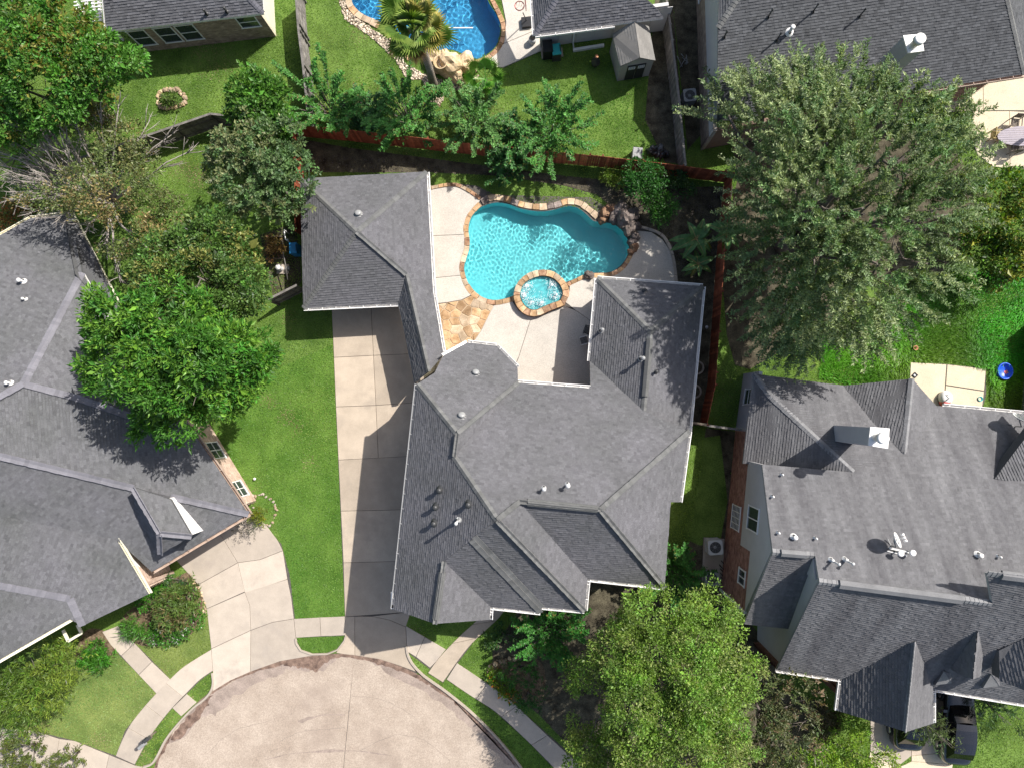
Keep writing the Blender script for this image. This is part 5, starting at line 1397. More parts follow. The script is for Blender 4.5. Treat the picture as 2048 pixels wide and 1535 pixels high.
fence('wood_fence', 'red stained wooden fence down the right side of the middle house', [(1466, 345), (1450, 500), (1431, 768), (1414, 849)], 1.85, 'fence_red', rail_side=1)
fence('wood_gate', 'short red wooden gate panel across the side yard right of the middle house', [(1377, 843), (1414, 849)], 1.8, 'fence_red', rails=(.4, 1.4), rail_side=-1, cap='fence_brown', cat='gate')
fence('wood_fence', 'short pale weathered fence panel between the red gate and the right house', [(1414, 850), (1484, 859)], 1.8, 'fence_grey', rails=(.4, 1.4), cap=True)
fence('wood_fence', 'short red fence left of the garage under the shrubby tree', [(583, 255), (589, 350), (590, 462)], 1.8, 'fence_red', rail_side=-1)
fence('wood_fence', 'short brown wooden fence slanting between the mid tree and the garage corner', [(536, 599), (594, 570)], 1.8, 'fence_brown', rails=(.5, 1.3), rail_side=-1, cap='fence_grey')
fence('wood_fence', 'narrow weathered fence running up between the top left brick house and the blue pool yard', [(590, -30), (597, 60), (606, 130), (612, 190), (618, 250)], 1.85, 'fence_grey', rail_side=1, cap=True)
fence('wood_fence', 'curving brown fence on the left with its corner peak above the striped shade', [(150, 320), (275, 278), (345, 254), (421, 228)], 1.8, 'fence_brown', rails=(.4, 1.2), rail_side=-1, cap='fence_grey')
fence('wood_fence', 'brown fence running from the corner peak to the red fence', [(421, 228), (500, 236), (582, 250)], 1.8, 'fence_brown', rails=(.4, 1.2), rail_side=-1, cap='fence_grey')
fence('wood_fence', 'grey weathered fence between the garden shed and the dark roofed top right house', [(1330, -30), (1344, 80), (1358, 200), (1371, 332)], 1.85, 'fence_grey', rails=(.35, 1.0, 1.6), rail_side=1, cap=True)
fence('wood_fence', 'short olive brown fence by the left house wall below the sparse tree', [(240, 565), (292, 538), (325, 525)], 1.7, 'fence_brown', rails=(.4, 1.2), rail_side=1)
fence('wood_fence', 'unseen fence past the right edge, placed for its shadow on the unmown yard', [(2096, 640), (2090, 740), (2084, 830)], 1.7, 'fence_grey', rails=(.4, 1.2), rail_side=1)  # stands out of view; placed so its shadow darkens the yard's edge
# ================================================================== TREES AND PLANTS
NLEAF = 0
def vnoise(p, seed, s):
    r = np.random.default_rng(seed); o = np.zeros(len(p))
    for i in range(7):
        k = r.normal(size=3); k /= np.linalg.norm(k); k *= s * r.uniform(.6, 1.8)
        o += np.sin(p @ k + r.uniform(0, 6.28))
    return o / 7 ** .5
def nrm(a): return a / np.maximum(1e-9, np.linalg.norm(a, axis=1, keepdims=True))
def leaf_cloud(name, pos, tipdir, length, width, normal, col, parent):
    """kite shaped leaves: arrays of base point, direction, size, facing and colour"""
    n = len(pos)
    t = nrm(tipdir); s = nrm(np.cross(t, normal)); up = np.cross(s, t)
    L = length[:, None]; W_ = width[:, None]
    V = np.empty((n, 4, 3), np.float32)
    V[:, 0] = pos; V[:, 1] = pos + t * L * .45 + s * W_ * .5 + up * L * .06; V[:, 2] = pos + t * L - up * L * .08; V[:, 3] = pos + t * L * .45 - s * W_ * .5 + up * L * .06
    F = np.arange(n * 4, dtype=np.int32).reshape(n, 4)
    me = np_mesh(name, V.reshape(-1, 3), F, M['leaf'], False)
    a = me.attributes.new('leaf_colour', 'FLOAT_COLOR', 'FACE')
    global NLEAF; NLEAF += n
    c = np.ones((n, 4), np.float32); c[:, :3] = np.clip(col, .004, .6)
    a.data.foreach_set('color', c.ravel())
    return obj(name, me, None, parent)
def crown_points(lobes, clump, seed, zmin=-.35, gap=.0, gap_s=1.0, inner=.25, dens=1.0, bump=.28, bump_s=1.5):
    """clump centres spread over the shells of ellipsoids; lobes: (x,y,z,rx,rz)"""
    r = np.random.default_rng(seed); C = []; D = []
    Ls = np.array(lobes)
    for x, y, z, rx, rz in lobes:
        n = int(dens * 2 * math.pi * rx * (rx + rz) / 2 * 1.25 / (clump * clump)) + 3
        zz = r.uniform(zmin, 1, n); a = r.uniform(0, 2 * math.pi, n); q = np.sqrt(1 - zz ** 2)
        d = np.stack([q * np.cos(a), q * np.sin(a), zz], 1)
        rad = np.where(r.uniform(size=n) < inner, r.uniform(.45, .85, n), r.uniform(.82, 1.06, n))
        p = np.array([x, y, z]) + d * rad[:, None] * np.array([rx, rx, rz])
        p = p + d * (np.clip(vnoise(p, seed, bump_s), -1.6, 1.3) * bump * min(1, rx))[:, None]
        C.append(p); D.append(d)
    C = np.concatenate(C); D = np.concatenate(D)
    keep = np.ones(len(C), bool)
    for x, y, z, rx, rz in lobes:
        q = (C - [x, y, z]) / [rx, rx, rz]; keep &= np.linalg.norm(q, axis=1) > .42
    if gap: keep &= vnoise(C, seed + 5, gap_s) > -1.6 + gap
    return C[keep], D[keep]
def crown(parent, lobes, seed, clump=.5, per=22, leaf=(.14, .06), twig=.45, out=.7, up=.5, droop=.0, col=(.06, .12, .03), cvar=.25, col2=None, c2=.0, spread=.22, gap=.5, gap_s=1.1, style='ball', zmin=-.35, dens=1.0, inner=.25, name='crown', bump=.28, bump_s=1.5, radial=0.0, minlen=.6):
    r = np.random.default_rng(seed)
    C, D = crown_points(lobes, clump, seed, zmin, gap, gap_s, inner, dens, bump, bump_s)
    n = len(C); rep = np.repeat(np.arange(n), per)
    ctr = np.average(np.array(lobes)[:, :3], axis=0, weights=np.array(lobes)[:, 3]); ctr[2] *= .7
    td = nrm(D * out + nrm(C - ctr) * radial + np.array([0, 0, up]) + r.normal(size=(n, 3)) * .30)
    tl = twig * r.uniform(.6, 1.35, n)
    N = n * per
    if style == 'ball':
        off = nrm(r.normal(size=(N, 3))) * (spread * 1.75 * r.uniform(0, 1, (N, 1)) ** .45) * (r.uniform(.7, 1.25, n)[rep])[:, None]
        pos = C[rep] + off * np.array([1, 1, .8])
        ld = nrm(off / spread * .6 + r.normal(size=(N, 3)) * .6 + D[rep] * .5 + np.array([0, 0, .15]))
    else:      # leaves set along a drooping shoot
        t = r.uniform(0, 1, N)
        pos = C[rep] + td[rep] * (t * tl[rep])[:, None] - np.array([0, 0, 1]) * (droop * tl[rep] * t * t)[:, None] + r.normal(size=(N, 3)) * spread * .3
        side = nrm(np.cross(td[rep], np.array([0, 0, 1.0]) + r.normal(size=(N, 3)) * .3)) * np.where(r.uniform(size=N) < .5, -1, 1)[:, None]
        ld = nrm(side * .9 + td[rep] * .8 + r.normal(size=(N, 3)) * .3)
    normal = nrm(r.normal(size=(N, 3)) * .55 + D[rep] * .5 + np.array([0, 0, .9]))
    sz = np.exp(r.normal(size=N) * .32); ln = leaf[0] * sz * r.uniform(.8, 1.2, N); wd = leaf[1] * sz * r.uniform(.75, 1.25, N)
    cc = np.array(col)[None] * (1 + cvar * r.normal(size=(n, 1)) * .6)[rep] * (1 + cvar * r.normal(size=(N, 1)) * .8)
    cc = cc * (1 + r.normal(size=(n, 3)) * .07)[rep]
    if col2 is not None and c2 > 0:
        k = (vnoise(C, seed + 9, .9) + r.normal(size=n) * .8) > (1.4 - 2.6 * c2)
        m_ = (k[rep] & (r.uniform(size=N) < .75)) | (r.uniform(size=N) < c2 * .15)
        cc[m_] = np.array(col2)[None] * (1 + cvar * r.normal(size=(m_.sum(), 1)))
    return leaf_cloud(name, pos, ld, ln, wd, normal, cc, parent)
def px_lobes(L, flat=.75):
    out = []
    for px, py, h, rp in L:
        p = P(px, py, h); rm = rp * (CAM_H - h) / 1365.33
        out.append((p.x, p.y, p.z, rm, rm * flat))
    return out
def trunk_and_limbs(parent, base, lobes, r0=.2, m='bark', seed=1, twigs=0, twig_len=1.5, twig_r=.02, limb_name='limb'):
    rnd = random.Random(seed)
    top = Vector(base) + Vector((0, 0, max(1.2, min(l[2] for l in lobes) * .55)))
    mb = MB(); b = Vector(base)
    pts = [b, b.lerp(top, .5) + Vector((rnd.uniform(-.1, .1), rnd.uniform(-.1, .1), 0)), top]
    mb.tube([pts[0] - Vector((0, 0, .1))] + pts[1:], [r0 * 1.35, r0, r0 * .8], 10)
    mb.build('trunk', M[m], parent)
    ml = MB()
    for x, y, z, rx, rz in lobes:
        e = Vector((x, y, z + rz * .2)); k = top.lerp(e, .5) + Vector((rnd.uniform(-.3, .3), rnd.uniform(-.3, .3), .3))
        ml.tube([top - Vector((0, 0, .15)), k, e], [r0 * .6, r0 * .4, r0 * .14], 6)
        for _ in range(3):
            d = Vector((rnd.gauss(0, 1), rnd.gauss(0, 1), rnd.uniform(0, .8))).normalized(); s = k.lerp(e, rnd.uniform(.2, .9))
            ml.tube([s, s + d * rx * .4, s + d * rx * .75 + Vector((0, 0, .1))], [r0 * .2, r0 * .12, r0 * .04], 5)
    ml.build('limbs', M[m], parent)
    return top
def tree(name, label, cat, lobes_px, seed, flat=.75, trunk=.18, base=None, group=None, bark='bark', **kw):
    lobes = px_lobes(lobes_px, flat)
    w_ = sum(l[3] for l in lobes); cx = sum(l[0] * l[3] for l in lobes) / w_; cy = sum(l[1] * l[3] for l in lobes) / w_
    b = (cx, cy, 0) if base is None else (P(*base).x, P(*base).y, 0)
    root = thing(name, label, cat, b, group)
    if trunk: trunk_and_limbs(root, b, lobes, trunk, bark, seed)
    crown(root, lobes, seed, **kw)
    return root

G_BRIGHT = (.058, .170, .020); G_DARK = (.035, .085, .018); G_OAK = (.150, .220, .092); G_YEL = (.145, .245, .036); G_CREPE = (.085, .235, .045); G_OLIVE = (.095, .115, .045); BROWN = (.17, .10, .045); GOLD = (.26, .20, .03)

# bright tree over the left roof
tree('shade_tree', 'bright green dense round tree overhanging the grey roof of the left house', 'tree', [(240, 640, 8.5, 62), (310, 625, 8.8, 60), (380, 640, 8.4, 55), (215, 700, 7.8, 52), (290, 690, 9.6, 75), (380, 700, 9.4, 78), (460, 690, 8.2, 62), (500, 720, 7.2, 44), (230, 765, 7.8, 55), (310, 770, 9.0, 72), (400, 770, 9.0, 72), (480, 770, 7.6, 52), (300, 825, 7.2, 42), (380, 825, 7.6, 45), (440, 815, 7.0, 40), (285, 851, 6.6, 20), (335, 870, 6.4, 14), (195, 665, 7.2, 30)], 101,
     flat=.8, trunk=.22, clump=.50, per=52, leaf=(.21, .085), spread=.20, bump=.42, bump_s=1.7, col=G_BRIGHT, cvar=.28, col2=(.13, .26, .03), c2=.32, gap=.80, gap_s=2.2)
# big live oak
tree('oak_tree', 'huge grey green oak with feathery shoots filling the upper right', 'tree', [(1445, 213, 3.4, 39), (1510, 203, 4.6, 53), (1600, 198, 6.6, 60), (1690, 208, 7.9, 62), (1790, 223, 9.0, 64), (1870, 258, 8.0, 53), (1590, 290, 6.2, 84), (1650, 290, 9.2, 88), (1770, 310, 11.0, 88), (1870, 340, 9.0, 63), (1559, 390, 5.4, 63), (1621, 410, 9.0, 92), (1720, 420, 11.3, 97), (1840, 430, 9.5, 75), (1905, 430, 7.5, 44), (1582, 500, 5.8, 72), (1652, 520, 9.1, 84), (1750, 530, 10.5, 81), (1850, 530, 8.5, 58), (1582, 594, 5.0, 58), (1636, 610, 7.1, 66), (1715, 615, 8.3, 62), (1800, 594, 8.0, 53), (1559, 652, 3.8, 39), (1597, 669, 4.2, 44), (1650, 669, 5.7, 42), (1720, 669, 6.1, 35), (1468, 265, 3.0, 31), (1724, 430, 9.2, 62), (1700, 350, 9.5, 60)], 102,
     flat=.62, trunk=.38, clump=.62, per=105, leaf=(.13, .052), twig=1.35, out=.55, radial=1.1, up=.34, droop=.28, spread=.15, bump=.6, bump_s=.9, style='spray', col=G_OAK, cvar=.26, col2=(.30, .36, .17), c2=.34, gap=.42, gap_s=1.1, inner=.4, dens=2.0)
# front garden tree
tree('shade_tree', 'large yellow green tree with a lumpy crown in front of the middle house', 'tree', [(1290, 1245, 6.5, 62), (1360, 1250, 6.5, 55), (1425, 1225, 6, 40), (1240, 1300, 6.8, 60), (1320, 1310, 8.2, 75), (1400, 1300, 8.0, 72), (1465, 1300, 6.8, 52), (1210, 1370, 6.0, 58), (1290, 1385, 8.5, 80), (1380, 1385, 8.8, 82), (1455, 1375, 7.4, 62), (1190, 1440, 5.4, 48), (1260, 1455, 7.5, 75), (1350, 1460, 8.4, 80), (1430, 1450, 7.6, 68), (1290, 1520, 7.0, 66), (1380, 1530, 7.6, 70), (1220, 1510, 5.6, 50), (1455, 1520, 6.4, 55), (1496, 1340, 5, 26), (1175, 1500, 5, 36)], 103,
     flat=.72, trunk=.26, clump=.46, per=92, leaf=(.098, .056), spread=.23, bump=.6, bump_s=1.5, col=G_YEL, cvar=.32, col2=(.22, .26, .08), c2=.30, gap=.85, gap_s=1.6)
tree('small_tree', 'thin olive grey tree between the yellow green tree and the right house', 'tree', [(1530, 1400, 4.5, 45), (1590, 1400, 4.2, 42), (1510, 1470, 4.5, 48), (1575, 1465, 4.6, 52), (1545, 1520, 4.3, 48), (1610, 1440, 3.6, 30), (1490, 1530, 4, 36)], 104, flat=.7, trunk=.1, clump=.42, per=28, leaf=(.16, .06), twig=.7, out=.9, up=.5, droop=.2, style='spray', spread=.25, col=G_OLIVE, cvar=.3, col2=(.17, .12, .07), c2=.3, gap=.9, gap_s=1.4)
# left middle trees
tree('shade_tree', 'dark green tree with yellow specks between the left house and the garage', 'tree', [(345, 500, 6, 55), (420, 480, 6, 52), (475, 500, 5.2, 46), (330, 560, 6, 50), (400, 555, 7, 66), (475, 570, 6, 58), (500, 610, 5, 42), (430, 620, 6, 50), (350, 600, 5.5, 40), (320, 500, 5, 36)], 105, flat=.75, trunk=.2, clump=.46, per=46, leaf=(.16, .09), spread=.21, bump=.42, col=(.075, .145, .030), cvar=.35, col2=(.19, .20, .05), c2=.22, gap=.85, gap_s=1.7)
tree('crape_myrtle', 'round grey green tree against the left wall of the garage', 'tree', [(480, 290, 5, 52), (540, 300, 5.2, 55), (510, 350, 5.6, 66), (570, 350, 4.6, 48), (450, 320, 4.2, 36), (520, 400, 4.6, 50), (560, 410, 4.2, 36), (590, 390, 3.6, 26)], 106, flat=.72, trunk=.12, clump=.38, per=34, leaf=(.15, .085), twig=.5, style='spray', out=.9, up=.5, droop=.25, spread=.25, col=(.10, .17, .06), cvar=.28, col2=(.17, .19, .08), c2=.15, gap=.65, gap_s=1.6, bump=.38)
tree('small_tree', 'light green loose upright tree beside the fence corner left of the feathery row', 'tree', [(500, 180, 4.2, 34), (545, 190, 4.4, 34), (525, 220, 4.6, 42), (560, 240, 4, 30), (490, 225, 3.6, 28), (540, 262, 3.6, 26)], 107, flat=.9, trunk=.08, clump=.34, per=24, leaf=(.19, .10), spread=.17, col=(.07, .175, .022), cvar=.3, gap=.6, gap_s=2.0)
tree('shade_tree', 'large leafy green tree filling the top left corner', 'tree', [(20, 40, 7, 60), (90, 40, 7.5, 62), (150, 50, 7, 52), (60, 110, 8, 72), (140, 120, 7.5, 66), (210, 110, 6.5, 48), (255, 120, 5.5, 38), (20, 170, 7, 60), (100, 180, 7.2, 62), (170, 170, 6, 45), (30, 235, 6, 48), (90, 235, 6, 40), (0, 270, 5, 50), (15, 330, 4, 40)], 108, flat=.8, trunk=.22, clump=.48, per=48, leaf=(.18, .09), spread=.21, bump=.45, col=(.075, .195, .026), cvar=.32, col2=(.17, .17, .03), c2=.2, gap=.8, gap_s=1.7)

# sparse tree with bare grey branches
def sparse_tree():
    lob = px_lobes([(190, 230, 4.5, 42), (255, 280, 4.2, 46), (215, 330, 5.6, 40), (290, 330, 4, 42), (235, 390, 6, 48), (300, 395, 4, 40), (200, 420, 6, 40), (265, 450, 5.6, 44), (330, 420, 3.2, 36), (150, 250, 4.5, 34), (310, 270, 3.4, 24), (120, 300, 4.6, 30), (225, 490, 4.6, 26), (300, 480, 3.6, 38), (120, 395, 5.6, 30), (70, 400, 5.4, 24), (165, 350, 5.4, 36), (205, 450, 6.0, 34), (160, 425, 6.0, 30)], .6)
    b = P(255, 420)
    root = thing('sparse_tree', 'half bare tree with long grey branches sweeping up to the left over the left house', 'tree', (b.x, b.y, 0))
    rnd = random.Random(4)
    top = Vector((b.x, b.y, 1.6)); mb = MB(); mb.tube([Vector((b.x, b.y, -.1)), Vector((b.x + .05, b.y, .8)), top], [.24, .2, .17], 10); mb.build('trunk', M['twig_grey'], root)
    ml = MB()
    tips = [(60, 195, 6), (25, 240, 6), (10, 275, 5.6), (100, 225, 6), (0, 330, 5), (-20, 355, 4.6), (20, 385, 4.2), (60, 340, 5), (150, 240, 5.6), (200, 200, 5.4), (240, 190, 5), (350, 265, 4), (385, 300, 3.8), (300, 240, 4.6), (60, 280, 5.6), (110, 330, 5.2), (40, 310, 5), (240, 560, 3.2), (215, 520, 3.4), (300, 500, 3.4), (150, 390, 4.6), (90, 390, 4.4), (130, 265, 5.8), (30, 360, 4.6), (10, 400, 5), (60, 425, 5.4), (110, 440, 5.6), (-10, 300, 5.4), (40, 215, 6), (75, 250, 6), (20, 345, 5.2), (170, 470, 5.6), (80, 365, 5.4), (130, 300, 6)]
    for px_, py_, h_ in tips:
        e = P(px_, py_, h_); k = top.lerp(e, .45) + Vector((rnd.uniform(-.25, .25), rnd.uniform(-.25, .25), .5))
        pts = [top, top.lerp(k, .6) + Vector((0, 0, .15)), k, k.lerp(e, .5) + Vector((rnd.uniform(-.15, .15), rnd.uniform(-.15, .15), .1)), e]
        ml.tube(pts, [.10, .085, .062, .042, .016], 6)
        d0 = (e - k)
        for _ in range(12):
            t = rnd.uniform(.05, .95); s = k.lerp(e, t); d = (d0.normalized() + Vector((rnd.gauss(0, .45), rnd.gauss(0, .45), rnd.gauss(.1, .35)))).normalized(); L = rnd.uniform(.5, 1.5)
            q = s + d * L * .5 + Vector((0, 0, rnd.uniform(-.1, .15)))
            ml.tube([s, q, s + d * L], [.03, .02, .007], 4)
            for _ in range(2):
                d2 = (d + Vector((rnd.gauss(0, .6), rnd.gauss(0, .6), rnd.gauss(0, .4)))).normalized(); ml.tube([q, q + d2 * rnd.uniform(.25, .6)], [.011, .004], 4)
    ml.build('bare_branches', M['twig_grey'], root)
    crown(root, lob, 110, clump=.42, per=34, leaf=(.13, .065), spread=.23, bump=.45, col=(.13, .165, .055), cvar=.35, col2=(.26, .20, .08), c2=.28, gap=.8, gap_s=1.6)
sparse_tree()

# crape myrtles with arching shoots behind the pool
def crape(label, centre, h, rad, seed, n=38, col=G_CREPE, group='feathery crape myrtles along the red fence', base=None, shoot=1.05, per=100, droop=.5):
    c = P(*centre, h * .45); b = P(*centre, 0) if base is None else P(*base, 0)
    root = thing('crape_myrtle', label, 'tree', (c.x, c.y, 0), group)
    rnd = random.Random(seed); r = np.random.default_rng(seed)
    rm = rad * (CAM_H - h * .6) / 1365.33
    ms = MB()
    pos = []; ld = []; nn = []; tone = []
    for i in range(n):
        a = 2 * math.pi * i / n + rnd.uniform(-.25, .25); q = rnd.uniform(.35, 1.08) * shoot
        el = rnd.uniform(.45, .95)
        s = Vector((c.x + rnd.uniform(-.12, .12), c.y + rnd.uniform(-.12, .12), rnd.uniform(.2, .5) * h * .4))
        e = Vector((c.x + math.cos(a) * rm * q, c.y + math.sin(a) * rm * q, h * el * rnd.uniform(.75, 1.0)))
        m_ = s.lerp(e, .55) + Vector((0, 0, droop * rnd.uniform(.6, 1.1)))
        pts = [s, s.lerp(m_, .5) + Vector((0, 0, .2)), m_, m_.lerp(e, .6) + Vector((0, 0, .12)), e]
        ms.tube([Vector((c.x, c.y, 0))] + pts, [.05, .04, .03, .022, .014, .005], 5)
        k = 3
        for sub in range(k):
            t0 = rnd.uniform(.25, .6); A = pts[2].lerp(pts[4], t0) if sub else pts[2]
            B = e if sub == 0 else e + Vector((rnd.gauss(0, .35), rnd.gauss(0, .35), rnd.gauss(-.05, .2)))
            d = np.array((B - A).normalized()); L = (B - A).length
            npr = int(per * max(.4, L) * (1.25 if sub == 0 else .8))
            t = r.uniform(0, 1.02, npr)
            p_ = np.array(A)[None] + d[None] * (t * L)[:, None] + np.array([0, 0, .14])[None] * np.sin(t * math.pi)[:, None]
            side = np.cross(d, [0, 0, 1.0]); side /= max(1e-6, np.linalg.norm(side))
            sg = np.where(r.uniform(size=npr) < .5, -1, 1)[:, None]
            pos.append(p_ + r.normal(size=(npr, 3)) * .03); ld.append(side[None] * sg * .95 + d[None] * .7 + r.normal(size=(npr, 3)) * .25)
            nn.append(np.array([0, 0, 1.0])[None] + r.normal(size=(npr, 3)) * .35); tone.append(np.full(npr, rnd.gauss(1, .18)))
    ms.build('stem', M['bark'], root)
    pos = np.concatenate(pos); ld = np.concatenate(ld); nn = np.concatenate(nn); tone = np.concatenate(tone)
    N = len(pos)
    cc = np.array(col)[None] * tone[:, None] * (1 + .22 * r.normal(size=(N, 1)))
    k = r.uniform(size=N) < .06; cc[k] = np.array((.17, .16, .04))
    leaf_cloud('crown', pos, ld, .16 * r.uniform(.65, 1.25, N), .08 * r.uniform(.7, 1.3, N), nrm(nn), cc, root)
    # inner foliage
    crown(root, [(c.x, c.y, h * .42, rm * .50, h * .32)], seed + 500, clump=.34, per=22, leaf=(.14, .065), spread=.2, col=tuple(v * .9 for v in col), cvar=.3, gap=.5, name='inner_foliage')
    return root
crape('leftmost feathery crape myrtle by the fence end in the row behind the pool', (655, 215), 4.0, 82, 201)
crape('feathery crape myrtle beside the tall palm trunk in the row behind the pool', (812, 232), 4.0, 78, 202)
crape('third feathery crape myrtle from the left below the fan palm', (945, 240), 3.8, 74, 203, col=(.11, .24, .06))
crape('feathery crape myrtle in the row nearest the shaded lawn by the shed', (1105, 262), 4.0, 84, 204)
crape('small dark feathery crape myrtle low between two others in the row', (1022, 290), 2.8, 55, 205, col=(.06, .17, .04))
crape('small feathery crape myrtle squeezed between the first two of the row', (735, 232), 2.6, 46, 206, col=(.06, .16, .05))
crape('feathery crape myrtle in front of the white gutter of the middle house', (1102, 1255), 3.4, 70, 207, group=None, col=(.055, .195, .03))
crape('feathery crape myrtle at the right front corner of the middle house', (1348, 1140), 3.2, 62, 208, group=None, col=(.06, .185, .034))
crape('small feathery crape myrtle standing in the dark bed under the red fence', (1015, 338), 1.6, 34, 209, group=None, col=(.035, .11, .022), n=16)

# palms
def fan_leaf(root, o, tip, size, col, seed, dead=False, seg=26, petiole_m='palm_trunk'):
    r = random.Random(seed); o = Vector(o); tip = Vector(tip); d = (tip - o).normalized()
    up = Vector((0, 0, 1)) if abs(d.z) < .95 else Vector((0, 1, 0))
    s = d.cross(up).normalized(); n = s.cross(d)
    V = []; F = []; C = []
    pw = .03
    V += [tuple(o - s * pw), tuple(o + s * pw), tuple(tip + s * pw), tuple(tip - s * pw)]; F.append((0, 1, 2, 3)); C.append(tuple(c * 1.3 for c in col))
    span = R_(250 if not dead else 170)
    for i in range(seg):
        a0 = -span / 2 + span * i / seg; a1 = a0 + span / seg; am = (a0 + a1) / 2
        L = size * (1 - .22 * abs(am) / (span / 2)) * r.uniform(.9, 1.08)
        def dirv(a, k=0): return d * math.cos(a) + s * math.sin(a) + n * k
        b = len(V); hinge = L * .58
        fold = .05 * size
        p0 = tip; pa = tip + dirv(a0) * hinge + n * (-fold); pb = tip + dirv(a1) * hinge + n * (-fold); pm = tip + dirv(am) * hinge + n * fold
        e = tip + dirv(am) * L - Vector((0, 0, 1)) * (L * (.14 if not dead else .4)) * r.uniform(.5, 1.4) 
        e += s * r.gauss(0, .03 * size)
        V += [tuple(p0), tuple(pa), tuple(pm), tuple(pb), tuple(e)]
        F += [(b, b + 1, b + 2), (b, b + 2, b + 3), (b + 1, b + 4, b + 2), (b + 2, b + 4, b + 3)]
        t = r.gauss(1, .12); cl = tuple(c * t for c in col); yl = tuple(min(.6, x * y) for x, y in zip(cl, (1.9, 1.5, 1.6)))
        C += [cl, cl, yl, yl]
    me = bpy.data.meshes.new('frond'); me.from_pydata(V, [], F); me.materials.append(M['leaf'])
    a = me.attributes.new('leaf_colour', 'FLOAT_COLOR', 'FACE'); a.data.foreach_set('color', [x for c in C for x in (*[max(.004, v) for v in c], 1)])
    return obj('frond', me, None, root)
def palm():
    b = P(868, 176); hd = P(826, 58, 7.6)
    root = thing('palm_tree', 'tall fan palm with a leaning bare trunk beside the blue pool', 'palm tree', (b.x, b.y, 0))
    mb = MB(); pts = [b.lerp(hd, t) + Vector((math.sin(t * 3) * .15, 0, 0)) for t in (0, .15, .35, .6, .85, 1)]
    mb.tube(pts, [.36, .26, .21, .19, .2, .24], 14); tr = mb.build('trunk', M['palm_trunk'], root)
    rb_ = MB()
    for i in range(34):
        t = .08 + i * .026; p = b.lerp(hd, t); rb_.lathe((p.x + math.sin(t * 3) * .15, p.y, p.z), [(.22, -.02), (.245 - .03 * min(1, t * 2), 0), (.2, .04)], 12)
    rb_.build('trunk_rings', M['palm_trunk'], tr)
    r = random.Random(5)
    n = 26
    for i in range(n):
        a = i * 2.399 + r.uniform(-.25, .25); el = 1.42 - 1.95 * i / n + r.uniform(-.12, .12)
        L = r.uniform(.85, 1.55) * (1.0 if i > 6 else .6)
        d = Vector((math.cos(a) * math.cos(el), math.sin(a) * math.cos(el), math.sin(el)))
        tip = hd + d * L; dead = i > n - 5
        col = (.12, .21, .04) if not dead else (.26, .19, .085)
        if i % 5 == 3 and not dead: col = (.19, .21, .05)
        fan_leaf(root, hd, tip, r.uniform(.95, 1.2) * (.85 if dead else 1), col, i, dead)
    for i in range(16):
        a = r.uniform(0, 6.28); d = Vector((math.cos(a) * .75, math.sin(a) * .75, -.75)); fan_leaf(root, hd - Vector((0, 0, .2)), hd + d * r.uniform(.5, .8) - Vector((0, 0, .3)), .75, (.22, .17, .10), 90 + i, True, 14)
palm()
def fan_palm(label, px, h, n, seed, size=.8, L=.7, col=(.07, .17, .02)):
    b = P(*px, 0); root = thing('fan_palm', label, 'palm', (b.x, b.y, 0))
    hd = Vector((b.x, b.y, h)); mb = MB(); mb.tube([b, hd], [.16, .12], 10); mb.build('trunk', M['palm_trunk'], root)
    r = random.Random(seed)
    for i in range(n):
        a = i * 2.399 + seed; el = r.uniform(.0, .75); d = Vector((math.cos(a) * math.cos(el), math.sin(a) * math.cos(el), math.sin(el)))
        fan_leaf(root, hd, hd + d * L * r.uniform(.8, 1.2), size * r.uniform(.85, 1.1), tuple(c * r.uniform(.8, 1.2) for c in col), seed * 50 + i)
    return root
fan_palm('low fan palm with bright green fans right of the boulder fountain', (972, 172), .9, 9, 3)
# small palm at the foot of the fence, bananas
def banana(label, px, h, n, seed, L=1.5, group='banana plants by the pool deck'):
    b = P(*px, 0); root = thing('banana_plant', label, 'plant', (b.x, b.y, 0), group)
    mb = MB(); hd = Vector((b.x, b.y, h)); mb.tube([b, hd], [.12, .08], 10); mb.build('stem', M['bark'], root)
    r = random.Random(seed)
    for i in range(n):
        a = i * 2.399 + seed + r.uniform(-.3, .3); el = r.uniform(.25, .8); LL = L * r.uniform(.75, 1.1); wd = LL * .17
        d = Vector((math.cos(a), math.sin(a), 0)); s = Vector((-d.y, d.x, 0))
        V = []; F = []; C = []
        m_ = 12
        for k in range(m_ + 1):
            t = k / m_; p = hd + d * (LL * (t * math.cos(el * (1 - .3 * t)))) + Vector((0, 0, LL * (math.sin(el) * t - .85 * t * t * .75)))
            w_ = wd * (math.sin(math.pi * min(1, (t + .02) ** .75)) ** .7 if t > .12 else .08)
            ph = Vector((0, 0, .28 * w_))
            V += [tuple(p - s * w_ + ph), tuple(p), tuple(p + s * w_ + ph)]
        for k in range(m_):
            o = k * 3; F += [(o, o + 1, o + 4, o + 3), (o + 1, o + 2, o + 5, o + 4)]
            t = r.uniform(.75, 1.25); c = (.085 * t, .18 * t, .055 * t) if i != n - 1 else (.17 * t, .17 * t, .03 * t); C += [c, c]
        me = bpy.data.meshes.new('banana_leaf'); me.from_pydata(V, [], F); me.materials.append(M['leaf'])
        at = me.attributes.new('leaf_colour', 'FLOAT_COLOR', 'FACE'); at.data.foreach_set('color', [x for c in C for x in (*c, 1)])
        lf = obj('banana_leaf', me, None, root)
        mr = MB(); mr.tube([V[k * 3 + 1] for k in range(m_)], [.022 * (1 - k / m_) + .004 for k in range(m_)], 4); mr.build('midrib', M['wood_yellow'], lf)
    return root
banana('large leaved banana plant nearest the pool deck', (1380, 490), 1.5, 11, 1)
banana('banana plant growing close against the red side fence', (1438, 480), 1.6, 10, 2)
banana('lower banana plant above the corner of the roof', (1388, 535), 1.0, 9, 4, 1.2)

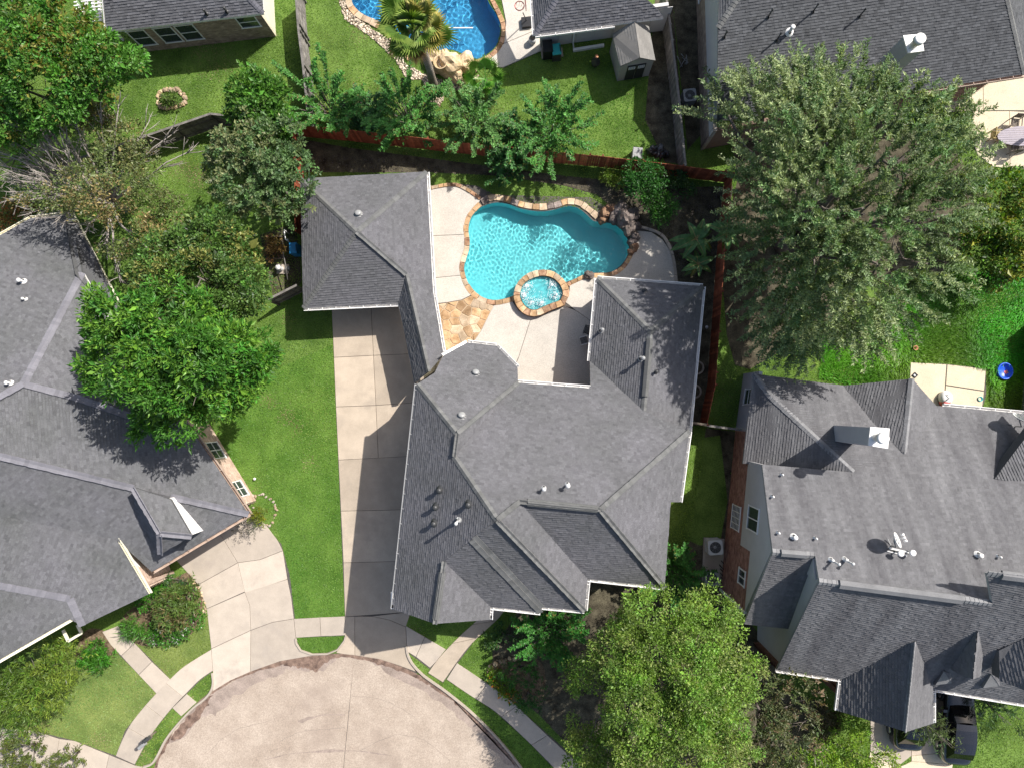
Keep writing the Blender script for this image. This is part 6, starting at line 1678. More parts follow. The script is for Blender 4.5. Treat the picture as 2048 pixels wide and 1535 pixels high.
# shrubs: one helper, one thing each
def shrub(label, lobes_px, seed, col, leaf=(.12, .06), per=20, clump=.3, cat='shrub', name='shrub', flat=.85, group=None, c2=0, col2=None, style='ball', twig=.35, gap=.4, droop=.1, up=.5, spread=.14, zmin=-.1, cvar=.28, dens=1.0):
    lobes = px_lobes(lobes_px, flat); cx = sum(l[0] for l in lobes) / len(lobes); cy = sum(l[1] for l in lobes) / len(lobes)
    root = thing(name, label, cat, (cx, cy, 0), group)
    mb = MB(); rnd = random.Random(seed)
    for l in lobes:
        for _ in range(3):
            mb.tube([Vector((cx + rnd.uniform(-.06, .06), cy + rnd.uniform(-.06, .06), 0)), Vector((l[0] * .7 + cx * .3, l[1] * .7 + cy * .3, l[2] * .6)), Vector((l[0] + rnd.uniform(-.5, .5) * l[3], l[1] + rnd.uniform(-.5, .5) * l[3], l[2] + l[4] * .4))], [.03, .02, .006], 5)
    mb.build('stems', M['bark'], root)
    crown(root, lobes, seed, clump=clump, per=per, leaf=leaf, spread=spread, col=col, cvar=cvar, c2=c2, col2=col2, style=style, twig=twig, gap=gap, gap_s=2.2, droop=droop, up=up, zmin=zmin, name='foliage', dens=dens)
    return root
shrub('dense glossy green shrub beside the right end of the red back fence', [(1275, 345, 1.5, 24), (1305, 355, 1.7, 26), (1285, 380, 1.4, 24), (1260, 370, 1.1, 16)], 301, (.035, .125, .018))
shrub('dense dark green shrub just above the dark rock pile', [(1300, 400, 1.4, 26), (1335, 410, 1.4, 28), (1320, 430, 1.2, 22), (1350, 395, 1.1, 18)], 302, (.04, .13, .016))
shrub('small yellow green shrub in the bed under the red back fence', [(1222, 352, .7, 15), (1236, 362, .6, 13), (1212, 362, .5, 10)], 303, (.12, .18, .025), leaf=(.16, .05))
shrub('dark shrub in the shade below the dense glossy one', [(1355, 360, .9, 20), (1375, 380, .8, 16)], 304, (.03, .08, .02))
tree('small_tree', 'yellow speckled small tree at the right edge below the curved patio', 'tree', [(2000, 385, 3.2, 40), (2045, 400, 3.4, 40), (1985, 440, 3.2, 42), (2035, 460, 3.6, 46), (1960, 490, 2.8, 34), (2010, 520, 3, 42), (2055, 520, 3, 36), (1930, 470, 2.4, 26), (1985, 555, 2.2, 26)], 305, trunk=.1, clump=.38, per=28, leaf=(.17, .095), spread=.2, col=(.09, .18, .022), cvar=.35, col2=(.24, .25, .03), c2=.3, gap=.7, gap_s=1.6)
tree('juniper', 'shaggy olive green evergreen at the left edge of the front lawn', 'tree', [(20, 1345, 2.6, 42), (75, 1330, 2.8, 46), (120, 1325, 2.2, 30), (30, 1395, 2.6, 44), (85, 1380, 2.6, 44), (45, 1430, 1.8, 30), (-15, 1380, 2.6, 40), (110, 1360, 2, 26)], 306, trunk=.12, flat=.8, clump=.34, per=26, leaf=(.17, .035), twig=.6, out=1.0, up=.25, droop=.5, style='spray', spread=.2, col=(.095, .165, .022), cvar=.35, col2=(.16, .22, .03), c2=.35, gap=.25, gap_s=1.5, dens=1.7)
shrub('olive green shrub in the bottom left corner over the pale driveway', [(20, 1520, 1.6, 34), (55, 1495, 1.8, 28), (60, 1530, 1.6, 30), (0, 1500, 1.3, 24)], 307, (.10, .125, .03), leaf=(.14, .05), style='spray', twig=.4)
shrub('small olive shrub with spiky twigs right of the bottom left corner shrub', [(135, 1520, 1.2, 20), (120, 1530, 1.2, 20), (150, 1512, 1.0, 12)], 308, (.10, .125, .03), leaf=(.13, .05), style='spray', twig=.4)
shrub('wide spiky olive brown shrub in the middle of the left front garden bed', [(345, 1200, .9, 26), (365, 1210, .9, 24), (350, 1225, .8, 26), (372, 1190, .8, 18)], 309, (.10, .16, .035), leaf=(.2, .05), style='spray', twig=.4, col2=(.15, .12, .05), c2=.22, gap=.1, dens=1.6)
shrub('clipped bright green hedge against the left house wall', [(300, 1190, .5, 14), (318, 1178, .5, 14), (335, 1168, .6, 15), (290, 1208, .4, 14)], 310, (.05, .19, .012), leaf=(.09, .05))
shrub('spiky grass like clump beside the curved front path on the left', [(262, 1250, .5, 18), (275, 1260, .5, 16), (255, 1262, .4, 12)], 311, (.06, .165, .018), leaf=(.28, .028), style='spray', twig=.4, droop=.6)
shrub('low green plants dotted with white flowers at the lawn edge on the left', [(310, 1270, .35, 16), (335, 1275, .35, 18), (360, 1262, .35, 18), (385, 1240, .35, 15), (400, 1220, .3, 12), (320, 1255, .3, 14)], 312, (.05, .165, .015), leaf=(.10, .06), col2=(.6, .6, .55), c2=.04)
shrub('bright leafy clump on the left side of the left front path', [(195, 1295, .5, 18), (210, 1305, .4, 16), (178, 1308, .4, 14), (200, 1318, .35, 14)], 313, (.055, .19, .015), leaf=(.2, .04), style='spray', twig=.35)
shrub('small dark green shrub beside the brick corner in the left front bed', [(352, 1165, .6, 12), (367, 1172, .5, 11), (340, 1155, .7, 10)], 314, (.04, .10, .03), leaf=(.1, .04))
shrub('yellow green tuft growing in a small ring of stones by the lawn', [(518, 1024, .5, 14), (525, 1032, .5, 12), (512, 1034, .4, 10)], 315, (.13, .165, .012), leaf=(.2, .03), style='spray', twig=.35, c2=.25, col2=(.26, .22, .02))
shrub('grey twiggy plant hanging over the left driveway corner', [(495, 1045, .7, 14), (485, 1055, .6, 10)], 316, (.12, .11, .09), leaf=(.1, .03), style='spray', twig=.5, gap=.9)
shrub('row of orange and yellow flowers at the edge of the right front path', [(992, 1355, .3, 12), (1000, 1368, .3, 13), (1012, 1380, .3, 13), (1025, 1390, .3, 12), (984, 1345, .3, 10)], 317, (.10, .18, .012), leaf=(.11, .06), col2=(.55, .20, .02), c2=.28)
shrub('feathery dark green shrub behind the orange flowers', [(1035, 1340, .8, 22), (1055, 1345, .8, 18), (1020, 1350, .7, 16), (1048, 1328, .7, 14)], 318, (.035, .13, .02), leaf=(.13, .03), style='spray', twig=.4)
shrub('second feathery dark green shrub nearest the sidewalk bend', [(1055, 1385, .7, 18), (1070, 1395, .6, 15), (1045, 1400, .6, 15)], 319, (.03, .115, .022), leaf=(.13, .03), style='spray', twig=.4)
shrub('bright yellow green bush at the bottom edge left of the pale driveway', [(1640, 1495, 1.8, 36), (1690, 1465, 1.8, 34), (1660, 1530, 1.9, 40), (1720, 1505, 1.9, 38), (1765, 1530, 1.8, 36), (1600, 1525, 1.5, 30), (1705, 1440, 1.3, 24), (1560, 1535, 1.6, 26)], 320, (.16, .27, .022), leaf=(.12, .055), col2=(.26, .30, .06), c2=.25, clump=.34)
shrub('brownish shrub beside the front gable of the right house', [(1660, 1445, 1.0, 24), (1640, 1430, .9, 20), (1680, 1425, 1.0, 16), (1650, 1470, .7, 16)], 321, (.10, .10, .04), leaf=(.11, .05), c2=.3, col2=(.17, .11, .07))
shrub('spiky shrub with long leaning shoots growing over the black car', [(1850, 1455, 1.8, 14), (1870, 1468, 1.8, 16), (1890, 1480, 1.9, 14), (1862, 1445, 1.6, 10), (1905, 1490, 1.7, 9)], 322, (.085, .125, .038), leaf=(.24, .03), style='spray', twig=.8, gap=.85)
shrub('dark spiky shrub under the gutter at the bottom right edge', [(1990, 1415, 1.4, 24), (2030, 1425, 1.4, 26), (1970, 1400, 1.2, 14), (2010, 1440, 1.2, 20)], 323, (.05, .10, .03), leaf=(.26, .035), style='spray', twig=.7, gap=.7)
shrub('dry golden bush in a box beside the garage wall', [(547, 482, .6, 14), (552, 498, .6, 14), (545, 510, .5, 12), (560, 500, .5, 9)], 324, (.30, .20, .06), leaf=(.13, .05), c2=.3, col2=(.14, .06, .03))
shrub('small plant growing at the base of the tall palm trunk', [(868, 185, .4, 12), (858, 180, .5, 10)], 325, (.03, .11, .02), leaf=(.14, .05))
shrub('low leafy plants in the dark under the tree in front of the middle house', [(1000, 1260, .5, 12), (1040, 1275, .5, 14), (985, 1280, .4, 12)], 326, (.035, .09, .02))
shrub('orange tinted weedy bush behind the left house roof', [(30, 415, 1.2, 22), (60, 420, 1.2, 20), (20, 440, 1, 18)], 327, (.15, .12, .03), c2=.4, col2=(.30, .12, .04))
shrub('yellowish bush at the dark edge of the top left lawn', [(200, 185, 1.2, 20), (215, 205, 1.2, 18), (195, 215, 1, 16)], 328, (.19, .18, .03), leaf=(.12, .06))
# tall unmown grass lumps
r_ = np.random.default_rng(77)
def tall_grass(name, poly_px, n, col, L, seed):
    poly = G2(poly_px); xs = [p[0] for p in poly]; ys = [p[1] for p in poly]; r = np.random.default_rng(seed)
    X = r.uniform(min(xs), max(xs), n * 3); Y = r.uniform(min(ys), max(ys), n * 3); k = in_poly_np(X, Y, poly)
    for hpoly in HARD: k &= ~in_poly_np(X, Y, hpoly)
    X, Y = X[k][:n], Y[k][:n]; N = len(X)
    p = np.stack([X, Y, np.zeros(N)], 1); nz = vnoise(p * 1.0, seed, 1.5)
    flow = vnoise(p, seed + 3, .8) * 2.5
    d = np.stack([np.cos(flow) + r.normal(size=N) * .5, np.sin(flow) + r.normal(size=N) * .5, r.uniform(.3, 1.2, N)], 1)
    nn = np.stack([r.normal(size=N) * .4, r.normal(size=N) * .4, np.ones(N)], 1)
    cc = np.array(col)[None] * (1 + .3 * nz[:, None] * .5 + .22 * r.normal(size=(N, 1))); cc[:, 0] *= 1 + .9 * np.clip(vnoise(p, seed + 7, .7), -.5, 1.4); cc *= (1 + .3 * np.clip(vnoise(p, seed + 8, 1.1), -1, 1))[:, None]
    o = leaf_cloud(name, p, d, L * r.uniform(.5, 1.3, N) * (1 + .35 * nz), np.full(N, .032), nrm(nn), cc, None); o['kind'] = 'stuff'; o['label'] = 'long bright green unmown grass in the yard on the right'
tall_grass('tall_grass', [(1640, 640), (1780, 590), (1900, 540), (2060, 540), (2060, 840), (1975, 820), (1980, 735), (1820, 720), (1810, 770), (1700, 770), (1640, 760)], 30000, (.10, .27, .018), .30, 5)
# ================================================================== THINGS
def child(mb, name, m, root): return mb.build(name, M[m] if isinstance(m, str) else m, root)
# cars: built along +x (nose at +x), then turned
def car(label, px, heading, seed):
    b = P(*px, .05); root = thing('parked_car', label, 'car', (b.x, b.y, .045), None)
    T = Matrix.Translation(root.location) @ Matrix.Rotation(heading, 4, 'Z')
    # stations: x, half width, sill z, shoulder z
    ST = [(-2.35, .62, .42, .80), (-2.28, .80, .32, .92), (-2.0, .90, .25, 1.0), (-1.3, .93, .22, 1.02), (0, .94, .22, .98), (1.0, .93, .22, .95), (1.5, .91, .22, .92), (1.95, .86, .25, .84), (2.22, .74, .30, .72), (2.34, .56, .38, .60)]
    mb = MB(); rings = []
    for x, w_, z0, z1 in ST:
        ring = []
        for k in range(13):
            t = k / 12; a = math.pi * t
            cx = math.cos(a); s = math.sin(a)
            yy = w_ * (abs(cx) ** .35) * (1 if cx >= 0 else -1); zz = z0 + (z1 - z0) * (s ** .55)
            zz += .05 * (1 - abs(cx) ** 2) 
            ring.append(T @ Vector((x, yy, zz)))
        rings.append(ring)
    for i in range(len(rings) - 1):
        for k in range(12): mb.poly([rings[i][k], rings[i + 1][k], rings[i + 1][k + 1], rings[i][k + 1]][::-1], smooth=True)
    mb.poly(rings[0]); mb.poly(rings[-1][::-1])
    bd = child(mb, 'body', 'car_paint', root)
    m = bd.modifiers.new('weld', 'WELD'); m.merge_threshold = .002; s_ = bd.modifiers.new('sub', 'SUBSURF'); s_.levels = 1; s_.render_levels = 1
    # greenhouse
    low = [(-1.95, .76, 1.0), (-1.0, .82, 1.02), (.3, .80, 1.0), (1.05, .70, .97)]
    high = [(-1.45, .58, 1.42), (-.8, .62, 1.50), (-.1, .60, 1.50), (.25, .56, 1.45)]
    g = MB()
    for i in range(3):
        for sg in (1, -1):
            q = [low[i], low[i + 1], high[i + 1], high[i]]; q = [T @ Vector((x, y * sg, z)) for x, y, z in q]
            g.poly(q if sg < 0 else q[::-1])
    def ws(a, t):
        hw = .70 + (.56 - .70) * t; bow = 1 - (2 * a - 1) ** 2
        return T @ Vector((1.05 - .8 * t + .10 * bow, (2 * a - 1) * hw, .97 + .48 * t + .05 * math.sin(math.pi * t) + .03 * bow))
    ws_ = MB()
    for ia in range(10):
        for it in range(8):
            ws_.poly([ws(ia / 10, it / 8), ws((ia + 1) / 10, it / 8), ws((ia + 1) / 10, (it + 1) / 8), ws(ia / 10, (it + 1) / 8)][::-1], smooth=True)
    wso = child(ws_, 'windscreen', 'car_glass', root); wso.modifiers.new('weld', 'WELD').merge_threshold = .002
    g.poly([T @ Vector((-1.95, .76, 1.0)), T @ Vector((-1.95, -.76, 1.0)), T @ Vector((-1.45, -.58, 1.42)), T @ Vector((-1.45, .58, 1.42))])
    child(g, 'windows', 'car_glass', root)
    rf_ = MB(); N_ = 6
    for i in range(3):
        for k in range(N_):
            a0, a1 = -1 + 2 * k / N_, -1 + 2 * (k + 1) / N_
            f = lambda st, a: T @ Vector((st[0], st[1] * a, st[2] + .045 * (1 - a * a) + .006))
            rf_.poly([f(high[i], a0), f(high[i + 1], a0), f(high[i + 1], a1), f(high[i], a1)], smooth=True)
    child(rf_, 'roof', 'car_paint', root)
    for x in (-1.45, 1.45):
        for y in (-.86, .86):
            w_ = MB(); q = T @ Vector((x, y, .33)); ax = Matrix.Rotation(heading, 3, 'Z') @ Matrix.Rotation(math.pi / 2, 3, 'X')
            w_.lathe(q, [(.001, -.11), (.26, -.11), (.33, -.08), (.33, .08), (.26, .11), (.001, .11)], 18, M=ax); wo = child(w_, 'wheel', 'tyre', root)
            r_m = MB(); r_m.lathe(q, [(.001, -.12), (.2, -.118), (.21, -.10)], 14, M=ax); r_m.lathe(q, [(.001, .12), (.2, .118), (.21, .10)], 14, M=ax); child(r_m, 'rim', 'rim', wo)
    for y in (-.55, .55):
        h_ = MB(); h_.lathe(T @ Vector((2.14, y, .68)), [(.001, .09), (.1, .075), (.15, .02), (.14, -.05)], 12, M=(Matrix.Rotation(heading, 3, 'Z') @ Matrix.Rotation(.7, 3, 'Y')) @ Matrix.Diagonal((.9, 1.25, 1))); child(h_, 'headlight', 'lamp_lens', root)
        mi = MB(); mi.box(T @ Vector((.75, y * 1.82, 1.0)), (.16, .22, .13), heading); child(mi, 'wing_mirror', 'car_paint', root)
    gr = MB()
    for k in range(4): gr.box(T @ Vector((2.33, 0, .42 + k * .05)), (.03, .75, .02), heading)
    child(gr, 'grille', 'metal_lite', root)
    wp = MB()
    for y in (-.35, .3): wp.bar(T @ Vector((1.08, y - .1, 1.0)), T @ Vector((.72, y + .35, 1.19)), .02, .02)
    child(wp, 'wiper', 'black', root)
    return root
hd = math.atan2(P(1893, 1509).y - P(1900, 1392).y, P(1893, 1509).x - P(1900, 1392).x) + math.pi
car('glossy black car standing on the pale driveway under the leaning spiky shoots', (1902, 1434), hd, 1)
car('dark car mostly hidden under the front gable of the right house', (1808, 1406), hd, 2)

# air conditioners
def ac_unit(label, px, s=.8, h=.85, m='metal_lite', rz=.06, gm='metal_dark', fan='metal_lite'):
    b = P(*px, h); root = thing('air_conditioner', label, 'air conditioner', (b.x, b.y, .06)); c = (b.x, b.y)
    mb = MB()
    pol = []
    for k in range(4):
        for j in range(4):
            a = math.pi / 2 * k + math.pi / 2 * j / 3; r = s * .12
            cx = (s / 2 - r) * (1 if k in (0, 3) else -1); cy = (s / 2 - r) * (1 if k in (0, 1) else -1)
            x, y = cx + r * math.cos(a), cy + r * math.sin(a); pol.append((c[0] + x * math.cos(rz) - y * math.sin(rz), c[1] + x * math.sin(rz) + y * math.cos(rz)))
    mb.prism(pol, .06, h - .1); mb.build('cabinet', M[gm], root)
    for k in range(9):
        l = MB(); z = .12 + k * (h - .26) / 9; l.prism(inset(ccw(pol), -.012), z, z + .028, cap_bottom=True); l.build('louvre', M[m], root)
    t = MB(); n = 28; R1 = s * .40
    lid = [(p[0], p[1]) for p in inset(ccw(pol), -.015)]
    loops = [[Vector((*p, 0)) for p in lid], [Vector((c[0] + R1 * math.cos(2 * math.pi * k / n), c[1] + R1 * math.sin(2 * math.pi * k / n), 0)) for k in range(n)]]
    fl = [p for l in loops for p in l]
    for tr in tessellate_polygon(loops):
        q = [fl[i] for i in tr]
        if (q[1] - q[0]).cross(q[2] - q[0]).z < 0: q = q[::-1]
        t.poly([(p.x, p.y, h) for p in q])
    for i in range(len(lid)):
        j = (i + 1) % len(lid); t.poly([(*lid[i], h - .1), (*lid[j], h - .1), (*lid[j], h), (*lid[i], h)])
    t.build('lid', M[m], root)
    w_ = MB(); w_.lathe((c[0], c[1], 0), [(R1 * .99, h - .22), (.001, h - .22)], 24); w_.build('fan_well', M['black'], root)
    f = MB()
    for k in range(4):
        a = k * math.pi / 2 + .4; q = []
        for rr, da, dz in ((.05, -.5, 0), (R1 * .9, -.05, -.03), (R1 * .9, .5, .03), (.06, .5, 0)): q.append((c[0] + rr * math.cos(a + da), c[1] + rr * math.sin(a + da), h - .14 + dz))
        f.poly(q)
    f.lathe((c[0], c[1], h - .13), [(.09, 0), (.09, .06), (.001, .07)], 12); f.build('fan', M[fan], root)
    g = MB()
    for k in range(5):
        rr = R1 * (k + 1) / 5.2; g.tube([(c[0] + rr * math.cos(2 * math.pi * j / 24), c[1] + rr * math.sin(2 * math.pi * j / 24), h - .005) for j in range(25)], .006, 4, cap=False)
    for k in range(8): g.tube([(c[0], c[1], h), (c[0] + R1 * math.cos(k * math.pi / 4), c[1] + R1 * math.sin(k * math.pi / 4), h - .005)], .006, 4)
    g.build('guard', M['metal_grey'], root)
    return root
ac_unit('pale square air conditioner with its fan showing beside the red brick wall', (1431, 1094), .84, .95)
ac_unit('dark grey air conditioner at the lower end of the pad by the red brick wall', (1424, 1156), .8, .7, 'metal_grey', .06, 'metal_dark', 'metal_dark')
ac_unit('round topped air conditioner in the strip under the top right house wall', (1380, 190), .75, .8, 'metal_grey', .1)
mb = MB()
for k in range(6):
    a = P(1442 + random.uniform(-4, 2), 1120 + k * 8, .12); mb.tube([a, a + Vector((random.uniform(.05, .2), -.15, .1)), a + Vector((.3, -.3, .3))], .03, 6)
tag(mb.build('cooling_hose', M['black']), 'tangle of black insulated hoses between the air conditioners and the brick wall', 'hose')
def bin_(label, px, s, h, m, lid, rz=.1, name='storage_bin', cat='bin'):
    b = P(*px, h); root = thing(name, label, cat, (b.x, b.y, 0)); c = (b.x, b.y, h / 2)
    mb = MB(); mb.box((b.x, b.y, h / 2 - .03), (s[0] * .94, s[1] * .94, h - .06), rz); mb.build('bin_body', M[m], root)
    l = MB(); p = [(b.x + (x * math.cos(rz) - y * math.sin(rz)), b.y + (x * math.sin(rz) + y * math.cos(rz))) for x, y in ((-s[0] / 2, -s[1] / 2), (s[0] / 2, -s[1] / 2), (s[0] / 2, s[1] / 2), (-s[0] / 2, s[1] / 2))]
    l.prism(p, h - .07, h + .02, bevel=.03, cap_bottom=True); l.build('bin_lid', M[lid], root)
    k = MB(); k.box((b.x + .42 * s[0] * math.cos(rz), b.y + .42 * s[0] * math.sin(rz), h + .03), (.05, s[1] * .6, .04), rz); k.build('bin_handle', M['black'], root)
    return root
bin_('black wheeled bin against the white siding wall of the top centre house', (1095, 92), (.62, .75), 1.0, 'black', 'black', .1)
bin_('teal lidded bin beside the black bin at the white siding wall', (1113, 98), (.55, .7), .9, 'metal_dark', 'teal', .12)
bin_('blue lidded bin in the dark gap left of the garage', (586, 496), (.48, .68), 1.0, 'blue2', 'blue2', .05)
mb = MB(); c = P(1104, 108, 0); mb.box((c.x, c.y, .05), (1.35, .55, .1), .1); tag(mb.build('bin_pad', M['concrete_grey']), 'small concrete pad under the bins at the siding wall', 'slab')
# shed
def shed():
    ft = [P(1230, 163, 0), P(1305, 152, 0)]; h = 1.9
    e = [P(1224, 68, 2.0), P(1241, 133, 2.0), P(1311, 121, 2.0), P(1297, 54, 2.0)]
    rf0 = P(1270, 42, 2.75); rf1 = P(1279, 116, 2.75)
    c = sum(e, Vector()) / 4; root = thing('garden_shed', 'small grey garden shed with a pitched roof and dark double doors on the shaded lawn', 'shed', (c.x, c.y, 0))
    ins = [p.lerp(Vector((c.x, c.y, p.z)), .06) for p in e]
    for i, nm in ((0, 'wall'), (1, 'wall'), (2, 'wall'), (3, 'wall')):
        j = (i + 1) % 4; a, b = ins[i], ins[j]; L = (b - a).length
        prof = [(0, 0), (L, 0), (L, 1.95), (0, 1.95)]
        if i in (1, 3): prof = [(0, 0), (L, 0), (L, 1.95), (L / 2, 2.6), (0, 1.95)]
        wall_face(root, (a.x, a.y), (b.x, b.y), prof[::1], 'shed_wall', 'wall', .06)
    for q in ([e[0], e[1], rf1, rf0], [rf0, rf1, e[2], e[3]]):
        m_ = MB(); cc, u, v, n = face_frame(q)
        p2_ = [((p - cc).dot(u), (p - cc).dot(v)) for p in q]; ar = sum(p2_[i][0] * p2_[(i + 1) % 4][1] - p2_[(i + 1) % 4][0] * p2_[i][1] for i in range(4))
        if ar < 0: q = q[::-1]
        m_.poly(q); m_.poly([p - Vector((0, 0, .06)) for p in q[::-1]])
        for i in range(4): j = (i + 1) % 4; m_.poly([q[j], q[i], q[i] - Vector((0, 0, .06)), q[j] - Vector((0, 0, .06))][::-1])
        rr = m_.build('roof', M['shed_roof'], root)
        ms = MB(); shingle_face(ms, q, random.Random(3), .16, .3, .5, .012); s = ms.build('roof_shingles', M['shed_roof'], rr, attr=True); s['kind'] = 'stuff'
    a, b = ins[1], ins[2]; L = (b - a).length
    d = (Vector((b.x, b.y)) - Vector((a.x, a.y))).normalized(); nv = Vector((d.y, -d.x)); rz = math.atan2(d.y, d.x)
    for s0, s1 in ((L * .22, L * .49), (L * .51, L * .78)):
        q = Vector((a.x, a.y)) + d * (s0 + s1) / 2 + nv * .03
        D = MB(); D.box((q.x, q.y, .92), (s1 - s0, .04, 1.7), rz); dd_ = D.build('door', M['door_dark'], root)
        W_ = MB(); q = q + nv * .03
        for k in range(4): 
            qq = q + d * ((k - 1.5) * (s1 - s0) * .2)
            W_.box((qq.x, qq.y, 1.5), (.02, .02, .26), rz)
        for z in (1.37, 1.5, 1.63): W_.box((q.x, q.y, z), ((s1 - s0) * .72, .022, .02), rz)
        W_.box((q.x - d.x * (s1 - s0) * .36, q.y - d.y * (s1 - s0) * .36, 1.5), (.02, .021, .28), rz); W_.box((q.x + d.x * (s1 - s0) * .36, q.y + d.y * (s1 - s0) * .36, 1.5), (.02, .021, .28), rz)
        W_.build('door_window', M['white'], dd_)
    HARD.append(ccw([(p.x, p.y) for p in ins]))
M['shed_roof'] = mat('shed_roof', (.20, .19, .175), .9, .08, 1, fine=.15, fscale=40, tint=.12)
shed()
# chiminea, chairs, tables
b = P(1190, 130); root = thing('chiminea', 'small dark rusty garden chiminea alone on the shaded lawn', 'chiminea', (b.x, b.y, 0))
mb = MB(); mb.lathe(b, [(.14, 0), (.2, .06), (.28, .3), (.26, .5), (.12, .7), (.09, .95), (.11, 1.0), (.05, .98)], 18); mb.build('fire_bowl', M['terracotta_dark'] if 'terracotta_dark' in M else M['metal_dark'], root)
m2 = MB(); m2.lathe((b.x, b.y, 1.0), [(.1, 0), (.12, .04), (.001, .08)], 12); m2.build('chimney_lid', M['terracotta'], root)
def chair(label, px, rz, m='metal_dark', seat_m='metal_dark', s=.5, group=None):
    b = P(*px, .45); root = thing('patio_chair', label, 'chair', (b.x, b.y, .05), group)
    T = Matrix.Translation((b.x, b.y, .05)) @ Matrix.Rotation(rz, 4, 'Z')
    for k in range(6):
        q = MB(); q.box((-s / 2 + s * (k + .5) / 6, 0, .42), (s / 6 * .75, s, .025), M=T); q.build('seat_slat', M[seat_m], root)
    for k in range(6):
        q = MB(); q.box((-s / 2 + s * (k + .5) / 6, s / 2 + .05 + 0, .72), (s / 6 * .6, .025, .5), M=T); q.build('back_slat', M[m], root)
    q = MB(); q.box((0, s / 2 + .055, .98), (s, .04, .06), M=T); q.build('top_bar', M[m], root)
    for x in (-1, 1):
        for y in (-1, 1):
            q = MB(); q.box((x * s / 2, y * s / 2, .21 if y < 0 else .42), (.04, .04, .42 if y < 0 else .84), M=T); q.build('leg', M[m], root)
        q = MB(); q.box((x * (s / 2 + .02), 0, .63), (.05, s, .03), M=T); q.build('arm', M[m], root)
    return root
chair('light metal chair half under the roof edge on the shaded pool deck', (1168, 681), -1.3, 'metal_lite', 'metal_dark', .42)
chair('dark metal chair hidden just under the roof edge behind the light chair', (1176, 661), 1.2, 'metal_dark', 'metal_dark', .42)
b = P(2046, 272, .75); root = thing('patio_table', 'oval grey slatted table on the curved pale patio', 'table', (b.x, b.y, .05))
rx, ry = 1.5, .60
for k in range(9):
    y0 = -ry + 2 * ry * k / 9 + .008; y1 = -ry + 2 * ry * (k + 1) / 9 - .008
    f = lambda y: rx * math.sqrt(max(.03, 1 - (y / ry) ** 2))
    pol = [(-f(y0), y0), (f(y0), y0), (f((y0 + y1) / 2), (y0 + y1) / 2), (f(y1), y1), (-f(y1), y1), (-f((y0 + y1) / 2), (y0 + y1) / 2)]
    cs_, sn_ = math.cos(.02), math.sin(.02)
    mb = MB(); mb.prism([(b.x + x * cs_ - y * sn_, b.y + x * sn_ + y * cs_) for x, y in pol], .72, .75, cap_bottom=True); mb.build('table_slat', M['wood_grey'], root)
for x, y in ((-.9, -.35), (-.9, .35), (.9, -.35), (.9, .35)):
    mb = MB(); mb.box((b.x + x, b.y + y, .38), (.07, .07, .68)); mb.build('leg', M['wood_grey'], root)
mb = MB(); mb.lathe((b.x + .35, b.y + .05, 0), [(.03, .75), (.03, 2.2), (.001, 2.25)], 10); mb.lathe((b.x + .35, b.y + .05, 0), [(.12, 1.3), (.16, 2.0), (.05, 2.3)], 12); tag(mb.build('closed_parasol', M['metal_dark']), 'closed dark parasol standing through the oval table at the right edge', 'parasol')
chair('wooden chair with yellow seat slats at the left end of the oval table', (1990, 271), 1.45, 'wood_yellow', 'wood_yellow', .5)
chair('dark wooden chair with a slatted back at the top side of the oval table', (2030, 246), -.12, 'bark', 'bark', .5)
chair('dark wooden chair pushed under the lower side of the oval table', (2030, 296), 3.2, 'bark', 'bark', .5)
# toys and bits
def lathe_thing(name, label, cat, px, prof, m, h0=0.0, n=24, sc_=(1, 1), parts=None):
    b = P(*px, h0); root = thing(name, label, cat, (b.x, b.y, 0))
    mb = MB(); mb.lathe((b.x, b.y, 0), prof, n, M=Matrix.Diagonal((sc_[0], sc_[1], 1))); mb.build(parts or 'shell', M[m], root)
    return root
pw = lathe_thing('paddling_pool', 'small blue plastic paddling pool on the unmown grass at the right', 'paddling pool', (2010, 742), [(.001, .05), (.30, .05), (.33, .08), (.40, .24), (.44, .28), (.47, .24), (.44, .0)], 'blue', .2, 28, (1, 1.1), 'basin')
b = P(2012, 744, .06); mb = MB(); mb.box((b.x, b.y, .065), (.2, .2, .02), .4); mb.build('toy_sticker', M['pink'], pw)
lathe_thing('toy_bowl', 'small teal bowl on the overgrown pale patio slab', 'bowl', (1961, 797), [(.001, .03), (.09, .03), (.13, .11), (.15, .11), (.11, 0)], 'teal', .1, 18, parts='basin')
lathe_thing('clay_pot', 'small orange clay pot lying in the long grass', 'pot', (1830, 696), [(.001, .04), (.07, .03), (.12, .2), (.15, .2), (.1, 0)], 'terracotta', .1, 16, parts='basin')
b = P(1830, 750, .08); root = thing('drain_box', 'black square drain cover turned like a diamond on the overgrown slab', 'drain cover', (b.x, b.y, .05))
mb = MB(); 
for x, y, sx, sy in ((-.1, 0, .05, .26), (.1, 0, .05, .26), (0, -.1, .16, .05), (0, .1, .16, .05)):
    c_, s_ = math.cos(.78), math.sin(.78); mb.box((b.x + x * c_ - y * s_, b.y + x * s_ + y * c_, .08), (sx, sy, .07), .78)
mb.build('rim', M['black'], root); mb = MB(); mb.box((b.x, b.y, .065), (.12, .12, .02), .78); mb.build('grate', M['metal_lite'], root)
b = P(1893, 795, .35); root = thing('toy_slide', 'white and pink plastic toy with a grey bar standing against the gutter on the patio', 'toy', (b.x, b.y, .05))
mb = MB(); mb.lathe((b.x, b.y, 0), [(.34, .05), (.38, .2), (.33, .42), (.2, .5), (.001, .52)], 20, M=Matrix.Diagonal((1, 1.15, 1))); mb.build('shell', M['white'], root)
mb = MB(); mb.lathe((b.x - .02, b.y - .26, 0), [(.28, .05), (.3, .22), (.2, .46), (.001, .49)], 16); mb.build('toy_seat', M['pink'], root)
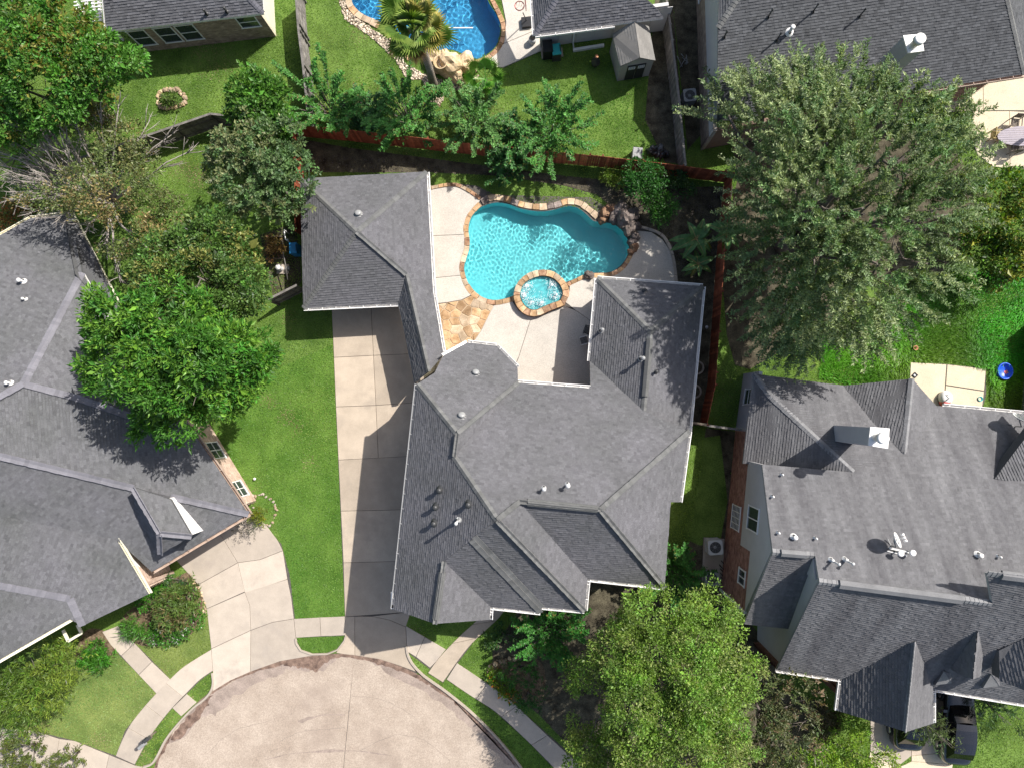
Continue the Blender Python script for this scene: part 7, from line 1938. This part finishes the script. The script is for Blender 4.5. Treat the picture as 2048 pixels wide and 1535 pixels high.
mb = MB(); mb.tube([(b.x - .1, b.y + .2, .55), (b.x + .08, b.y + .02, .6), (b.x - .15, b.y - .18, .55)], .025, 6); mb.build('toy_bar', M['metal_grey'], root)
# mailboxes
def mailbox(label, px, m, rz):
    b = P(*px, 1.1); root = thing('mailbox', label, 'mailbox', (b.x, b.y, .05), None); T = Matrix.Translation((b.x, b.y, 0)) @ Matrix.Rotation(rz, 4, 'Z')
    mb = MB(); n = 10; prof = [(-.11, .95)] + [(-.11 * math.cos(math.pi * k / n), 1.1 + .11 * math.sin(math.pi * k / n)) for k in range(n + 1)] + [(.11, .95)]
    A = [T @ Vector((-.24, y, z)) for y, z in prof]; B = [T @ Vector((.24, y, z)) for y, z in prof]
    for i in range(len(A)): j = (i + 1) % len(A); mb.poly([A[i], A[j], B[j], B[i]], smooth=False)
    mb.poly(A[::-1]); mb.poly(B); mb.build('box', M[m], root)
    p = MB(); p.box((b.x, b.y, .5), (.1, .1, .92), rz); p.build('post', M['fence_brown'], root)
    f = MB(); f.box((0, .125, 1.12), (.12, .015, .06), M=T); f.build('flag', M['pink'] if False else M['metal_dark'], root)
mailbox('dark mailbox on the grass verge at the lower left of the round street end', (292, 1479), 'metal_dark', .7)
mailbox('lighter grey mailbox beside the dark one on the verge', (284, 1490), 'metal_grey', .7)
# satellite dishes
def dish(H, label, foot, head, h, r, look, m='metal_lite', lnbs=3):
    p, n = H.top(*foot); c = P(*head, p.z + h); root = thing('satellite_dish', label, 'satellite dish', p)
    lk = Vector(look).normalized(); q = Vector((0, 0, 1)).rotation_difference(lk).to_matrix()
    mb = MB(); mb.lathe(c, [(.001, 0), (r * .4, .02), (r * .75, .07), (r, .13), (r * 1.02, .12), (r * .75, .05), (r * .3, -.01), (.001, -.02)], 26, M=q @ Matrix.Diagonal((1, .86, 1))); mb.build('reflector', M[m], root)
    mb = MB(); mb.tube([p, p + Vector((0, 0, h * .6)), c - lk * .05], .03, 8); mb.build('mast', M['metal_grey'], root)
    mb = MB(); e = c + lk * r * 1.1 + Vector((0, 0, -.1)); mb.tube([c - Vector((0, 0, .2)), e], .022, 6); mb.build('feed_arm', M['metal_lite'], root)
    for k in range(lnbs):
        mb = MB(); o = e + lk.cross(Vector((0, 0, 1))).normalized() * (k - (lnbs - 1) / 2) * .16; mb.lathe(o, [(.001, -.1), (.055, -.1), (.065, .05), (.001, .06)], 10, M=q); mb.build('receiver', M['white'], root)
    mb = MB(); s = lk.cross(Vector((0, 0, 1))).normalized(); mb.bar(p - s * .35, p + s * .35, .05, .04); mb.bar(p, p + Vector((.3, -.2, 0)) + Vector((0, 0, -.0)), .04, .04); mb.build('mount', M['metal_grey'], root)
    return root
dish(H4, 'white satellite dish tilted on the middle of the streaked right roof', (1782, 1090), (1790, 1080), .75, .44, (.75, .35, .55))
def round_antenna(label, px, H):
    p, n = H.top(*px); root = thing('round_antenna', label, 'antenna', p, None); hd_ = P(*px, p.z + .55)
    mb = MB(); mb.tube([Vector((hd_.x, hd_.y, p.z - .1)), hd_], .03, 8); mb.build('mast', M['metal_grey'], root)
    mb = MB(); mb.lathe(hd_, [(.001, .05), (.1, .045), (.15, .02), (.15, -.05), (.001, -.06)], 16); mb.build('disc', M['white'], root)
round_antenna('white round antenna disc just right of the satellite dish', (1826, 1105), H4)
round_antenna('white round antenna disc below the satellite dish', (1802, 1106), H4)
mb = MB(); a = P(1776, 1093, 0); za = H4.top(1776, 1093)[0].z; b_ = H4.top(1818, 1103)[0]
mb.bar(H4.top(1776, 1094)[0] + Vector((0, 0, .12)), b_ + Vector((0, 0, .12)), .09, .05); mb.bar(H4.top(1772, 1100)[0] + Vector((0, 0, .08)), H4.top(1812, 1110)[0] + Vector((0, 0, .08)), .05, .04)
tag(mb.build('antenna_rail', M['metal_lite']), 'metal rail carrying the discs beside the satellite dish on the right roof', 'rail')
dish(H4, 'grey satellite dish on the roof at the far right edge above the gutter', (2030, 852), (2040, 838), .8, .48, (.3, .75, .45), 'metal_lite', 1)
# pool equipment left of the garage
b = P(562, 538, .1); root = thing('pool_filter', 'white round pool filter lid on a small pad left of the garage', 'pool filter', (b.x, b.y, 0))
mb = MB(); mb.box((b.x + .1, b.y, .05), (.75, .6, .1)); mb.build('pad', M['concrete_grey'], root)
mb = MB(); mb.lathe((b.x, b.y, .1), [(.17, 0), (.17, .5), (.14, .58), (.001, .62)], 16); mb.build('tank', M['white'], root)
mb = MB(); mb.box((b.x + .5, b.y, .25), (.25, .2, .3)); mb.build('pump', M['metal_grey'], root)
a = P(566, 505, 1.2); e = P(575, 560, .9); mb = MB(); mb.tube([a, a.lerp(e, .5) + Vector((.05, 0, .05)), e], .03, 6); tag(mb.build('pole', M['fence_grey']), 'thin wooden pole leaning beside the pool filter', 'pole')
a = P(568, 460, 1.0); e = P(571, 479, 1.0); e2 = P(577, 479, 1.0); mb = MB(); mb.tube([a, e, e2], .035, 6); mb.tube([e, Vector((e.x, e.y, 0))], .035, 6); mb.tube([a, Vector((a.x, a.y, 0))], .035, 6); tag(mb.build('pipe_frame', M['white']), 'white plastic pipe frame in the dark gap by the garage', 'pipe')
b = P(548, 495, .3); mb = MB()
for x, y, sx, sy in ((-.45, 0, .06, 1.4), (.45, 0, .06, 1.4), (0, -.68, .84, .06), (0, .68, .84, .06)): mb.box((b.x + x, b.y + y, .16), (sx, sy, .32))
tag(mb.build('raised_bed', M['fence_brown']), 'wooden raised bed holding the dry golden bush', 'planter')
# stone rings by the right side of the house
for i, (x, y) in enumerate([(1394, 735), (1389, 782)]):
    b = P(x, y, .1); mb = MB(); mb.lathe((b.x, b.y, 0), [(.42, 0), (.44, .12), (.40, .16), (.34, .13), (.33, .02)], 26)
    tag(mb.build('stone_ring', M['concrete_grey']), ['upper pale concrete ring on the ground against the right eave of the house', 'lower pale concrete ring on the ground nearer the red gate'][i], 'ring')
b = P(1414, 654, .1); mb = MB(); mb.lathe((b.x, b.y, 0), [(.09, 0), (.1, .05), (.001, .07)], 14); tag(mb.build('access_cover', M['metal_lite']), 'small pale drain cap on the soil by the red side fence', 'cover')
# tarp heap
root = thing('covered_heap', 'heap under a shiny black tarp beside a grey box at the red back fence', 'tarp heap', P(1315, 305))
for i, (x, y, r0, h) in enumerate([(1305, 303, .4, .4), (1320, 306, .45, .45), (1332, 308, .3, .3), (1312, 300, .35, .35)]): boulder('tarp_fold', P(x, y, h * .4), (r0, r0 * .6, h), 'tarp', 70 + i, '', parent=root, rough=.4)
bin_('grey box beside the black tarp heap at the fence', (1275, 306), (.6, .7), .7, 'metal_grey', 'metal_grey', -.1, 'storage_box', 'box')
# rocks around beds
def ring_stones(name, label, pts, m, n, r0, seed, k=3):
    root = thing(name, label, 'stones', P(*pts[0])); rnd = random.Random(seed); L = smooth_loop(G2(pts), k)
    for i in range(n):
        p = L[int(i * len(L) / n)]; r = r0 * rnd.uniform(.7, 1.35); boulder('stone', (p[0] + rnd.gauss(0, .05), p[1] + rnd.gauss(0, .05), r * .3), (r, r * rnd.uniform(.6, .95), r * .65), rnd.choice(m), rnd.randint(1, 900), '', parent=root, sub=1, rough=.2)
ring_stones('stone_ring_bed', 'ring of tan rocks round a weedy patch on the top left lawn', [(318, 190), (335, 180), (358, 182), (370, 195), (366, 210), (345, 217), (322, 213)], ['boulder', 'stone_pale'], 34, .17, 1)
ring_stones('stone_edging', 'small ring of pale stones around the yellow green tuft by the lawn', [(500, 1000), (518, 990), (540, 995), (552, 1012), (548, 1035), (535, 1048)], ['stone_pale', 'concrete_grey'], 26, .09, 2)
ring_stones('bed_rocks', 'line of tan rocks edging the dark bed beyond the right front path', [(985, 1332), (1000, 1322), (1020, 1316), (1040, 1314), (1065, 1312)], ['boulder', 'stone_pale'], 18, .14, 3)
ring_stones('bed_rocks', 'row of small tan rocks along the left driveway bed edge', [(380, 1150), (392, 1165), (402, 1185), (408, 1205), (408, 1222)], ['stone_pale', 'boulder'], 22, .09, 4)
shrub('weedy green plant inside the ring of tan rocks on the top left lawn', [(340, 195, .5, 12), (350, 202, .4, 10), (330, 200, .4, 10)], 401, (.08, .13, .025))
# hose reel and pot by the top centre house, basket hoop stand
b = P(1065, 76, .5); root = thing('hose_reel', 'pale hose reel pot at the left corner of the top centre house', 'hose reel', (b.x, b.y, 0))
mb = MB(); mb.lathe((b.x, b.y, 0), [(.2, 0), (.25, .25), (.22, .5), (.18, .5), (.17, .4)], 18); mb.build('tub', M['siding'], root)
mb = MB(); mb.tube([(b.x + .17 * math.cos(k * .5), b.y + .17 * math.sin(k * .5), .42 + .006 * k) for k in range(30)], .02, 5); mb.build('hose', M['black'], root)
b = P(1053, 45, .2); root = thing('hoop_stand', 'black based stand of a small basketball hoop with a pink ring on the shaded patio', 'basketball hoop', (b.x, b.y, .05))
mb = MB(); mb.box((b.x, b.y, .16), (.62, .62, .24), .1); mb.build('base', M['black'], root)
p0 = P(1046, 28, 1.6); mb = MB(); mb.tube([(b.x, b.y + .1, .2), (p0.x, p0.y, 1.7)], .03, 8); mb.build('pole', M['metal_dark'], root)
r0 = P(1039, 12, 1.75); mb = MB(); mb.tube([(r0.x + .28 * math.cos(k * math.pi / 12), r0.y + .28 * math.sin(k * math.pi / 12), 1.75) for k in range(25)], .03, 6, cap=False)
for k in range(8): mb.tube([(r0.x + .28 * math.cos(k * .785), r0.y + .28 * math.sin(k * .785), 1.75), (r0.x + .15 * math.cos(k * .785 + .3), r0.y + .15 * math.sin(k * .785 + .3), 1.4)], .01, 4)
mb.build('ring', M['pink'], root)
mb = MB(); mb.box((r0.x + .36, r0.y + .05, 1.95), (.04, .7, .5), .1); mb.build('backboard', M['pink'], root)
# pergola top left
root = thing('pergola', 'white lattice pergola partly hidden by the tree at the top left corner', 'pergola', P(185, 10))
for i, x in enumerate((156, 172, 185, 197)):
    mb = MB(); mb.bar(P(x - 4, -40, 2.5), P(x + 5, 48 - i * 2, 2.5), .12, .14); mb.build('beam', M['white'], root)
for k in range(12):
    mb = MB(); mb.bar(P(148, -30 + k * 7, 2.62), P(204, -36 + k * 7, 2.62), .05, .06); mb.build('slat', M['white'], root)
for x, y in ((160, 40), (200, 38)): p = P(x, y, 2.4); mb = MB(); mb.box((p.x, p.y, 1.2), (.12, .12, 2.4)); mb.build('post', M['white'], root)
# small lawn bits
b = P(509, 957, .15); mb = MB(); mb.lathe((b.x, b.y, 0), [(.05, 0), (.06, .12), (.09, .14), (.07, .2), (.001, .22)], 14); tag(mb.build('garden_light', M['white']), 'tiny white garden light on the front lawn beside the left house', 'garden light')
# lawn chairs debris near the grey fence
b = P(1368, 118, .3); root = thing('metal_debris', 'bent pale metal frame lying on the ground by the grey fence', 'frame', (b.x, b.y, 0))
rd = random.Random(6); mb = MB()
for k in range(7): mb.tube([(b.x + rd.uniform(-.5, .4), b.y + rd.uniform(-.5, .4), rd.uniform(.03, .3)), (b.x + rd.uniform(-.5, .5), b.y + rd.uniform(-.5, .5), rd.uniform(.03, .3))], .025, 5)
mb.build('tubes', M['metal_grey'], root)
# pebble bed by the blue pool
def scatter_pebbles(name, poly_px, n, r0, m, label, seed):
    poly = G2(poly_px); xs = [p[0] for p in poly]; ys = [p[1] for p in poly]; r = np.random.default_rng(seed)
    X = r.uniform(min(xs), max(xs), n * 4); Y = r.uniform(min(ys), max(ys), n * 4); k = in_poly_np(X, Y, poly); X, Y = X[k][:n], Y[k][:n]
    R = r0 * r.uniform(.6, 1.5, len(X)); o = blobs(name, np.stack([X, Y, .01 + R * .25], 1), R, m, None, squash=.6); o['label'] = label
    HARD.append(poly)
PB = [(670, -20), (690, 0), (700, 25), (740, 55), (770, 75), (800, 105), (812, 130), (850, 150), (900, 165), (960, 150), (945, 170), (890, 190), (880, 215), (862, 205), (845, 160), (815, 160), (790, 120), (765, 95), (735, 70), (690, 40)]
flat('pebble_bed', PB, .009, 'mulch'); scatter_pebbles('pebbles', PB, 3600, .055, 'pebble', 'tan river pebbles bordering the blue pool', 3)
DB = [(1240, 398), (1300, 440), (1345, 480), (1350, 560), (1420, 560), (1450, 420), (1350, 395)]
scatter_pebbles('leaf_litter', [(600, 300), (860, 330), (1130, 360), (1370, 375), (1466, 380), (1440, 540), (1352, 560), (1340, 490), (1290, 450), (1200, 395), (1000, 350), (620, 345)], 2600, .03, 'gravel_dark', 'dark litter scattered over the shaded beds', 4)

# grass blades over the lawns
def grass():
    n = 380000
    r = np.random.default_rng(12)
    X = r.uniform(-35, 35, n * 2); Y = r.uniform(-27, 27, n * 2)
    k = np.ones(len(X), bool)
    for poly in HARD: k &= ~in_poly_np(X, Y, poly)
    for poly in (POOL, POOL2, SPA_O): k &= ~in_poly_np(X, Y, poly)
    X, Y = X[k][:n], Y[k][:n]; N = len(X)
    p2 = np.stack([X, Y, np.zeros(N)], 1)
    ca = np.tile(np.array((.10, .21, .018)), (N, 1)); cb = np.tile(np.array((.165, .255, .035)), (N, 1))
    for poly, a, b in LAWNS:
        m_ = in_poly_np(X, Y, poly); ca[m_] = a; cb[m_] = b
    t = np.clip(.5 + .48 * vnoise(p2, 3, .55) + .32 * vnoise(p2, 4, 1.6) + .22 * r.normal(size=N), 0, 1.25)[:, None]
    col = ca * (1 - t) + cb * t
    st = np.sin((X * math.cos(.08) + Y * math.sin(.08)) * 2 * math.pi / 1.1); fl_ = in_poly_np(X, Y, LAWNS[0][0]); col[fl_] *= (1 + .07 * np.sign(st[fl_]))[:, None]
    s2 = np.sin((X * .55 + Y * .83) * 2 * math.pi / 1.2); f2_ = in_poly_np(X, Y, LAWNS[2][0]); col[f2_] *= (1 + .07 * np.sign(s2[f2_]))[:, None]
    dry = (vnoise(p2, 8, .8) + .5 * r.normal(size=N)) > 1.75
    for px_, py_, rr in ((573, 830, .42), (590, 855, .3), (540, 800, .35), (620, 925, .4), (575, 640, .3), (395, 355, .8), (360, 340, .6), (720, 70, .5), (790, 190, .6), (500, 985, .5), (80, 1452, .8), (200, 1480, .5), (280, 1512, .7)):
        q_ = P(px_, py_, 0); dry |= (np.hypot(X - q_.x, Y - q_.y) + .25 * r.normal(size=N)) < rr * .8
    col[dry] = np.array((.25, .21, .10)) * (1 + .15 * r.normal(size=(dry.sum(), 1)))
    a = r.uniform(0, 6.28, N)
    d = np.stack([np.cos(a), np.sin(a), r.uniform(.25, 1.0, N)], 1)
    nn = np.stack([r.normal(size=N) * .3, r.normal(size=N) * .3, np.ones(N)], 1)
    o = leaf_cloud('grass', p2 + np.array([0, 0, .004]), d, .085 * r.uniform(.6, 1.3, N), .04 * r.uniform(.7, 1.3, N), nrm(nn), col * (1 + .16 * r.normal(size=(N, 1))), None)
    o['kind'] = 'stuff'; o['label'] = 'short lawn grass around the houses and paving'
grass()

print('LEAVES', NLEAF)
